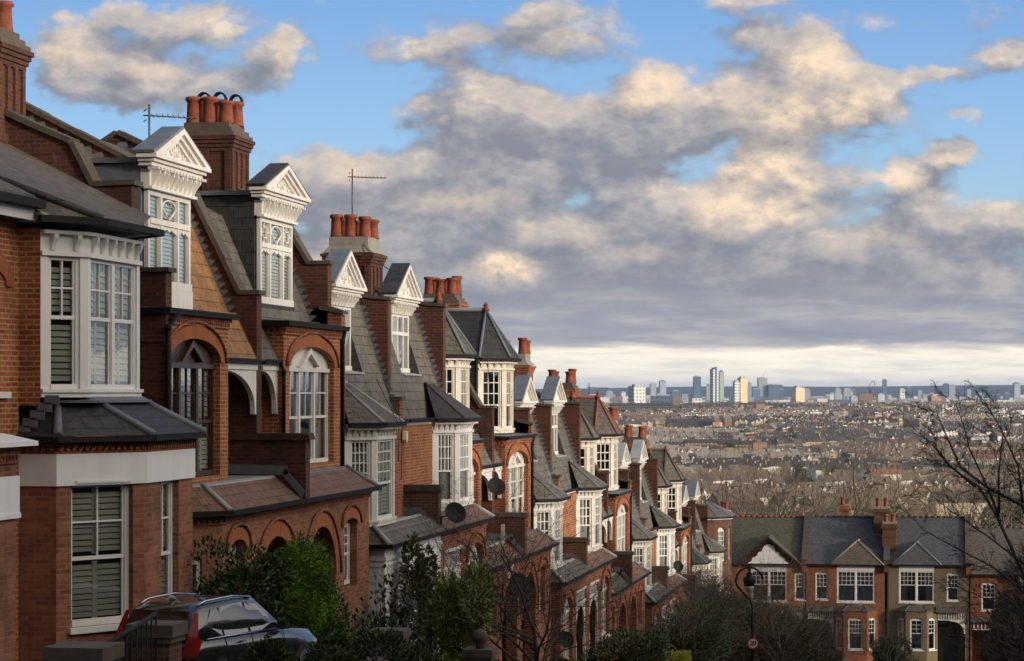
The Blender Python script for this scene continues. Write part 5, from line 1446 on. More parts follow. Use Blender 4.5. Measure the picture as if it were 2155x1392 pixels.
# big bare tree reaching in from the right edge
def limb_tree():
    rng = random.Random(8); T = MB(); Cn = MB()
    t = empty('bare_tree', (15.2, 38.6, -6.0), 'big dark bare tree reaching in from beyond the right edge', 'tree')
    root = Vector((15.2, 38.6, -6.0))
    def sub(p, d, L, r, lev):
        pts = branch(None, p, d, L, r, rng, 4, .12 + .06 * lev, .02)
        Cn.tube([tuple(q) for q in pts], [max(.003, r * (1 - .7 * k / 4)) for k in range(5)], 5 if lev < 2 else 3, cap=False)
        if lev >= 3: return
        for i in range((5, 4, 3)[lev]):
            k = rng.uniform(.25, .95) * 4; i0 = int(k); q = pts[i0].lerp(pts[i0 + 1], k - i0); ax = (pts[i0 + 1] - pts[i0]).normalized()
            side = Vector((rng.uniform(-1, .6), rng.uniform(-.4, .4), rng.uniform(-.8, .7))).normalized()
            sub(q, (ax * .85 + side * .55).normalized(), L * rng.uniform(.35, .6), r * .5, lev + 1)
    for bi, P in enumerate([[(14.69, 38.9, -3.61), (14.41, 39.36, -2.94), (14.01, 39.8, -2.02), (13.67, 40.24, -1.56), (13.23, 40.67, -1.26), (12.62, 41.07, -1.06)],
     [(14.66, 38.9, -2.6), (14.41, 39.36, -1.83), (13.82, 39.76, -1.58), (13.43, 40.2, -1.24), (13.23, 40.67, -0.8), (12.99, 41.14, -0.36), (12.44, 41.55, -0.2)],
     [(14.01, 39.8, -2.02), (13.81, 39.25, -1.52), (13.55, 39.71, -0.9), (13.47, 40.21, -0.59), (13.35, 40.69, -0.23), (12.88, 41.12, 0.12)],
     [(13.67, 40.24, -1.56), (13.24, 39.9, -1.21), (12.95, 39.8, -0.86), (12.59, 40.05, -0.59)],
     [(14.69, 38.9, -3.2), (14.41, 39.36, -2.78), (13.82, 39.76, -2.38), (13.23, 40.17, -1.97), (12.87, 40.61, -1.7)],
     [(14.69, 38.9, -3.53), (14.41, 39.36, -3.27), (13.93, 39.78, -2.92), (13.32, 40.18, -2.57), (12.77, 40.59, -2.36), (12.41, 41.03, -1.9)],
     [(14.01, 39.8, -2.02), (13.98, 39.5, -1.35), (14.08, 39.81, -0.74), (13.98, 40.3, -0.12)],
     [(14.41, 39.36, -1.83), (14.3, 39.34, -1.19), (14.08, 39.81, -0.58), (13.78, 40.26, -0.12), (13.64, 40.75, 0.04)],
     [(14.66, 38.9, -2.47), (14.52, 39.38, -1.66), (14.43, 39.87, -0.9)],
     [(14.9, 39.2, -3.9), (14.3, 39.5, -3.6), (13.6, 39.9, -3.35), (12.9, 40.3, -3.1)]]):
        P = [Vector(q) for q in P]; n = len(P)
        r0 = .034 if bi in (0, 1) else .022
        Cn.tube([tuple(q + Vector((rng.uniform(-.03, .03), 0, rng.uniform(-.03, .03)))) for q in P], [max(.004, r0 * (1 - .88 * k / (n - 1))) for k in range(n)], 6)
        if P[0].x > 14.6: T.tube([tuple(root), tuple(root.lerp(P[0], .6) + Vector((.05, 0, 0))), tuple(P[0])], [.12, .09, r0 * 1.1], 7)
        for i in range(19):
            k = rng.uniform(.4, n - 1.35); i0 = int(k); q = P[i0].lerp(P[i0 + 1], k - i0); ax = (P[i0 + 1] - P[i0]).normalized()
            side = Vector((rng.uniform(-1, 1), rng.uniform(-.3, .3), rng.uniform(-.6, 1))).normalized()
            sub(q, (ax * .8 + side * .7).normalized(), rng.uniform(.18, .5), r0 * .3 * (1 - .5 * k / n), 1)
    T.build('trunk', 'twig_dark', t); Cn.build('crown', 'twig_dark', t)
limb_tree()
T, Cn = tree_mesh('d', 5, 71, .55, 4, (8, 7, 7, 5), .09, .25, up=.06)
put_tree('bare_tree', 16.2, 66, -9.8, T, Cn, 'dark thicket tree in the lower right corner', sc=1.25, twig='twig_dark')
T, Cn = tree_mesh('d', 5, 72, .6, 4, (8, 8, 7, 5), .09, .25, up=.05)
put_tree('bare_tree', 18.6, 88, -12.2, T, Cn, 'second thicket tree behind the one in the lower right corner', sc=1.35, twig='twig_dark')

def thicket(c, rad, n, label, seed, mats=('twig_dark', 'leaf_dark', 'twig')):
    rng = random.Random(seed); m = MB()
    for i in range(n):
        d = Vector((rng.gauss(0, 1), rng.gauss(0, 1), rng.gauss(0, 1))).normalized(); f = rng.random() ** .45
        f *= 1 + .3 * noise.noise(d * 2.1 + Vector((seed, 0, 0)))
        p = Vector((c[0] + d.x * rad[0] * f, c[1] + d.y * rad[1] * f, c[2] + d.z * rad[2] * f))
        ax = Vector((rng.uniform(-1, 1) + d.x, rng.uniform(-1, 1), rng.uniform(-.1, 1.4))).normalized(); L = rng.uniform(.25, .8)
        w = ax.cross(Vector((rng.uniform(-1, 1), 1, rng.uniform(-1, 1)))).normalized() * .011
        q = p + ax * L * .5 + Vector((rng.uniform(-.08, .08), 0, rng.uniform(-.06, .06)))
        if rng.random() < .16:
            w = w * 3.2; m.face([tuple(p), tuple(p + ax * .06 + w), tuple(p + ax * .17), tuple(p + ax * .06 - w)], 1)
        else:
            k = rng.choice((0, 2)); m.face([tuple(p - w), tuple(p + w), tuple(q + w * .8), tuple(q - w * .8)], k); m.face([tuple(q - w * .8), tuple(q + w * .8), tuple(p + ax * L)], k)
    t = empty('thicket', (c[0], c[1], c[2] - rad[2]), label, 'shrub'); m.build('foliage', list(mats), t)
    s = MB()
    for i in range(9):
        a = rng.random() * 2 * PI; q = rng.uniform(.2, .8)
        s.tube([(c[0] + .3 * math.cos(a), c[1], c[2] - rad[2] * 1.1), (c[0] + rad[0] * q * .6 * math.cos(a), c[1], c[2]), (c[0] + rad[0] * q * math.cos(a), c[1], c[2] + rad[2] * .85)], [.05, .035, .01], 4)
    s.build('stem', 'bark', t)
thicket((.6, 122, -12.3), (2.2, 3, 3.0), 15000, 'brown twiggy thicket under the last white bays', 61)
thicket((2.9, 131, -14.2), (2.4, 3, 2.9), 15000, 'densest twiggy thicket around the lamp post', 62)
thicket((5.0, 140, -16.2), (2.2, 3, 2.9), 12000, 'twiggy thicket before the porch screens', 63)
thicket((18.4, 100, -10.0), (3.4, 3, 4.0), 20000, 'dark tangled thicket rising in the right corner', 64)
thicket((10.9, 150, -18.0), (1.5, 2.0, 1.4), 2600, 'low tangled thicket beneath the pebbled bay', 65)
thicket((16.0, 66, -7.9), (1.9, 3, 2.0), 11000, 'nearest tangled thicket in the bottom right corner', 66)

leafy('garden_bush', (5.1, 29.0, -3.75), (.62, .6, .62), 12000, .06, ['leaf_dark'], 'near-black bush hiding the bonnet of the black car', seed=31, blobs=9)
leafy('garden_bush', (5.0, 32.6, -4.2), (.7, .8, .75), 12000, .06, ['leaf_dark'], 'near-black bush at the bottom edge under the laurel', seed=32, blobs=9)
# ------------------------------------------------------------------ vehicles
def paint(name, c, rough=.18, metal=.4):
    m, t, b = newmat(name); b.inputs['Base Color'].default_value = (*c, 1); b.inputs['Metallic'].default_value = metal
    t.link(t.mrange(t.noise(pos(t), 4, 4), .3, .8, rough, rough + .22), b.inputs['Roughness']); b.inputs['Coat Weight'].default_value = .8; b.inputs['Coat Roughness'].default_value = .04
    return m
M['car_black'] = paint('black_car_paint', (.05, .052, .056), .16, .75); M['car_grey'] = paint('grey_car_paint', (.16, .19, .22)); M['car_silver'] = paint('silver_car_paint', (.4, .42, .44)); M['car_navy'] = paint('navy_car_paint', (.015, .025, .05))
m, t, b = newmat('car_glass'); b.inputs['Base Color'].default_value = (.008, .009, .01, 1); b.inputs['Roughness'].default_value = .03; b.inputs['Coat Weight'].default_value = 1; M['car_glass'] = m
m, t, b = newmat('red_lens'); b.inputs['Base Color'].default_value = (.22, .004, .006, 1); b.inputs['Roughness'].default_value = .15; b.inputs['Coat Weight'].default_value = 1; M['red_lens'] = m
M['rubber'] = plain('rubber', (.015, .015, .015), .8, .2); M['alloy'] = plain('alloy', (.4, .4, .42), .3, .2, metal=.8)
M['chrome'] = plain('chrome_strip', (.5, .5, .52), .15, .1, metal=1)
def loft(m, st, closed=True):
    n = len(st[0]); b = len(m.v)
    for s in st: m.v.extend(s)
    for k in range(len(st) - 1):
        for j in range(n if closed else n - 1):
            j2 = (j + 1) % n; m.smooth.add(len(m.f)); m.f.append((b + k * n + j, b + k * n + j2, b + (k + 1) * n + j2, b + (k + 1) * n + j)); m.m.append(m.c)
    m.f.append(tuple(b + j for j in range(n))[::-1]); m.m.append(m.c); e = b + (len(st) - 1) * n; m.f.append(tuple(e + j for j in range(n))); m.m.append(m.c)
def car(x, y, z, head, label, mat='car_black', sc=1.0, group=None):
    t = empty('parked_car', (0, 0, 0), label, 'car', group)
    L = 4.6
    def ring(yy, hb, hw, hs, zb, zw, zs):
        h = [(hb, zb), (hw - .03, zb + .12), (hw, (zb + zw) / 2), (hw, zw), (hs + .03, zs - .03), (hs - .05, zs)]
        return [(a, yy, c) for a, c in h] + [(-a, yy, c) for a, c in reversed(h)]
    m = MB()
    loft(m, [ring(.0, .6, .74, .68, .42, .7, .92), ring(.06, .75, .87, .8, .32, .8, 1.0), ring(.3, .8, .93, .86, .26, .85, 1.04), ring(1.0, .82, .95, .87, .24, .85, 1.04), ring(2.6, .82, .95, .88, .24, .85, 1.02), ring(3.2, .82, .95, .86, .24, .82, 1.0), ring(4.0, .8, .92, .76, .24, .74, .93), ring(4.4, .72, .84, .62, .28, .62, .82), ring(4.58, .55, .66, .45, .36, .56, .66)])
    body = m.build('body', mat, t)
    def gr(yy, hb, ht, zb, zt):
        h = [(hb, zb), (hb - .03, zb + (zt - zb) * .45), (ht + .02, zt - .1), (ht - .06, zt - .015), (ht - .25, zt)]
        return [(a, yy, c) for a, c in h] + [(-a, yy, c) for a, c in reversed(h)]
    m = MB(); loft(m, [gr(.1, .82, .68, .98, 1.24), gr(.3, .84, .66, 1.0, 1.56), gr(.6, .85, .66, 1.0, 1.66), gr(1.6, .86, .68, 1.0, 1.7), gr(2.3, .86, .66, 1.0, 1.66), gr(2.75, .86, .62, 1.0, 1.45), gr(3.3, .84, .7, .96, 1.05)])
    gh = m.build('cabin', mat, t)
    # glass: tailgate, windscreen, side lights
    g = MB(); g.prism([(-.68, .075, 1.08), (.68, .075, 1.08), (.6, .27, 1.54), (-.6, .27, 1.54)], [(-.66, .1, 1.08), (.66, .1, 1.08), (.58, .3, 1.54), (-.58, .3, 1.54)])
    g.build('rear_window', 'car_glass', t)
    sw = MB()
    for s in (-1, 1):
        for pts in ([(.42, 1.08), (.95, 1.06), (.95, 1.56), (.78, 1.55), (.5, 1.3)], [(1.02, 1.06), (1.8, 1.06), (1.8, 1.6), (1.02, 1.57)], [(1.88, 1.06), (2.86, 1.06), (2.6, 1.28), (2.25, 1.53), (1.88, 1.59)]):
            def X(zz): return (.872 - (zz - 1.0) * .245) if zz < 1.4 else (.775 - (zz - 1.4) * .42)
            sw.prism([(s * X(zz), yy, zz) for yy, zz in pts], [(s * (X(zz) + .012), yy, zz) for yy, zz in pts])
    sw.build('side_window', 'car_glass', t)
    k = MB()
    for s in (-1, 1):
        k.tube([(s * .88, .42, 1.05), (s * .885, 2.9, 1.04)], .011, 5); k.tube([(s * .60, .5, 1.62), (s * .62, .75, 1.69), (s * .63, 1.6, 1.72), (s * .61, 2.25, 1.66)], .02, 6)
    k.build('roof_rail', 'chrome', t)
    for s in (-1, 1):
        q = MB(); P = [(.0, .76), (.03, 1.0), (.1, 1.12), (.27, 1.52), (.33, 1.52), (.17, 1.1), (.3, .98), (.22, .84)]
        q.prism([(s * (.885 - max(0, zz - 1) * .24), yy, zz) for yy, zz in P], [(s * (.64 if zz < .9 else (.7 if zz < 1.05 else .71)), yy - .02, zz) for yy, zz in P]); q.build('tail_light', 'red_lens', t)
        q = MB(); q.prism([(s * .9, 2.7, 1.02), (s * .9, 2.9, 1.02), (s * .9, 2.86, 1.17), (s * .9, 2.72, 1.19)], [(s * 1.12, 2.68, 1.04), (s * 1.12, 2.82, 1.04), (s * 1.1, 2.8, 1.15), (s * 1.1, 2.68, 1.17)]); q.build('wing_mirror', mat, t)
        for yy in (1.35, 2.3):
            q = MB(); q.tube([(s * .955, yy, .93), (s * .985, yy + .05, .935), (s * .985, yy + .17, .935), (s * .955, yy + .22, .93)], .014, 5); q.build('door_handle', mat, t)
    for yy in (.85, 3.65):
        for s in (-1, 1):
            w = MB(); w.tube([(s * .72, yy, .34), (s * .95, yy, .34)], .35, 20); wo = w.build('wheel', 'rubber', t)
            w = MB(); w.tube([(s * .955, yy, .34), (s * .962, yy, .34)], .23, 14); w.build('rim', 'alloy', wo)
    dl = MB()
    for yy in (.98, 1.84, 2.9):
        for s in (-1, 1): dl.tube([(s * .957, yy, .35), (s * .957, yy, .86), (s * .90, yy, 1.02)], .006, 4)
    dl.build('door_seam', 'rubber', body)
    a = MB(); a.prism([(-.01, .55, 1.66), (.01, .55, 1.66), (.01, .75, 1.69), (-.01, .75, 1.69)], [(-.004, .53, 1.73), (.004, .53, 1.73), (.004, .6, 1.74), (-.004, .6, 1.74)]); a.build('roof_fin', mat, t)
    t.location = (x, y, z); t.rotation_euler = (0, 0, head); t.scale = (sc, sc, sc)
    return t
car(2.2, 31.9, -4.3, -.28, 'black estate car with tall red tail lights behind the brick pier', 'car_black', .79)
car(5.6, 149.5, -18.4, -.3 - PI / 2, 'dark car roof peeping up left of the red brick bay across the bottom', 'car_navy', .95, 'cars parked across the foot of the hill')
car(10.1, 163.5, -20.3, -PI / 2, 'pale grey car under the red brick bay across the bottom', 'car_silver', 1.0, 'cars parked across the foot of the hill')
car(15.6, 163.8, -20.35, -PI / 2, 'silver car before the pebbled house across the bottom', 'car_grey', 1.0, 'cars parked across the foot of the hill')

# ------------------------------------------------------------------ lamp post and 20 sign
lp = empty('street_lamp', (5.25, 100.2, -12.8), 'black swan-neck lamp post with hanging lantern at the foot of the hill', 'street lamp')
m = MB(); cx, cy = 5.25, 100.2
m.tube([(cx, cy, -13.0), (cx, cy, -12.2), (cx, cy, -11.9)], [.11, .1, .06], 8)
pts = [(cx, cy, -11.9), (cx, cy, -9.1), (cx - .08, cy, -8.75), (cx - .36, cy, -8.5)]
for k in range(11):
    a = PI * (1.22 - k * .118); pts.append((cx - .12 + .58 * math.cos(a) * .98, cy, -8.02 + .58 * math.sin(a) + .05))
m.tube(pts[:4] + pts[5:], [.055] + [.045] * (len(pts) - 2), 7); m.build('post', 'gutter', lp)
m = MB(); c0 = (cx - .07, cy, -8.35)
m.lathe((cx - .12, cy, -8.15), [(.03, .72), (.07, .66), (.035, .58), (.15, .5), (.12, .42), (.24, .3), (.27, .18), (.23, .14), (.21, -.02)], 12); m.build('lantern', 'gutter', lp)
M['lamp_glass'] = plain('lamp_glass', (.25, .24, .2), .2, .2)
m = MB(); m.lathe((cx - .12, cy, -8.45), [(.05, -.04), (.13, .04), (.18, .16), (.2, .28)], 12); m.build('lamp_bowl', 'lamp_glass', lp)
sg = empty('speed_sign', (5.3, 99.9, -11.2), 'round red-ringed speed limit 20 sign on the lamp post', 'road sign')
def disc(r0, r1, yy, n=40):
    m = MB()
    for j in range(n):
        a, b = 2 * PI * j / n, 2 * PI * (j + 1) / n
        q = lambda r, a: (5.3 + r * math.cos(a), yy, -10.56 + r * math.sin(a))
        m.face([q(r0, a), q(r1, a), q(r1, b), q(r0, b)] if r0 > 0 else [(5.3, yy, -10.56), q(r1, a), q(r1, b)])
    return m
M['sign_red'] = plain('sign_red', (.5, .02, .02), .4, .1); M['sign_white'] = plain('sign_white', (.72, .72, .7), .4, .1); M['sign_black'] = plain('sign_black', (.01, .01, .01), .5, .1)
m = MB(); m.tube([(5.3, 99.93, -10.56), (5.3, 99.96, -10.56)], .25, 40); m.build('sign_back', 'dish', sg)
disc(.185, .248, 99.922).build('ring', 'sign_red', sg); disc(0, .187, 99.924).build('face', 'sign_white', sg)
cu = bpy.data.curves.new('digits', 'FONT'); cu.body = '20'; cu.size = .27; cu.align_x = 'CENTER'; cu.align_y = 'CENTER'; cu.offset = .008; cu.extrude = .002
co = bpy.data.objects.new('digits', cu); COL.objects.link(co); co.parent = sg; co.location = (0, -.985 + .0, .64); co.location = (5.3 - 5.3, 99.912 - 99.9, -10.56 + 11.2); co.rotation_euler = (PI / 2, 0, 0); cu.materials.append(M['sign_black'])
bpy.context.view_layer.update()
me = bpy.data.meshes.new_from_object(co.evaluated_get(bpy.context.evaluated_depsgraph_get()))
dg = bpy.data.objects.new('digits', me); COL.objects.link(dg); dg.parent = sg; dg.location = co.location; dg.rotation_euler = co.rotation_euler; bpy.data.objects.remove(co)
m = MB(); m.tube([(5.3, 99.95, -11.2), (5.3, 99.95, -10.3)], .03, 6); m.build('bracket', 'gutter', sg)

# ------------------------------------------------------------------ terrace across the foot of the hill
YC = 174.0
def cross_house(x0, x1, E, kind, wall, roofm, label, zr=3.2, bayx=None, gab=None, narrow=None, fills=('dark', 'curtain')):
    t = empty('terraced_house', (x0, YC, -20.8), label, 'house', 'terraced houses across the foot of the hill')
    fr = Fr((x0, YC), (x1, YC)); L = fr.L
    b0, b1 = bayx[0] - x0, bayx[1] - x0; n0, n1 = narrow[0] - x0, narrow[1] - x0
    w = MB(); zb = -21.5
    sp = E - 3.1
    panel(w, fr, sp, E - .05, [(b0, b1, E - 2.75, E - .12, 0), (n0, n1, E - 2.6, E - .72, .1)], .16)
    # ground floor: porch opening beside the bay
    pz0, pz1 = sorted((min(b0, n0) - .1, max(b1, n1) + .1))
    po = (b1 + .25, L - .15) if n0 > b0 else (.15, b0 - .25)
    panel(w, fr, zb, sp, [(po[0], po[1], zb, E - 4.1, .15)], .3)
    w.box(x0 + .001, x1 - .001, YC + 1.3, YC + 8.5, zb, E - .05)
    for a in (x0, x1 - .02): w.box(a + .001, a + .018, YC, YC + 1.3, zb, E - .05)
    w.box(x0 + .02, x1 - .02, YC + .35, YC + 1.299, sp - .15, sp)
    wo = w.build('wall', wall, t)
    d = MB(); c = (po[0] + po[1]) / 2; d.obox(fr, c - .5, c + .5, -1.29, -1.22, zb, E - 5.2); d.build('front_door', 'door_grey', wo)
    # first floor double window
    window(wo, fr, b0, b1, E - 2.75, E - .5, 0, 2, (4, 3), .45, (1, 1), .02, 'white_clean', fills[0], sill=True, jw=.09, lod=0)
    h = MB(); h.obox(fr, b0, b1, -.06, .02, E - .5, E - .12); h.build('lintel_board', 'white_clean', wo)
    window(wo, fr, n0, n1, E - 2.6, E - .72, .1, 1, (3, 3), .5, (1, 1), .05, 'white_clean', fills[1], sill=True, jw=.07, lod=0)
    # ground floor canted bay
    g = b0 - .25; e = b1 + .25
    pl = [(x0 + g, YC), (x0 + g + .75, YC - .85), (x0 + e - .75, YC - .85), (x0 + e, YC)]
    bm = MB()
    for a, b in zip(pl, pl[1:]):
        q = Fr(a, b); op = (.2, q.L - .2, E - 6.1, E - 3.95, .12) if q.L < 1.5 else (q.L * .2, q.L * .8, E - 6.1, E - 3.95, .12)
        panel(bm, q, zb, E - 3.35, [op], .14)
        window(wo, q, *op, 1, (4, 3) if q.L > 1.5 else (2, 3), .45, (1, 1), .06, 'white_clean', 'dark', sill=True, jw=.07)
    bm.build('bay_wall', wall if kind != 'b' else 'brick', t)
    hip_roof(t, pl, E - 3.32, [((x0 + g + x0 + e) / 2 - .5, YC - .05, E - 2.95), ((x0 + g + x0 + e) / 2 + .5, YC - .05, E - 2.95)], 'slate_brown', .14, 'lead', back=False)
    pr = MB(); pr.prismX([(YC - .5, E - 3.4), (YC, E - 3.0), (YC, E - 3.4)], x0 + po[0] - .1, x0 + po[1] + .1); pr.build('porch_roof', 'slate_brown', t)
    # spindle screen and bow bracket over the porch
    s = MB(); a0, a1 = po
    s.obox(fr, a0, a1, .0, .06, E - 3.5, E - 3.42); s.obox(fr, a0, a1, .0, .06, E - 4.02, E - 3.96)
    n = 11
    for k in range(n): u = a0 + (a1 - a0) * (k + .5) / n; s.obox(fr, u - .045, u + .045, .01, .05, E - 3.96, E - 3.5)
    A = [(a1, E - 4.02), (a1, E - 4.95), (a1 - .09, E - 4.95)] + [(a1 - .09 - (a1 - a0) * .45 * (1 - math.cos(k / 7 * PI / 2)), E - 4.8 + .72 * math.sin(k / 7 * PI / 2)) for k in range(8)] + [(a1 - (a1 - a0) * .6, E - 4.02)]
    s.fprism(fr, A, .01, .06); s.build('porch_screen', 'white_clean', t)
    # main roof
    r = MB(); r.prismX([(YC - .3, E - .02), (YC + 4.3, E + zr), (YC + 8.8, E - .02)], x0 + .001, x1 - .001); ro = r.build('roof', roofm, t)
    k = MB(); n = int((x1 - x0) / .42)
    for j in range(n):
        a = x0 + (x1 - x0) * j / n; k.tube([(a, YC + 4.3, E + zr + .02), (a + (x1 - x0) / n - .01, YC + 4.3, E + zr + .025)], .085, 6)
    k.build('ridge_tile', 'ridge_red' if kind == 'w' else 'stone_dark', ro)
    gu = MB(); gu.box(x0 + .01, x1 - .01, YC - .42, YC - .31, E - .1, E + .02); gu.build('gutter', 'gutter', t)
    # front gablet
    ga, gb = gab; c = (ga + gb) / 2; hz = (gb - ga) / 2 * .86
    q = MB()
    if kind == 'w':
        q.prism([(ga, YC - .22, E - .05), (gb, YC - .22, E - .05), (c, YC - .22, E + hz)], [(ga, YC - .12, E - .05), (gb, YC - .12, E - .05), (c, YC - .12, E + hz)])
        gbl = q.build('gable', 'brown_paint', t)
        S = []; W2 = (gb - ga) / 2 * .78
        for u, v in ((-1, 0), (-1, .04), (-.84, .1), (-.78, .26), (-.58, .34), (-.5, .52), (-.34, .56), (-.3, .68), (-.2, .82), (0, .9)): S.append((c + u * W2 * .86, E + .03 + v * hz * .82))
        S2 = S + [(2 * c - a, z) for a, z in reversed(S[:-1])]
        q = MB(); q.prism([(a, YC - .25, z) for a, z in S2], [(a, YC - .21, z) for a, z in S2]); q.build('plaster_panel', 'render', gbl)
        q = MB()
        for s_ in (-1, 1):
            q.prism([(c, YC - .5, E + hz + .1), (c + s_ * ((gb - ga) / 2 + .25), YC - .5, E - .05), (c + s_ * ((gb - ga) / 2 + .1), YC - .5, E - .12), (c, YC - .5, E + hz - .08)], [(c, YC - .2, E + hz + .1), (c + s_ * ((gb - ga) / 2 + .25), YC - .2, E - .05), (c + s_ * ((gb - ga) / 2 + .1), YC - .2, E - .12), (c, YC - .2, E + hz - .08)])
        q.build('barge_board', 'brown_paint', gbl)
        q = MB()
        for s_ in (-1, 1): q.face([(c, YC - .5, E + hz + .1), (c + s_ * ((gb - ga) / 2 + .25), YC - .5, E - .05), (c + s_ * ((gb - ga) / 2 + .25), YC - .1, E + .02), (c, YC + hz * 1.45, E + hz + .1)])
        q.build('gable_roof', roofm, gbl)
    else:
        P = [(ga, YC - .45, E + .0), (gb, YC - .45, E + .0), (gb, YC, E + .25), (c + .15, YC + hz * 1.3, E + hz), (c - .15, YC + hz * 1.3, E + hz), (ga, YC, E + .25)]
        T0 = (c, YC + .35, E + hz)
        q.face([P[0], P[1], T0]); q.face([P[1], P[2], P[3], T0]); q.face([P[0], T0, P[4], P[5]]); q.face([T0, P[3], P[4]]); q.face([P[0], P[1], (gb, YC, E - .02), (ga, YC, E - .02)])
        go = q.build('hip_gable', 'slate_brown' if kind == 'b' else roofm, t)
        q = MB(); q.tube([P[0], T0], .06, 6); q.tube([P[1], T0], .06, 6); q.tube([T0, P[3]], .07, 6); q.build('hip_ridge', 'stone' if kind == 'b' else 'lead', go)
    return t
C1 = cross_house(-2.7, 3.2, -12.55, 'w', 'brick_bright', 'slate_moss', 'mossy-roofed house with white scalloped gable panel and red ridge', 3.2, (-.62, 1.98), (-1.55, 2.9), (2.0 + .55, 3.0 + .3))
E1 = -12.55
def cpw(x, top, zr, label=None, par=None, mat='brick', cop='coping'):
    m = MB(); m.prismX([(YC - .32, top - .6), (YC - .32, top + .25), (YC + 4.3, top + zr + .28), (YC + 8.8, top + .2), (YC + 8.8, top - .6)], x - .17, x + .17); w = m.build('party_wall', mat, par)
    c = MB(); n = 9
    for k in range(n):
        a, b = k / n, (k + 1) / n - .012
        f = lambda u: (YC - .38 + 4.68 * u, top + .25 + (zr + .03) * u)
        (ya, za), (yb, zb_) = f(a), f(b); c.prismX([(ya, za), (yb, zb_), (yb, zb_ + .09), (ya, za + .09)], x - .23, x + .23)
    c.build('coping', cop, w); return w
C2 = cross_house(3.35, 9.05, -12.5, 'b', 'brick', 'slate_blue', 'house with brown hipped gablet and red brick canted bay with six-pane windows', 3.2, (5.6, 8.3), (5.1, 9.0), (4.05, 4.95), ('curtain_blue', 'curtain_blue'))
C3 = cross_house(9.3, 14.9, -12.45, 'c', 'pebble', 'slate_blue', 'brown pebbled house with dark blue slate roof and hipped gablet', 3.2, (10.05, 12.55), (9.5, 13.1), (13.45, 14.3), ('half', 'dark'))
C4 = cross_house(15.1, 21.3, -13.1, 'c', 'brick', 'slate_brown', 'lower brick house half hidden by dark branches at the right edge', 3.1, (18.4, 21.0), (18.0, 21.2), (15.9, 16.9), ('curtain', 'dark'))
C0 = cross_house(-9.0, -2.95, -12.6, 'b', 'brick', 'slate_dark', 'dark slate house end glimpsed left of the mossy roof', 3.1, (-7.5, -5), (-8, -4.6), (-4.3, -3.4))
cpw(3.27, -12.5, 3.2, par=C1); cpw(9.17, -12.45, 3.2, par=C2, mat='brick_brown'); cpw(15.0, -12.6, 3.25, par=C3, cop='stone_dark')
def cchim(par, x, y, zt, hx=.55, hy=.8, mat='brick', n=3):
    m = MB(); m.box(x - hx, x + hx, y - hy, y + hy, -13, zt)
    for k, (e, a, b) in enumerate(((.06, .95, .85), (.05, .42, .34), (.1, .34, .26), (.14, .26, .16), (.06, .16, 0))): m.box(x - hx - e, x + hx + e, y - hy - e, y + hy + e, zt - a, zt - b - .002)
    c = m.build('chimney', mat, par)
    q = MB(); q.prismZ([(x - hx, y - hy), (x + hx, y - hy), (x + hx, y + hy), (x - hx, y + hy)], zt, zt + .12); q.build('chimney_cap', 'stone', c)
    pots(c, [(x - hx * .5 + hx * i / max(1, n - 1), y + (i % 2) * .4 - .2) for i in range(n)], zt + .1, .6, .15)
    return c
cchim(C0, -2.9, YC + 2.2, -8.9, mat='brick_brown'); cchim(C2, 8.75, YC + 3.5, -8.6, mat='brick_brown', n=2); cchim(C2, 9.35, YC + 1.6, -9.6, .5, .7, 'brick_brown', 2); cchim(C1, 5.9, YC + 6.8, -8.6, .3, .3, 'brick', 1)
sb = MB(); sb.lathe((2.35, YC - .03, -14.75), [(.16, 0), (.17, .03)], 10)

# ------------------------------------------------------------------ the other side of the street, beyond the frame: it shades the porches
for k in range(29):
    y = -42 + 7.0 * k; z = street_z(y); H = 9.6 if k < 13 else 5.6
    H += .35 * (k % 2)
    t = empty('opposite_house', (22, y, z), 'brick house on the near side of the street, outside the view, facing the terrace', 'house', 'houses opposite the terrace')
    m = MB(); m.box(22.2, 30, y, y + 6.99, z - 1.5, z + H); m.build('wall', 'brick_old', t)
    m = MB(); m.prismY([(21.8, z + H), (26, z + H + 3.2), (30.4, z + H)], y, y + 6.99); m.build('roof', 'slate_dark', t)
    m = MB(); m.box(25.4, 26.6, y - .35, y + .35, z + H + 2, z + H + 4.4); m.build('chimney', 'brick_old', t)
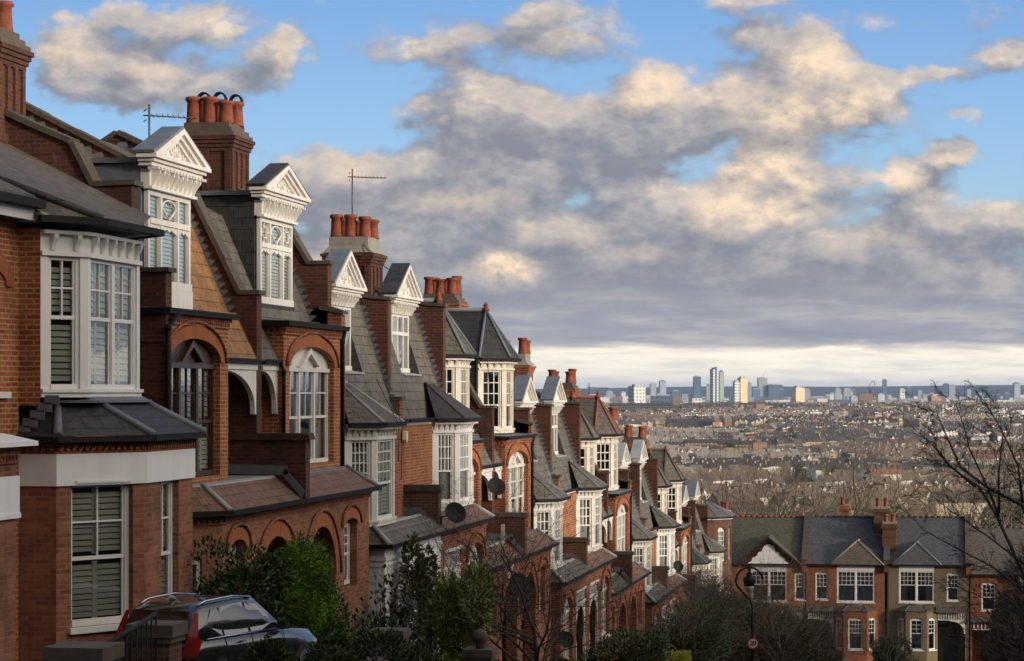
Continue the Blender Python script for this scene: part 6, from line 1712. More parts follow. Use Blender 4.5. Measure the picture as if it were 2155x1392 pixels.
# ------------------------------------------------------------------ hillside of houses in the valley
def simple(name, c, var=.25, rough=.9):
    return plain(name, c, rough, var, .35, bump=0)
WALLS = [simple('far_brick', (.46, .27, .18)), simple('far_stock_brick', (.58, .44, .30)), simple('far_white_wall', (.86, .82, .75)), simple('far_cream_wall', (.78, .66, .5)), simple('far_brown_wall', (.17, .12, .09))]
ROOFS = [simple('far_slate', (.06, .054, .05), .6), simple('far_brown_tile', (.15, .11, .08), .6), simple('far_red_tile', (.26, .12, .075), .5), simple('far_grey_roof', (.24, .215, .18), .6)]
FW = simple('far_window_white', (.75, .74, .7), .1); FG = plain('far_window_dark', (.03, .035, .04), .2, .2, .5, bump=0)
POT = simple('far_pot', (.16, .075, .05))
MW, MR = len(WALLS), len(ROOFS)
def house_geo(kind, wi, ri, rng, w=6.6, d=9.5, he=5.9, hr=3.6):
    """returns lists of parts: (name, material, faces) in local coordinates, front at -y"""
    P = {}; cnt_ = {}
    def add(n, mat, pts):
        if n in ('window', 'bay_window', 'skylight', 'pane'):
            cnt_[n] = cnt_.get(n, 0) + 1; n = '%s#%d' % (n, cnt_[n])
        P.setdefault((n, mat), []).append(pts)
    def bx(n, mat, x0, x1, y0, y1, z0, z1):
        p = [(x0, y0, z0), (x1, y0, z0), (x1, y1, z0), (x0, y1, z0), (x0, y0, z1), (x1, y0, z1), (x1, y1, z1), (x0, y1, z1)]
        for f in ((4, 5, 6, 7), (0, 1, 5, 4), (1, 2, 6, 5), (2, 3, 7, 6), (3, 0, 4, 7)): add(n, mat, [p[k] for k in f])
    W = ('w', wi); Rf = ('r', ri)
    bx('wall', W, 0, w, 0, d, -3, he)
    add('wall', W, [(0, 0, he), (0, d, he), (0, d / 2, he + hr)]); add('wall', W, [(w, 0, he), (w, d, he), (w, d / 2, he + hr)])
    o = .3
    add('roof', Rf, [(0, -o, he - .15), (w, -o, he - .15), (w, d / 2, he + hr + .05), (0, d / 2, he + hr + .05)])
    add('roof', Rf, [(0, d + o, he - .15), (0, d / 2, he + hr + .05), (w, d / 2, he + hr + .05), (w, d + o, he - .15)])
    if (wi + ri + kind) % 2:
        bx('chimney', W if wi != 2 else ('w', 1), w - .45, w + .35, d / 2 - 1.1, d / 2 + .5, he + 1.5, he + hr + .8)
        bx('chimney', ('p', 0), w - .3, w + .2, d / 2 - .9, d / 2 + .3, he + hr + .8, he + hr + 1.15)
    if kind == 0:      # gabled white bay
        bx('wall', W, .5, 3.0, -.9, 0, -3, he - .3)
        g = ('w', 2)
        add('gable', g, [(.3, -1.0, he - .3), (3.2, -1.0, he - .3), (1.75, -1.0, he + 1.9)])
        add('roof', Rf, [(.1, -1.15, he - .4), (1.75, -1.15, he + 2.05), (1.75, 2.4, he + 2.0), (.1, 0, he - .3)]); add('roof', Rf, [(3.4, -1.15, he - .4), (1.75, -1.15, he + 2.05), (1.75, 2.4, he + 2.0), (3.4, 0, he - .3)])
        for z in (.9, 3.6): add('bay_window', ('f', 0), [(.7, -.93, z), (2.8, -.93, z), (2.8, -.93, z + 1.6), (.7, -.93, z + 1.6)]); add('pane', ('g', 0), [(.95, -.96, z + .2), (2.55, -.96, z + .2), (2.55, -.96, z + 1.4), (.95, -.96, z + 1.4)])
        x0 = 3.9
        for z in (3.6,): add('window', ('f', 0), [(x0, -.03, z), (x0 + 1, -.03, z), (x0 + 1, -.03, z + 1.6), (x0, -.03, z + 1.6)]); add('pane', ('g', 0), [(x0 + .15, -.06, z + .15), (x0 + .85, -.06, z + .15), (x0 + .85, -.06, z + 1.4), (x0 + .15, -.06, z + 1.4)])
    elif kind == 1:    # plain, rear addition facing us
        bx('wall', W, .2, 2.8, -4.2, 0, -3, he - 1.0)
        add('roof', Rf, [(.0, -4.4, he - 1.1), (3.0, -4.4, he - 1.1), (3.0, 0, he - .0), (.0, 0, he - .0)])
        for x0, z in ((3.6, 3.4), (3.6, .8)): add('window', ('f', 0), [(x0, -.03, z), (x0 + 1.1, -.03, z), (x0 + 1.1, -.03, z + 1.5), (x0, -.03, z + 1.5)]); add('pane', ('g', 0), [(x0 + .15, -.06, z + .15), (x0 + .95, -.06, z + .15), (x0 + .95, -.06, z + 1.35), (x0 + .15, -.06, z + 1.35)])
        add('window', ('f', 0), [(1, -4.23, 2.6), (2, -4.23, 2.6), (2, -4.23, 3.9), (1, -4.23, 3.9)]); add('pane', ('g', 0), [(1.15, -4.26, 2.75), (1.85, -4.26, 2.75), (1.85, -4.26, 3.75), (1.15, -4.26, 3.75)])
    elif kind == 2:    # box loft dormer
        bx('dormer', ('r', 0), .6, w - .5, 1.0, 4.0, he + .4, he + 2.7)
        add('bay_window', ('f', 0), [(1.2, .96, he + 1.0), (w - 1.2, .96, he + 1.0), (w - 1.2, .96, he + 2.2), (1.2, .96, he + 2.2)]); add('pane', ('g', 0), [(1.4, .93, he + 1.15), (w - 1.4, .93, he + 1.15), (w - 1.4, .93, he + 2.05), (1.4, .93, he + 2.05)])
        for x0, z in ((.8, 3.2), (3.5, 3.2), (.8, .8)): add('window', ('f', 0), [(x0, -.03, z), (x0 + 1.1, -.03, z), (x0 + 1.1, -.03, z + 1.5), (x0, -.03, z + 1.5)]); add('pane', ('g', 0), [(x0 + .15, -.06, z + .15), (x0 + .95, -.06, z + .15), (x0 + .95, -.06, z + 1.35), (x0 + .15, -.06, z + 1.35)])
    else:              # roof lights
        for x0 in (1.2, 3.4): add('skylight', ('f', 0), [(x0, .9, he + .62), (x0 + .8, .9, he + .62), (x0 + .8, 1.9, he + 1.35), (x0, 1.9, he + 1.35)])
        for x0, z in ((.9, 3.3), (3.5, 3.3)): add('window', ('f', 0), [(x0, -.03, z), (x0 + 1.1, -.03, z), (x0 + 1.1, -.03, z + 1.5), (x0, -.03, z + 1.5)]); add('pane', ('g', 0), [(x0 + .15, -.06, z + .15), (x0 + .95, -.06, z + .15), (x0 + .95, -.06, z + 1.35), (x0 + .15, -.06, z + 1.35)])
    return P
def gm(k): return {'w': WALLS, 'r': ROOFS, 'f': [FW], 'g': [FG], 'p': [POT]}[k[0]][k[1]]
VAR = {}
def house_proto(kind, wi, ri):
    key = (kind, wi, ri)
    if key in VAR: return VAR[key]
    P = house_geo(kind, wi, ri, None); out = []
    by = {}
    for (n, mat), fs in P.items(): by.setdefault(n, []).append((mat, fs))
    meshes = []
    for n, lst in by.items():
        m = MB(); mats = []
        for mat, fs in lst:
            mats.append(gm(mat)); m.c = len(mats) - 1
            for f in fs: m.face(f)
        me = bpy.data.meshes.new(n.split('#')[0]); me.from_pydata(m.v, [], m.f)
        for q in mats: me.materials.append(q)
        me.polygons.foreach_set('material_index', m.m); me.update(); meshes.append((n, me))
    VAR[key] = meshes
    return meshes
NAMEK = ['house with a pale gabled bay in the valley', 'house with a rear wing in the valley', 'house with a box loft dormer in the valley', 'house with roof lights in the valley']
WN = ['red brick', 'yellow brick', 'white', 'cream', 'brown brick']; RN = ['slate', 'brown tile', 'red tile', 'grey']
def put_house(kind, wi, ri, x, y, z, rot):
    t = empty('valley_house', (x, y, z), '%s %s, %s roof' % (WN[wi], NAMEK[kind], RN[ri]), 'house', 'terraced houses in the valley, %s %s %s' % (WN[wi], RN[ri], 'abcd'[kind]))
    t.rotation_euler = (0, 0, rot); t.scale = (1.13, 1.13, 1.13)
    win = None
    for n, me in house_proto(kind, wi, ri):
        o = bpy.data.objects.new(n.split('#')[0], me); COL.objects.link(o); o.parent = t
KEEP = []   # clearings round the big single buildings (lat, depth, radius)
# ---------------------------------------------------------------- single large buildings in the valley
def facade_mat(name, wall, win, bw, rh, ms, rough=.8):
    m, t, b = newmat(name); uv = uvn(t)
    br = t.new('ShaderNodeTexBrick'); br.offset = 0; t.link(uv, br.inputs['Vector']); br.inputs['Scale'].default_value = 1
    br.inputs['Brick Width'].default_value = bw; br.inputs['Row Height'].default_value = rh; br.inputs['Mortar Size'].default_value = ms; br.inputs['Mortar Smooth'].default_value = 0
    for k, c in (('Color1', win), ('Color2', tuple(x * 1.35 for x in win)), ('Mortar', wall)): br.inputs[k].default_value = (*c, 1)
    t.link(br.outputs[0], b.inputs['Base Color']); t.link(t.mrange(br.outputs['Fac'], 0, 1, .35, rough), b.inputs['Roughness'])
    return m
def block(l, z, w, d, h, mat, label, rot=0, roof=None, roofh=2.5, name='apartment_block', cat='building', chim=0, base=None, roofm=None, group=None):
    x, y = world(l, z); g0 = ground(x, y) if base is None else base
    KEEP.append((l, z - 14, w / 2 + 13)); KEEP.append((l, z - 60, w / 2))
    t = empty(name, (0, 0, 0), label, cat, group)
    m = MB(); m.box(-w / 2, w / 2, -d / 2, d / 2, -6, h); m.build('wall', mat, t)
    r = MB()
    if roof == 'pitch':
        r.prismX([(-d / 2 - .4, h), (0, h + roofh), (d / 2 + .4, h)], -w / 2 - .3, w / 2 + .3)
    elif roof == 'hip':
        r.face([(-w / 2, -d / 2, h), (w / 2, -d / 2, h), (w / 2 - d / 2, 0, h + roofh), (-w / 2 + d / 2, 0, h + roofh)]); r.face([(w / 2, -d / 2, h), (w / 2, d / 2, h), (w / 2 - d / 2, 0, h + roofh)])
        r.face([(w / 2, d / 2, h), (-w / 2, d / 2, h), (-w / 2 + d / 2, 0, h + roofh), (w / 2 - d / 2, 0, h + roofh)]); r.face([(-w / 2, d / 2, h), (-w / 2, -d / 2, h), (-w / 2 + d / 2, 0, h + roofh)])
    else:
        r.box(-w / 2 - .3, w / 2 + .3, -d / 2 - .3, d / 2 + .3, h + .01, h + .6); r.box(-w * .2, w * .1, -d * .2, d * .2, h + .6, h + 3)
    r.build('roof', roofm or ROOFS[3], t)
    for i in range(chim):
        c = MB(); cx = -w / 2 + w * (i + .5) / chim; c.box(cx - .8, cx + .8, -.6, .6, h + roofh - 1.5, h + roofh + 2.4); c.build('chimney', WALLS[4], t)
    t.location = (x, y, g0); t.rotation_euler = (0, 0, TH + rot)
    return t
def L_(px, z): return (px - 1077.5) * z / 5000
F1 = facade_mat('cream_flats', (.72, .65, .52), (.08, .09, .10), 2.9, 2.9, 1.0); F2 = facade_mat('brick_flats', (.22, .12, .07), (.5, .48, .42), 3.2, 3.0, 1.0); F3 = facade_mat('white_flats', (.75, .74, .72), (.10, .12, .14), 4.5, 3.3, 1.0)
F4 = facade_mat('dark_flats', (.06, .055, .05), (.35, .33, .3), 3.4, 3.1, 1.1); F5 = facade_mat('yellow_school', (.36, .22, .12), (.5, .5, .46), 3.4, 3.6, 1.1)
block(L_(1858, 1430), 1430, 19, 11, 10.5, F1, 'cream flats with orange roof and dark chimneys in the valley', .35, 'pitch', 3.5, chim=5, roofm=ROOFS[2])
block(L_(2072, 1750), 1750, 19, 12, 11.5, F1, 'cream flats with orange roof behind the dark branches', -.3, 'pitch', 3.6, chim=6, roofm=ROOFS[2])
block(L_(2128, 1700), 1700, 22, 14, 9.5, F2, 'long brick flats at the right edge of the valley', -.15, 'pitch', 3)
block(L_(1495, 2080), 2080, 46, 14, 11, F5, 'yellow brick school block with a row of white dormers', .06, 'pitch', 3.4, roofm=ROOFS[0])
block(L_(1563, 2060), 2060, 44, 14, 11, F2, 'brown block with white dormers right of the dark tower', -.05, 'pitch', 3.2, roofm=ROOFS[0])
block(L_(1524, 2130), 2130, 10, 10, 19, F4, 'short dark tower between the two dormered blocks', 0)
block(L_(1628, 2000), 2000, 17, 13, 9.5, F3, 'white panelled modern building with dark windows', -.08)
block(L_(1598, 2030), 2030, 12, 14, 13, WALLS[0], 'plain orange brick gable wall beside the white panelled building', 0)
block(L_(1680, 1130), 1130, 12, 12, 7, F4, 'dark modern house with a timber and glass balcony', -.1)
block(L_(1425, 2150), 2150, 30, 14, 10, F4, 'low dark block left of the yellow brick school', .1)
block(L_(1349, 3700), 3700, 96, 16, 13, F4, 'very long dark mansion block near the crest with many chimneys', .05, 'pitch', 3, chim=9, roofm=ROOFS[0])
block(L_(1450, 2700), 2700, 52, 20, 8, WALLS[4], 'long dark church roof with pink gable end', .04, 'pitch', 9, name='church', cat='church', roofm=ROOFS[0])
block(L_(1530, 2680), 2680, 8, 22, 14, simple('pink_brick_far', (.45, .18, .12)), 'pink brick church gable', .04, 'pitch', 7, name='church', cat='church')
block(L_(1635, 3000), 3000, 20, 16, 6, WALLS[2], 'bright white flat-roofed shed on the hillside', -.1)
block(L_(1690, 3650), 3650, 33, 14, 8, WALLS[2], 'long white building just under the crest', .0)
block(L_(1872, 2750), 2750, 16, 14, 8, WALLS[2], 'white factory with pitched roof amid the gabled rows', .2, 'pitch', 3)
block(L_(1600, 3700), 3700, 14, 12, 13, WALLS[0], 'orange brick villa on the crest', 0, 'pitch', 5, roofm=ROOFS[1])
block(L_(1470, 1600), 1600, 28, 14, 7, F3, 'low white flat-roofed building behind the nearest bare trees', .0)
block(L_(1505, 1780), 1780, 28, 11, 9, F4, 'dark clad terrace with tall windows', .0)
block(L_(2040, 2350), 2350, 36, 15, 9, F3, 'pale grey depot building behind the dark branches', .05)
block(L_(1955, 3500), 3500, 12, 12, 9, WALLS[3], 'cream gabled hall near the crest', .2, 'pitch', 6)
block(L_(1620, 900), 900, 16, 10, 6, WALLS[0], 'brick house with red roof just beyond the ridge tiles', .3, 'pitch', 3.5, roofm=ROOFS[2])
block(L_(2020, 760), 760, 18, 10, 14, WALLS[3], 'pale house top between the pine-green posts', .1, 'pitch', 3.5, roofm=ROOFS[0])

rng = random.Random(77)
plan = []
def woods(l, z): return noise.noise(Vector((l / 110, z / 210, 3))) + .5 * noise.noise(Vector((l / 40, z / 80, 9)))
def clear(l, z): return not any((l - a) ** 2 + (z - b) ** 2 < c * c for a, b, c in KEEP)
def visible(l, z): a = l / z; return -.04 < a < .235
cell = 230
for ci in range(-3, 6):
    pass
zc = 640
dist = 0
while zc < 4080:
    n0, n1 = int(zc * -.05 // cell) - 1, int(zc * .24 // cell) + 1
    for k in range(n0, n1 + 1):
        cl = (k + .5) * cell + rng.uniform(-20, 20); cz = zc + cell / 2
        ang = rng.choice((.12, .3, .45, .8, .65, 1.1, .55, .95)) if zc > 900 else rng.choice((.1, .3, .45))
        wi = rng.choice((0, 1, 1, 1, 4, 3, 2, 2)); ri = rng.choice((0, 0, 0, 0, 1, 1, 3)); kd = rng.choice((0, 0, 1, 3, 2, 1))
        ca, sa = math.cos(ang), math.sin(ang); half = cell / 2 + 4
        rows = int(cell / 38)
        for r_ in range(rows):
            v = -half + (r_ + .5) * 2 * half / rows; face = PI if r_ % 2 else 0
            u = -half
            while u < half:
                u += 7.5
                if rng.random() < .035: u += rng.choice((8, 14, 22)); continue
                l = cl + u * ca - v * sa; z = cz + u * sa + v * ca
                if abs(u) > half or not visible(l, z): continue
                if any((l - a) ** 2 + (z - b) ** 2 < c * c for a, b, c in KEEP): continue
                if woods(l, z) > (.16 if z > 1150 else .02): continue
                w2 = wi if rng.random() < .72 else rng.choice((0, 1, 2, 2, 3, 4)); r2 = ri if rng.random() < .85 else rng.choice((0, 0, 1, 3, 3, 2)); k2 = kd if rng.random() < .6 else rng.choice((0, 1, 2, 3))
                plan.append((z, l, ang + face, k2, w2, r2))
    zc += cell
plan.sort()
near = plan[:300]; far = plan[300:]
for z, l, a, k, w_, r_ in near:
    x, y = world(l, z); put_house(k, w_, r_, x, y, ground(x, y), a + TH)
sm = MB(); mats = WALLS + ROOFS + [FW, FG, POT]; idx = {('w', i): i for i in range(MW)}; idx.update({('r', i): MW + i for i in range(MR)}); idx.update({('f', 0): MW + MR, ('g', 0): MW + MR + 1, ('p', 0): MW + MR + 2})
GC = {}
for z, l, a, k, w_, r_ in far:
    if (k, w_, r_) not in GC: GC[(k, w_, r_)] = house_geo(k, w_, r_, None)
    x, y = world(l, z); h = ground(x, y); ca, sa = math.cos(a + TH), math.sin(a + TH); s = rng.uniform(.98, 1.2); S2 = 1.14
    for (n, mat), fs in GC[(k, w_, r_)].items():
        if n[:4] == 'pane' and z > 2600: continue
        mi = idx[mat]
        for f in fs: sm.face([(x + (px * ca - py * sa) * S2, y + (px * sa + py * ca) * S2, h + pz * s) for px, py, pz in f], mi)
tag(sm.build('distant_houses', mats), 'thousands of tiny terraced roofs covering the far side of the valley', 'houses', kind='stuff')

# ---------------------------------------------------------------- skyline
S1 = facade_mat('tower_white', (.72, .71, .66), (.10, .12, .12), 7.0, 6.0, 1.7); S2 = facade_mat('tower_gold', (.78, .62, .4), (.25, .2, .14), 8.0, 6.0, 2.4); S3 = facade_mat('tower_blue', (.13, .18, .25), (.05, .08, .13), 9, 8, 2.0)
S4 = facade_mat('tower_grey', (.42, .45, .48), (.12, .16, .22), 8, 7, 2.6); S5 = facade_mat('tower_brown', (.45, .26, .17), (.12, .1, .1), 4, 3, 1.2); S6 = facade_mat('tower_green', (.45, .55, .45), (.1, .14, .13), 3.2, 3.0, .8)
TW = [(-530, 4272, 10.3, 31, S1, 'square white-gridded block, leftmost of the pale towers', .5), (-1064, 8951, 30.6, 25, S4, 'shorter of the blue-grey twin slabs on the skyline', .2), (-1028, 8958, 41.4, 27, S4, 'taller of the blue-grey twin slabs on the skyline', .2),
 (-1156, 8426, 1.7, 24, S4, 'small hazy tower beside the low aerial', 0), (-1109, 8435, -1.7, 20, S1, 'small pale tower left of the white-gridded block', .3), (-924, 8468, 3.4, 37, S3, 'squat dark blue cube on the skyline', .1),
 (-798, 7983, 51.2, 26, S3, 'dark blue tower with a stepped top', .1), (-858, 8988, 27.0, 14, S4, 'slim grey tower tucked behind the tallest tower', 0), (-477, 5196, 50, 19, S1, 'tallest white tower with a dark central strip', .55),
 (-464, 5225, 44.2, 11, S6, 'green-balconied tower attached right of the tallest white tower', .2), (-413, 5006, 22, 14, S1, 'pale shadowed shoulder of the golden tower', .4), (-402, 5030, 29.5, 21, S2, 'golden sunlit tower with stacked balconies', .45), (-624, 8015, 30.4, 11, S4, 'grey tower peeping out right of the golden tower', 0),
 (-656, 9025, 52.2, 36, S4, 'pale blue tower with a crane on top', .1), (-610, 9031, 27.0, 60, S3, 'broad glassy blue block under the crane tower', .1), (-650, 8620, 10.3, 34, S3, 'dark low blue block left of the crane tower', .2), (-557, 8636, 8.6, 17, S3, 'small blue block right of the broad glassy block', 0),
 (-273, 4826, 8.6, 27, S2, 'shorter golden tower with a dark left half', .5), (-378, 7043, 7.0, 17, S4, 'grey slab behind the shorter golden tower', 0), (-396, 9580, 13.3, 23, S4, 'hazy block left of the looped sculpture', 0), (-212, 9613, 49.4, 17, S3, 'slim dark tower right of the looped sculpture', .1),
 (-87, 6079, 6.0, 17, S1, 'clean white mid-rise slab on the skyline', .3), (-109, 9124, 18.0, 18, S3, 'dark tower behind the white mid-rise slab', .1), (-1, 4672, -7.4, 25, S5, 'orange-brown flats just above the crest', .3), (28, 9149, 30.6, 20, S3, 'darker half of the pair of grey towers right of centre', 0), (-330, 8000, 2, 20, S4, 'stubby hazy slab right of the golden towers', .1), (-300, 8600, 6, 14, S3, 'narrow dark slab in the haze between the golden tower and the sculpture', 0), (-350, 9300, 12, 30, S4, 'hazy cluster slab left of the sculpture', .1), (-180, 7700, -8, 26, S1, 'low white slab under the slim dark tower', .2), (-60, 8200, 4, 14, S4, 'pale blue tower right of the white mid-rise slab', 0), (-20, 7900, -6, 22, S3, 'low dark slab right of the white mid-rise slab', .1), (110, 8800, 10, 14, S4, 'lone pale tower left of the edge tower', 0), (180, 7600, -10, 26, S3, 'squat dark slab in the haze near the edge', 0), (-240, 7000, -14, 24, S4, 'low grey slab before the sculpture', .2), (-900, 7800, -6, 30, S4, 'low slab between blue-grey twins and dark tower', .1), (-700, 8200, 6, 18, S3, 'small dark tower left of the tallest tower', 0), (-440, 7600, 0, 26, S4, 'hazy slab right of the dark low blocks', .1), (50, 9153, 25.2, 24, S4, 'paler half of the pair of grey towers right of centre', 0),
 (101, 5707, -12.3, 15, S4, 'striped grey slab above the right-hand crest', .2), (245, 7664, 27.0, 22, S4, 'tall blue-grey tower by the right edge', .2), (227, 8169, -4.8, 19, S3, 'low dark tower beside the one by the right edge', 0), (67, 5294, -21.8, 14, S1, 'small white cube of flats behind bare twigs', .2),
 (-436, 4390, -11.4, 24, S1, 'low sunlit flats left of the tallest tower', .3), (-243, 4730, -19.7, 24, S2, 'low golden flats right of the shorter golden tower', .2), (-384, 8871, -5.3, 26, S4, 'hazy low tower above the crest', 0), (-294, 8278, 0.0, 11, S1, 'thin pale tower in the haze', 0), (150, 8600, -4, 16, S4, 'faint pale slab in the haze near the right edge', 0)]
for x, y, zt, w, mt, lb, ro in TW:
    t = empty('tower_block', (0, 0, 0), lb, 'tower', 'towers on the skyline'); g0 = ground(x, y) - 5
    w2 = w / (math.cos(ro) + .8 * math.sin(abs(ro))); d = w2 * .8; H = zt - g0
    m = MB(); m.box(-w2 / 2, w2 / 2, -d / 2, d / 2, 0, H); m.build('wall', mt, t)
    m = MB(); m.box(-w2 * .3, w2 * .25, -d * .3, d * .3, H, H + 3.2); m.box(-w2 / 2 - .4, w2 / 2 + .4, -d / 2 - .4, d / 2 + .4, H - .8, H - .1); m.build('roof_plant', S4 if 'tall' not in lb else S3, t)
    if 'strip' in lb:
        m = MB(); m.box(-w2 * .16, w2 * .16, -d / 2 - 1.2, -d / 2 + .1, 0, H + 5); m.build('stair_core', S3, t)
    if 'gold' in lb or 'pale shadowed' in lb:
        for s in (-1, 1):
            m = MB()
            for k in range(int(H / 3)): m.box(w2 / 2, w2 / 2 + 1.4, -d * .3 + s * d * .15, d * .1 + s * d * .15, k * 3, k * 3 + 1.2)
            m.build('balcony', S2, t)
    if 'crane' in lb and 'with a crane' in lb:
        m = MB(); m.tube([(w2 * .2, 0, H), (w2 * .2, 0, H + 12)], .7, 4); m.tube([(w2 * .2 - 5, 0, H + 8), (w2 * .2 + 8, 0, H + 28)], .6, 4); m.build('crane', S4, t)
    t.location = (x, y, g0); t.rotation_euler = (0, 0, TH + ro)
# looped steel sculpture tower
t = empty('sculpture_tower', (-263, 9604, -48), 'red looped steel sculpture tower on the skyline', 'tower'); m = MB()
pts = []
for k in range(25):
    a = -1.9 + k / 24 * (2 * PI - .5) * .93; pts.append((-263 + 12.5 * math.cos(a + PI * .0), 9604 + 5 * math.sin(a * 2), 22 + 20 * math.sin(a + .6)))
m.tube(pts, 1.3, 5); m.tube([(-275, 9604, -48), (-269, 9600, 5), (-258, 9604, 10)], 2, 5); m.tube([(-250, 9604, -48), (-258, 9606, 5), (-268, 9604, 12)], 2, 5)
m.lathe((-263, 9604, 0), [(6, -12), (9, 2), (9, 8), (6, 12)], 10); m.build('steel_loop', simple('red_steel', (.2, .05, .07)), t)
# low town between crest and hills
rng = random.Random(9); cb = MB(); cm = [S1, S4, S3, simple('town_brown', (.3, .2, .14)), simple('town_pale', (.85, .83, .8))]
for i in range(2600):
    z = rng.uniform(4700, 12500); l = z * rng.uniform(-.03, .24); x, y = world(l, z); g0 = ground(x, y)
    w, d = rng.uniform(12, 60), rng.uniform(10, 30); h = rng.uniform(6, 16) + (rng.random() < .06) * rng.uniform(8, 24); cb.c = rng.choice((0, 1, 1, 2, 3, 4, 4))
    ca, sa = math.cos(TH), math.sin(TH)
    p = [(-w / 2, -d / 2), (w / 2, -d / 2), (w / 2, d / 2), (-w / 2, d / 2)]; q = [(x + a * ca - b * sa, y + a * sa + b * ca) for a, b in p]
    cb.hexa([(*k, g0 - 3) for k in q] + [(*k, g0 + h) for k in q])
tag(cb.build('distant_town', cm), 'low pale and blue town spread out below the far hills', 'town', kind='stuff')

# ---------------------------------------------------------------- bare trees in the valley
protos = []
for k, (H, sd, sp, kid, tw) in enumerate(((18, 101, .42, (6, 6, 5, 4), 'twig'), (17, 102, .5, (7, 6, 5, 4), 'twig_warm'), (19, 103, .36, (6, 6, 5, 4), 'twig'), (15, 104, .5, (7, 6, 5, 5), 'twig_red'))):
    T, Cn = tree_mesh('v', H, sd, sp, 4, kid, H * .013, .22, up=.1, tubes=3)
    protos.append((T, Cn, tw))
PT = []
SPOT = [(1560, 270, 1.0, 0), (1640, 300, 1.05, 0), (1700, 280, .85, 2), (1610, 330, .9, 0), (1760, 300, 1.0, 0), (1800, 340, 1.1, 2), (1745, 360, .95, 1), (1880, 380, 1.0, 1), (1930, 420, 1.2, 3), (1960, 400, 1.1, 1), (1985, 360, .95, 3), (2030, 330, 1.0, 0), (2090, 300, 1.1, 0), (2140, 320, 1.1, 2), (1840, 440, 1, 1), (1580, 420, 1.05, 2), (1530, 380, 1.0, 0), (1505, 350, .9, 1), (2060, 440, 1.1, 1), (1690, 430, .95, 3)]
tl = ['tall bare tree with forking limbs behind the mossy roof', 'widest bare tree above the mossy roof', 'bare tree near the dark blue slate party wall', 'slighter bare tree behind the widest one', 'bare tree left of the twin chimneys', 'tall bare tree behind the twin chimneys', 'yellowish bare tree beyond the brown gablet', 'yellow-brown round bare tree over the blue slate roof', 'reddish bare tree, roundest over the blue slate roof', 'tawny bare tree beside the reddish one', 'reddish-brown tree before the white skylight house', 'bare tree behind the right-hand coping', 'bare tree behind the lowest dark roof', 'bare tree at the right edge behind the corner thicket', 'tawny tree below the cream flats', 'bare tree rising over the first ridge tiles', 'bare tree behind the brick stack of the mossy roof', 'tawny bare tree at the end of the white row', 'tawny bare tree right of the reddish ones', 'reddish tree in the gap between the ridges']
def vt(l, z, k, s, rot, label, group):
    x, y = world(l, z); T, Cn, tw = protos[k]
    if len(PT) <= k or PT[k] is None:
        while len(PT) <= k: PT.append(None)
        PT[k] = put_tree('valley_tree', x, y, ground(x, y), T, Cn, label, group, s, rot, tw); return PT[k]
    return copy_tree(PT[k], x, y, ground(x, y), s, rot, label, group)
rng = random.Random(31)
for (px, z, s, k), lb in zip(SPOT, tl): vt(L_(px, z), z, k, s * 1.5, rng.uniform(0, 6), lb, 'bare trees in the valley')
cnt = 0
while cnt < 90:
    z = rng.uniform(480, 1150) if cnt < 65 else rng.uniform(1150, 2200)
    l = L_(rng.uniform(1330, 2200), z)
    if not clear(l, z) or (woods(l, z) < .08 and rng.random() < .75): continue
    k = rng.choice((0, 1, 1, 2, 3)); vt(l, z, k, rng.uniform(.6, .95), rng.uniform(0, 6), ('brown-twigged', 'tawny', 'dark-twigged', 'reddish')[k] + ' bare tree among the valley roofs', 'bare trees among the valley roofs, ' + 'abcd'[k]); cnt += 1
eg = leafy('valley_evergreen', (0, 0, 5), (3.6, 3.6, 5), 2600, .55, ['leaf_dark', 'leaf_mid'], 'dark evergreen among the valley roofs', 'tree', seed=91, blobs=9, group='evergreens in the valley')
rng = random.Random(17); first = True
for px, z, sc_ in [(1690, 700, 1.1), (1318 + 60, 2500, 1), (1668, 2300, 1.2), (1535, 2010, 1.3), (1780, 1900, 1), (1905, 900, .8), (2105, 620, 1.5), (2140, 800, 1.6)] + [(rng.uniform(1420, 2150), rng.uniform(800, 3600), rng.uniform(.7, 1.3)) for _ in range(34)]:
    x, y = world(L_(px, z), z)
    if first: eg.location = (x, y, ground(x, y)); eg.scale = (sc_,) * 3; first = False
    else: copy_tree(eg, x, y, ground(x, y), sc_, rng.uniform(0, 6))
# far woods and street trees: one mass
wm = MB(); rng = random.Random(55)
def fuzzy(x, y, g0, H, W, n, mi):
    for i in range(n):
        a = rng.random() * 2 * PI; q = rng.random() ** .5; hh = rng.uniform(.25, 1) ; r = W * q * math.sqrt(max(.05, 1 - ((hh - .55) / .5) ** 2))
        p = (x + math.cos(a) * r, y + math.sin(a) * r, g0 + H * hh)
        s = H * .042; wm.face([(p[0] - s * .35, p[1], p[2] - s * .6), (p[0] + s * rng.uniform(.1, .8), p[1] + rng.uniform(-s, s), p[2]), (p[0] + s * rng.uniform(-.8, .8), p[1], p[2] + s * rng.uniform(.5, 1.3))], mi)
for i in range(1500):
    z = 1300 + (4150 - 1300) * rng.random() ** .8; l = z * rng.uniform(-.02, .235)
    if not clear(l, z) or (woods(l, z) < .13 and rng.random() < .86): continue
    x, y = world(l, z); fuzzy(x, y, ground(x, y), rng.uniform(9, 15), rng.uniform(4.5, 8.5), 170, rng.choice((0, 1, 1, 2, 3)) if rng.random() < .93 else 4)
for i in range(420):   # tree line on the crest
    z = rng.uniform(3980, 4300); l = z * rng.uniform(-.02, .235); x, y = world(l, z); fuzzy(x, y, ground(x, y), rng.uniform(5, 9), rng.uniform(5, 9), 45, rng.choice((1, 1, 3, 0)))
tag(wm.build('woodland', ['twig', 'twig_warm', 'twig', 'twig_red', 'leaf_dark']), 'brown winter street trees and copses scattered over the far hillside', 'trees', kind='stuff')

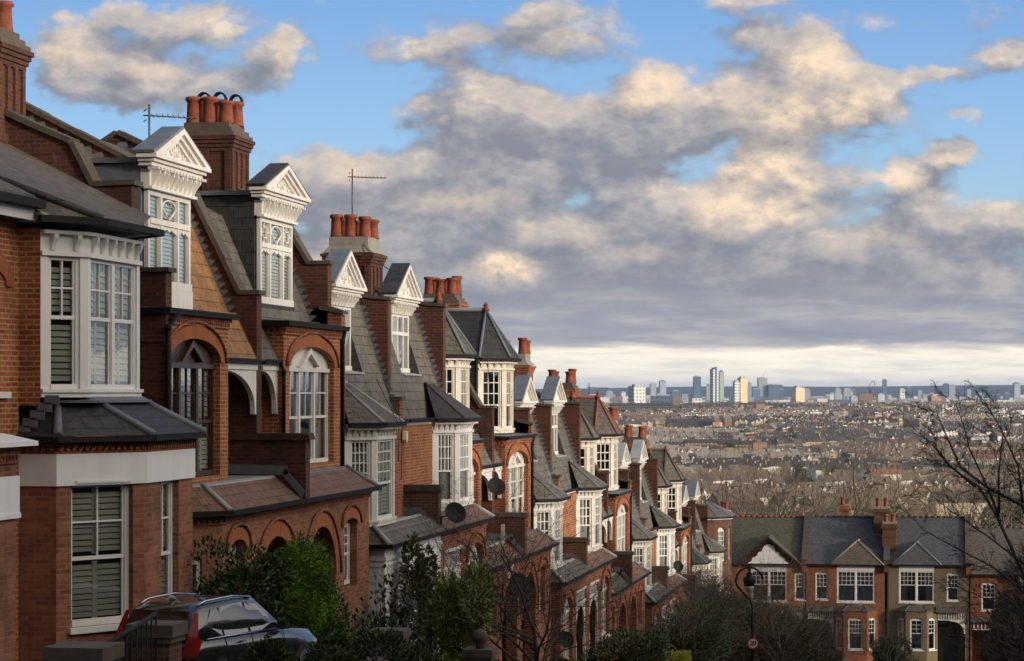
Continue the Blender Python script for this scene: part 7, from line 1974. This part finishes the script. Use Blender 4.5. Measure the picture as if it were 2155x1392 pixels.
# ------------------------------------------------------------------ haze
hm = bpy.data.materials.new('haze'); hm.use_nodes = True; t = NT(hm.node_tree); t.n.remove(t.n['Principled BSDF'])
pv = t.new('ShaderNodeVolumePrincipled'); pv.inputs['Color'].default_value = (.50, .70, 1.0, 1); pv.inputs['Density'].default_value = 3.2e-5; pv.inputs['Anisotropy'].default_value = .1
t.link(pv.outputs[0], t.n['Material Output'].inputs['Volume'])
M['haze'] = hm
m = MB(); m.box(-38000, 38000, -700, 33000, -75, 108)
hz = tag(m.build('haze', 'haze'), kind='stuff', label='thin blue haze over the valley', cat='haze')
# ------------------------------------------------------------------ sky with clouds, sun, camera
SUN_EL = math.radians(11); SUN_AZ = math.radians(114)   # clockwise from +y
sd = Vector((math.sin(SUN_AZ) * math.cos(SUN_EL), math.cos(SUN_AZ) * math.cos(SUN_EL), math.sin(SUN_EL)))
sl = bpy.data.lights.new('sun', 'SUN'); sl.energy = 2.6; sl.angle = math.radians(6); sl.color = (1, .87, .72)
so = bpy.data.objects.new('sun', sl); COL.objects.link(so); so.rotation_euler = sd.to_track_quat('Z', 'Y').to_euler()
wld = bpy.data.worlds.new('World'); SC.world = wld; wld.use_nodes = True
t = NT(wld.node_tree); bg = t.n['Background']
sky = t.new('ShaderNodeTexSky', sky_type='NISHITA'); sky.sun_disc = False; sky.sun_elevation = math.radians(16); sky.sun_rotation = SUN_AZ
sky.altitude = 100; sky.air_density = 1.0; sky.dust_density = .6; sky.ozone_density = 2.5
STR = .11
tc = t.new('ShaderNodeTexCoord'); D = t.vmath('NORMALIZE', tc.outputs['Generated'])
fw = (-ST, CT, 0); rt = (CT, ST, 0)
df = t.math('MAXIMUM', t.math('ABSOLUTE', t.vmath('DOT_PRODUCT', D, fw, out=1)), .12)
sx = t.new('ShaderNodeSeparateXYZ'); t.link(D, sx.inputs[0])
U = t.math('DIVIDE', t.vmath('DOT_PRODUCT', D, rt, out=1), df); V = t.math('DIVIDE', sx.outputs[2], df)
# cloud positions as slopes to either side of due downhill, thousandths * .2
cx = t.new('ShaderNodeCombineXYZ'); t.link(t.math('MULTIPLY', U, 5.0), cx.inputs[0]); t.link(t.math('MULTIPLY', V, 5.0), cx.inputs[1])
P0 = cx.outputs[0]
# (x, elevation, half width, half height, weight) of each bank of cloud
CL = [(-.75, .735, .08, .045, .6), (-0.948, 0.705, 0.095, 0.065, 1.05), (-0.848, 0.675, 0.130, 0.070, 1.10), (-0.677, 0.775, 0.115, 0.050, 1.00), (-0.748, 0.645, 0.200, 0.055, 1.10), (-0.477, 0.710, 0.065, 0.060, 1.15), (-0.532, 0.660, 0.070, 0.040, 0.90), (-0.828, 0.800, 0.070, 0.040, 0.80), (-0.897, 0.765, 0.090, 0.035, 0.60), (-0.598, 0.725, 0.060, 0.040, 0.50), (-0.207, 0.733, 0.120, 0.036, 0.80), (0.013, 0.740, 0.180, 0.058, 1.20), (-0.207, 0.590, 0.060, 0.036, 0.80), (0.102, 0.800, 0.120, 0.035, 0.60), (0.223, 0.765, 0.080, 0.040, 0.35), (-0.117, 0.675, 0.090, 0.040, 0.60), (0.102, 0.570, 0.260, 0.080, 1.30), (0.312, 0.645, 0.090, 0.070, 1.15), (-0.048, 0.585, 0.130, 0.075, 1.10), (0.253, 0.555, 0.150, 0.070, 1.15), (-0.058, 0.645, 0.100, 0.050, 0.70), (0.603, 0.615, 0.210, 0.105, 1.30), (0.637, 0.695, 0.090, 0.060, 1.10), (0.468, 0.585, 0.140, 0.065, 1.10), (0.772, 0.635, 0.075, 0.060, 0.90), (0.522, 0.753, 0.160, 0.038, 1.05), (0.482, 0.820, 0.130, 0.035, 0.90), (0.892, 0.665, 0.110, 0.022, 0.90), (1.032, 0.710, 0.080, 0.036, 0.90), (0.943, 0.575, 0.060, 0.028, 0.70), (1.012, 0.795, 0.130, 0.040, 0.60), (0.723, 0.785, 0.100, 0.030, 0.40), (-0.128, 0.475, 0.340, 0.055, 1.20), (-0.357, 0.435, 0.170, 0.065, 1.20), (-0.018, 0.425, 0.170, 0.050, 1.00), (0.237, 0.395, 0.100, 0.065, 1.20), (0.223, 0.465, 0.110, 0.040, 0.80), (-0.228, 0.385, 0.320, 0.060, 1.10), (0.482, 0.385, 0.185, 0.095, 1.30), (0.562, 0.475, 0.130, 0.065, 1.15), (0.662, 0.425, 0.080, 0.050, 0.75), (0.828, 0.450, 0.125, 0.050, 1.20), (0.917, 0.495, 0.060, 0.028, 1.00), (0.812, 0.380, 0.150, 0.032, 0.90), (0.993, 0.355, 0.180, 0.060, 1.25), (0.102, 0.325, 0.280, 0.060, 1.30), (-0.258, 0.295, 0.320, 0.070, 1.30), (0.372, 0.295, 0.280, 0.055, 1.30), (0.723, 0.295, 0.270, 0.060, 1.30)]
HL = [(-0.927, 0.715, 0.070, 0.035, 0.70), (-0.647, 0.770, 0.050, 0.025, 0.50), (-0.468, 0.715, 0.040, 0.035, 0.90), (-0.748, 0.675, 0.090, 0.020, 0.50), (0.307, 0.660, 0.065, 0.042, 1.20), (0.263, 0.615, 0.060, 0.025, 0.70), (0.647, 0.695, 0.075, 0.045, 1.30), (0.583, 0.585, 0.110, 0.050, 1.00), (0.723, 0.610, 0.060, 0.035, 0.90), (0.463, 0.635, 0.060, 0.030, 0.50), (-0.018, 0.255, 0.065, 0.035, 1.40), (0.522, 0.475, 0.100, 0.045, 1.20), (0.463, 0.385, 0.080, 0.050, 1.10), (0.603, 0.425, 0.045, 0.025, 0.90), (0.578, 0.370, 0.090, 0.030, 0.90), (0.802, 0.450, 0.060, 0.026, 1.20), (0.917, 0.495, 0.035, 0.018, 1.10), (0.152, 0.740, 0.060, 0.020, 0.50), (-0.117, 0.405, 0.120, 0.025, 0.50), (-0.378, 0.265, 0.080, 0.035, 0.60), (0.122, 0.335, 0.090, 0.025, 0.45), (0.752, 0.325, 0.100, 0.020, 0.40), (-0.338, 0.475, 0.060, 0.025, 0.60), (1.042, 0.415, 0.060, 0.025, 0.40), (0.273, 0.285, 0.060, 0.018, 0.50)]
ng = bpy.data.node_groups.new('cloud_field', 'ShaderNodeTree')
ng.interface.new_socket('P', in_out='INPUT', socket_type='NodeSocketVector'); ng.interface.new_socket('F', in_out='OUTPUT', socket_type='NodeSocketFloat')
q = NT(ng); gi = q.new('NodeGroupInput'); go = q.new('NodeGroupOutput')
pin = gi.outputs[0]
warp = q.vmath('SUBTRACT', q.noise(pin, 7, 4, .55, col=True), (.5, .5, .5))
warp2 = q.vmath('SUBTRACT', q.noise(pin, 22, 4, .6, col=True), (.5, .5, .5))
wm_ = q.vmath('MULTIPLY_ADD', warp2, (.05, .035, 0), q.vmath('MULTIPLY_ADD', warp, (.17, .11, 0), pin))
acc = None
for (x, y, rx, ry, w) in CL:
    L = q.vmath('LENGTH', q.vmath('MULTIPLY_ADD', wm_, (1 / rx, 1 / ry, 0), (-x / rx, -y / ry, 0)), out=1)
    f = q.mrange(L, 1.5, .1, 0, w, 'SMOOTHSTEP')
    acc = f if acc is None else q.math('ADD', acc, f)
sepv = q.new('ShaderNodeSeparateXYZ'); q.link(pin, sepv.inputs[0]); acc = q.math('ADD', acc, q.mrange(sepv.outputs[1], .36, .24, 0, 1.25, 'SMOOTHSTEP'))
sq = q.vmath('MULTIPLY', pin, (1, 1.9, 1))
n1 = q.noise(sq, 4.2, 8, .6, .3); n2 = q.noise(sq, 13, 6, .62, .2)
fld = q.math('ADD', q.math('MULTIPLY', q.math('MINIMUM', acc, 1.5), .62), q.math('ADD', q.math('MULTIPLY', q.math('SUBTRACT', n1, .5), 1.55), q.math('MULTIPLY', q.math('SUBTRACT', n2, .5), .6)))
q.link(fld, go.inputs[0])
def field(v):
    g = t.new('ShaderNodeGroup'); g.node_tree = ng; t.link(v, g.inputs[0]); return g.outputs[0]
F0 = field(P0)
F1_ = field(t.vmath('ADD', P0, (.03, .05, 0)))
lit = t.mrange(t.math('SUBTRACT', F0, F1_), -.22, .42, 0, 1)
cov = t.mrange(F0, .06, .64, 0, 1, 'SMOOTHSTEP')
thick = t.mrange(F0, .35, 1.1, 0, 1)
# lower banks are flat, grey and streaked
low = t.mrange(V, .055, .028, 0, 1, 'SMOOTHSTEP')
strk = t.noise(t.vmath('MULTIPLY', P0, (1.1, 9, 1)), 3.2, 6, .6, .4)
lit2 = t.math('MULTIPLY', lit, t.mrange(V, .03, .07, .45, 1))
cc = t.ramp(t.math('ADD', t.math('MULTIPLY', lit2, .8), t.math('MULTIPLY', t.math('SUBTRACT', t.noise(t.vmath('MULTIPLY', P0, (1, 1.6, 1)), 7, 9, .68), .5), 1.6)), [(.0, (.20, .215, .255)), (.25, (.27, .275, .305)), (.48, (.36, .345, .35)), (.7, (.46, .42, .40)), (.9, (.60, .52, .45)), (1, (.72, .62, .52))])
cc = t.mix(t.math('MULTIPLY', thick, .22), cc, (.26, .265, .30))
hw_ = t.vmath('MULTIPLY_ADD', t.vmath('SUBTRACT', t.noise(P0, 9, 5, .65, col=True), (.5, .5, .5)), (.15, .1, 0), P0)
H = None
for (x, y, rx, ry, w) in HL:
    h_ = t.mrange(t.vmath('LENGTH', t.vmath('MULTIPLY_ADD', hw_, (1 / rx, 1 / ry, 0), (-x / rx, -y / ry, 0)), out=1), 1.6, .1, 0, w, 'SMOOTHSTEP')
    H = h_ if H is None else t.math('ADD', H, h_)
cc = t.mix(t.math('MULTIPLY', t.math('MINIMUM', H, 1.1), t.mrange(t.noise(t.vmath('MULTIPLY', P0, (1, 1.5, 1)), 16, 6, .65), .36, .6, .25, .85)), cc, (.88, .68, .48))
lc = t.ramp(strk, [(.3, (.26, .27, .33)), (.5, (.36, .36, .395)), (.62, (.50, .475, .465)), (.75, (.66, .59, .51))])
cc = t.mix(t.math('MULTIPLY', low, .65), cc, lc)
blue = t.vmath('SCALE', sky.outputs[0], None); blue.node.inputs['Scale'].default_value = STR
bgrad = t.ramp(t.mrange(V, 0, .17), [(.0, (.62, .60, .52)), (.3, (.38, .56, .68)), (.62, (.26, .46, .72)), (1, (.15, .32, .66))])
bl = t.mix(.8, blue, bgrad)
over = t.math('MULTIPLY', t.mrange(V, .175, .3, 0, 1, 'SMOOTHSTEP'), t.mrange(t.noise(P0, 1.6, 5, .6), .38, .6, 0, 1))
cov = t.math('MAXIMUM', cov, over)
sk = t.mix(cov, bl, cc)
# bright cream band along the horizon
band = t.mrange(t.math('ADD', V, t.math('MULTIPLY', t.math('SUBTRACT', strk, .5), .014)), .0215, .0165, 0, 1, 'SMOOTHSTEP')
bc = t.ramp(t.noise(t.vmath('MULTIPLY', P0, (1.3, 12, 1)), 5, 5, .6), [(.33, (.78, .72, .64)), (.5, (.98, .88, .71)), (.7, (1.1, .98, .8))])
sk = t.mix(t.math('MULTIPLY', band, .92), sk, bc)
sk = t.mix(t.mrange(sx.outputs[2], -.004, -.02, 0, 1), sk, (.2, .19, .17))
# thin bright cloud round the low sun, behind and to the right of the view
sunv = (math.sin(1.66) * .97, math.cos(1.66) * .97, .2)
# sky darkened uphill, out of view, added to cut fill on uphill-facing walls
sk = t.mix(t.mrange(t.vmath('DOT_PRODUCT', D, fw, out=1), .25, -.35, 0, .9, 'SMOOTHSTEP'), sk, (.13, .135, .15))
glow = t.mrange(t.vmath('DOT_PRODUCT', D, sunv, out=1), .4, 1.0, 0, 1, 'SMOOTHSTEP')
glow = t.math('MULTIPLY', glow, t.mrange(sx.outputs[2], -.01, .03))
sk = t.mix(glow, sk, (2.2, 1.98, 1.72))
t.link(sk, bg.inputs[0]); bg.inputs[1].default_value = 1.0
wld.cycles.sampling_method = 'MANUAL'; wld.cycles.sample_map_resolution = 512

cam = bpy.data.cameras.new('camera'); co = bpy.data.objects.new('camera', cam); COL.objects.link(co)
cam.sensor_width = 36; cam.lens = 36 * 5000 / 2155; cam.shift_y = 129 / 2155; cam.clip_start = .5; cam.clip_end = 60000
co.location = (13.1, 0, 0); co.rotation_euler = (PI / 2, 0, TH)
SC.camera = co
SC.view_settings.view_transform = 'Standard'; SC.view_settings.look = 'None'; SC.view_settings.exposure = .3; SC.view_settings.gamma = 1
SC.render.film_transparent = False
SC.cycles.max_bounces = 5; SC.cycles.diffuse_bounces = 3; SC.cycles.glossy_bounces = 3; SC.cycles.transparent_max_bounces = 10; SC.cycles.volume_bounces = 0
SC.cycles.use_denoising = True; SC.cycles.use_adaptive_sampling = True; SC.cycles.adaptive_threshold = .02
SC.cycles.volume_step_rate = 1; SC.cycles.sample_clamp_indirect = 4
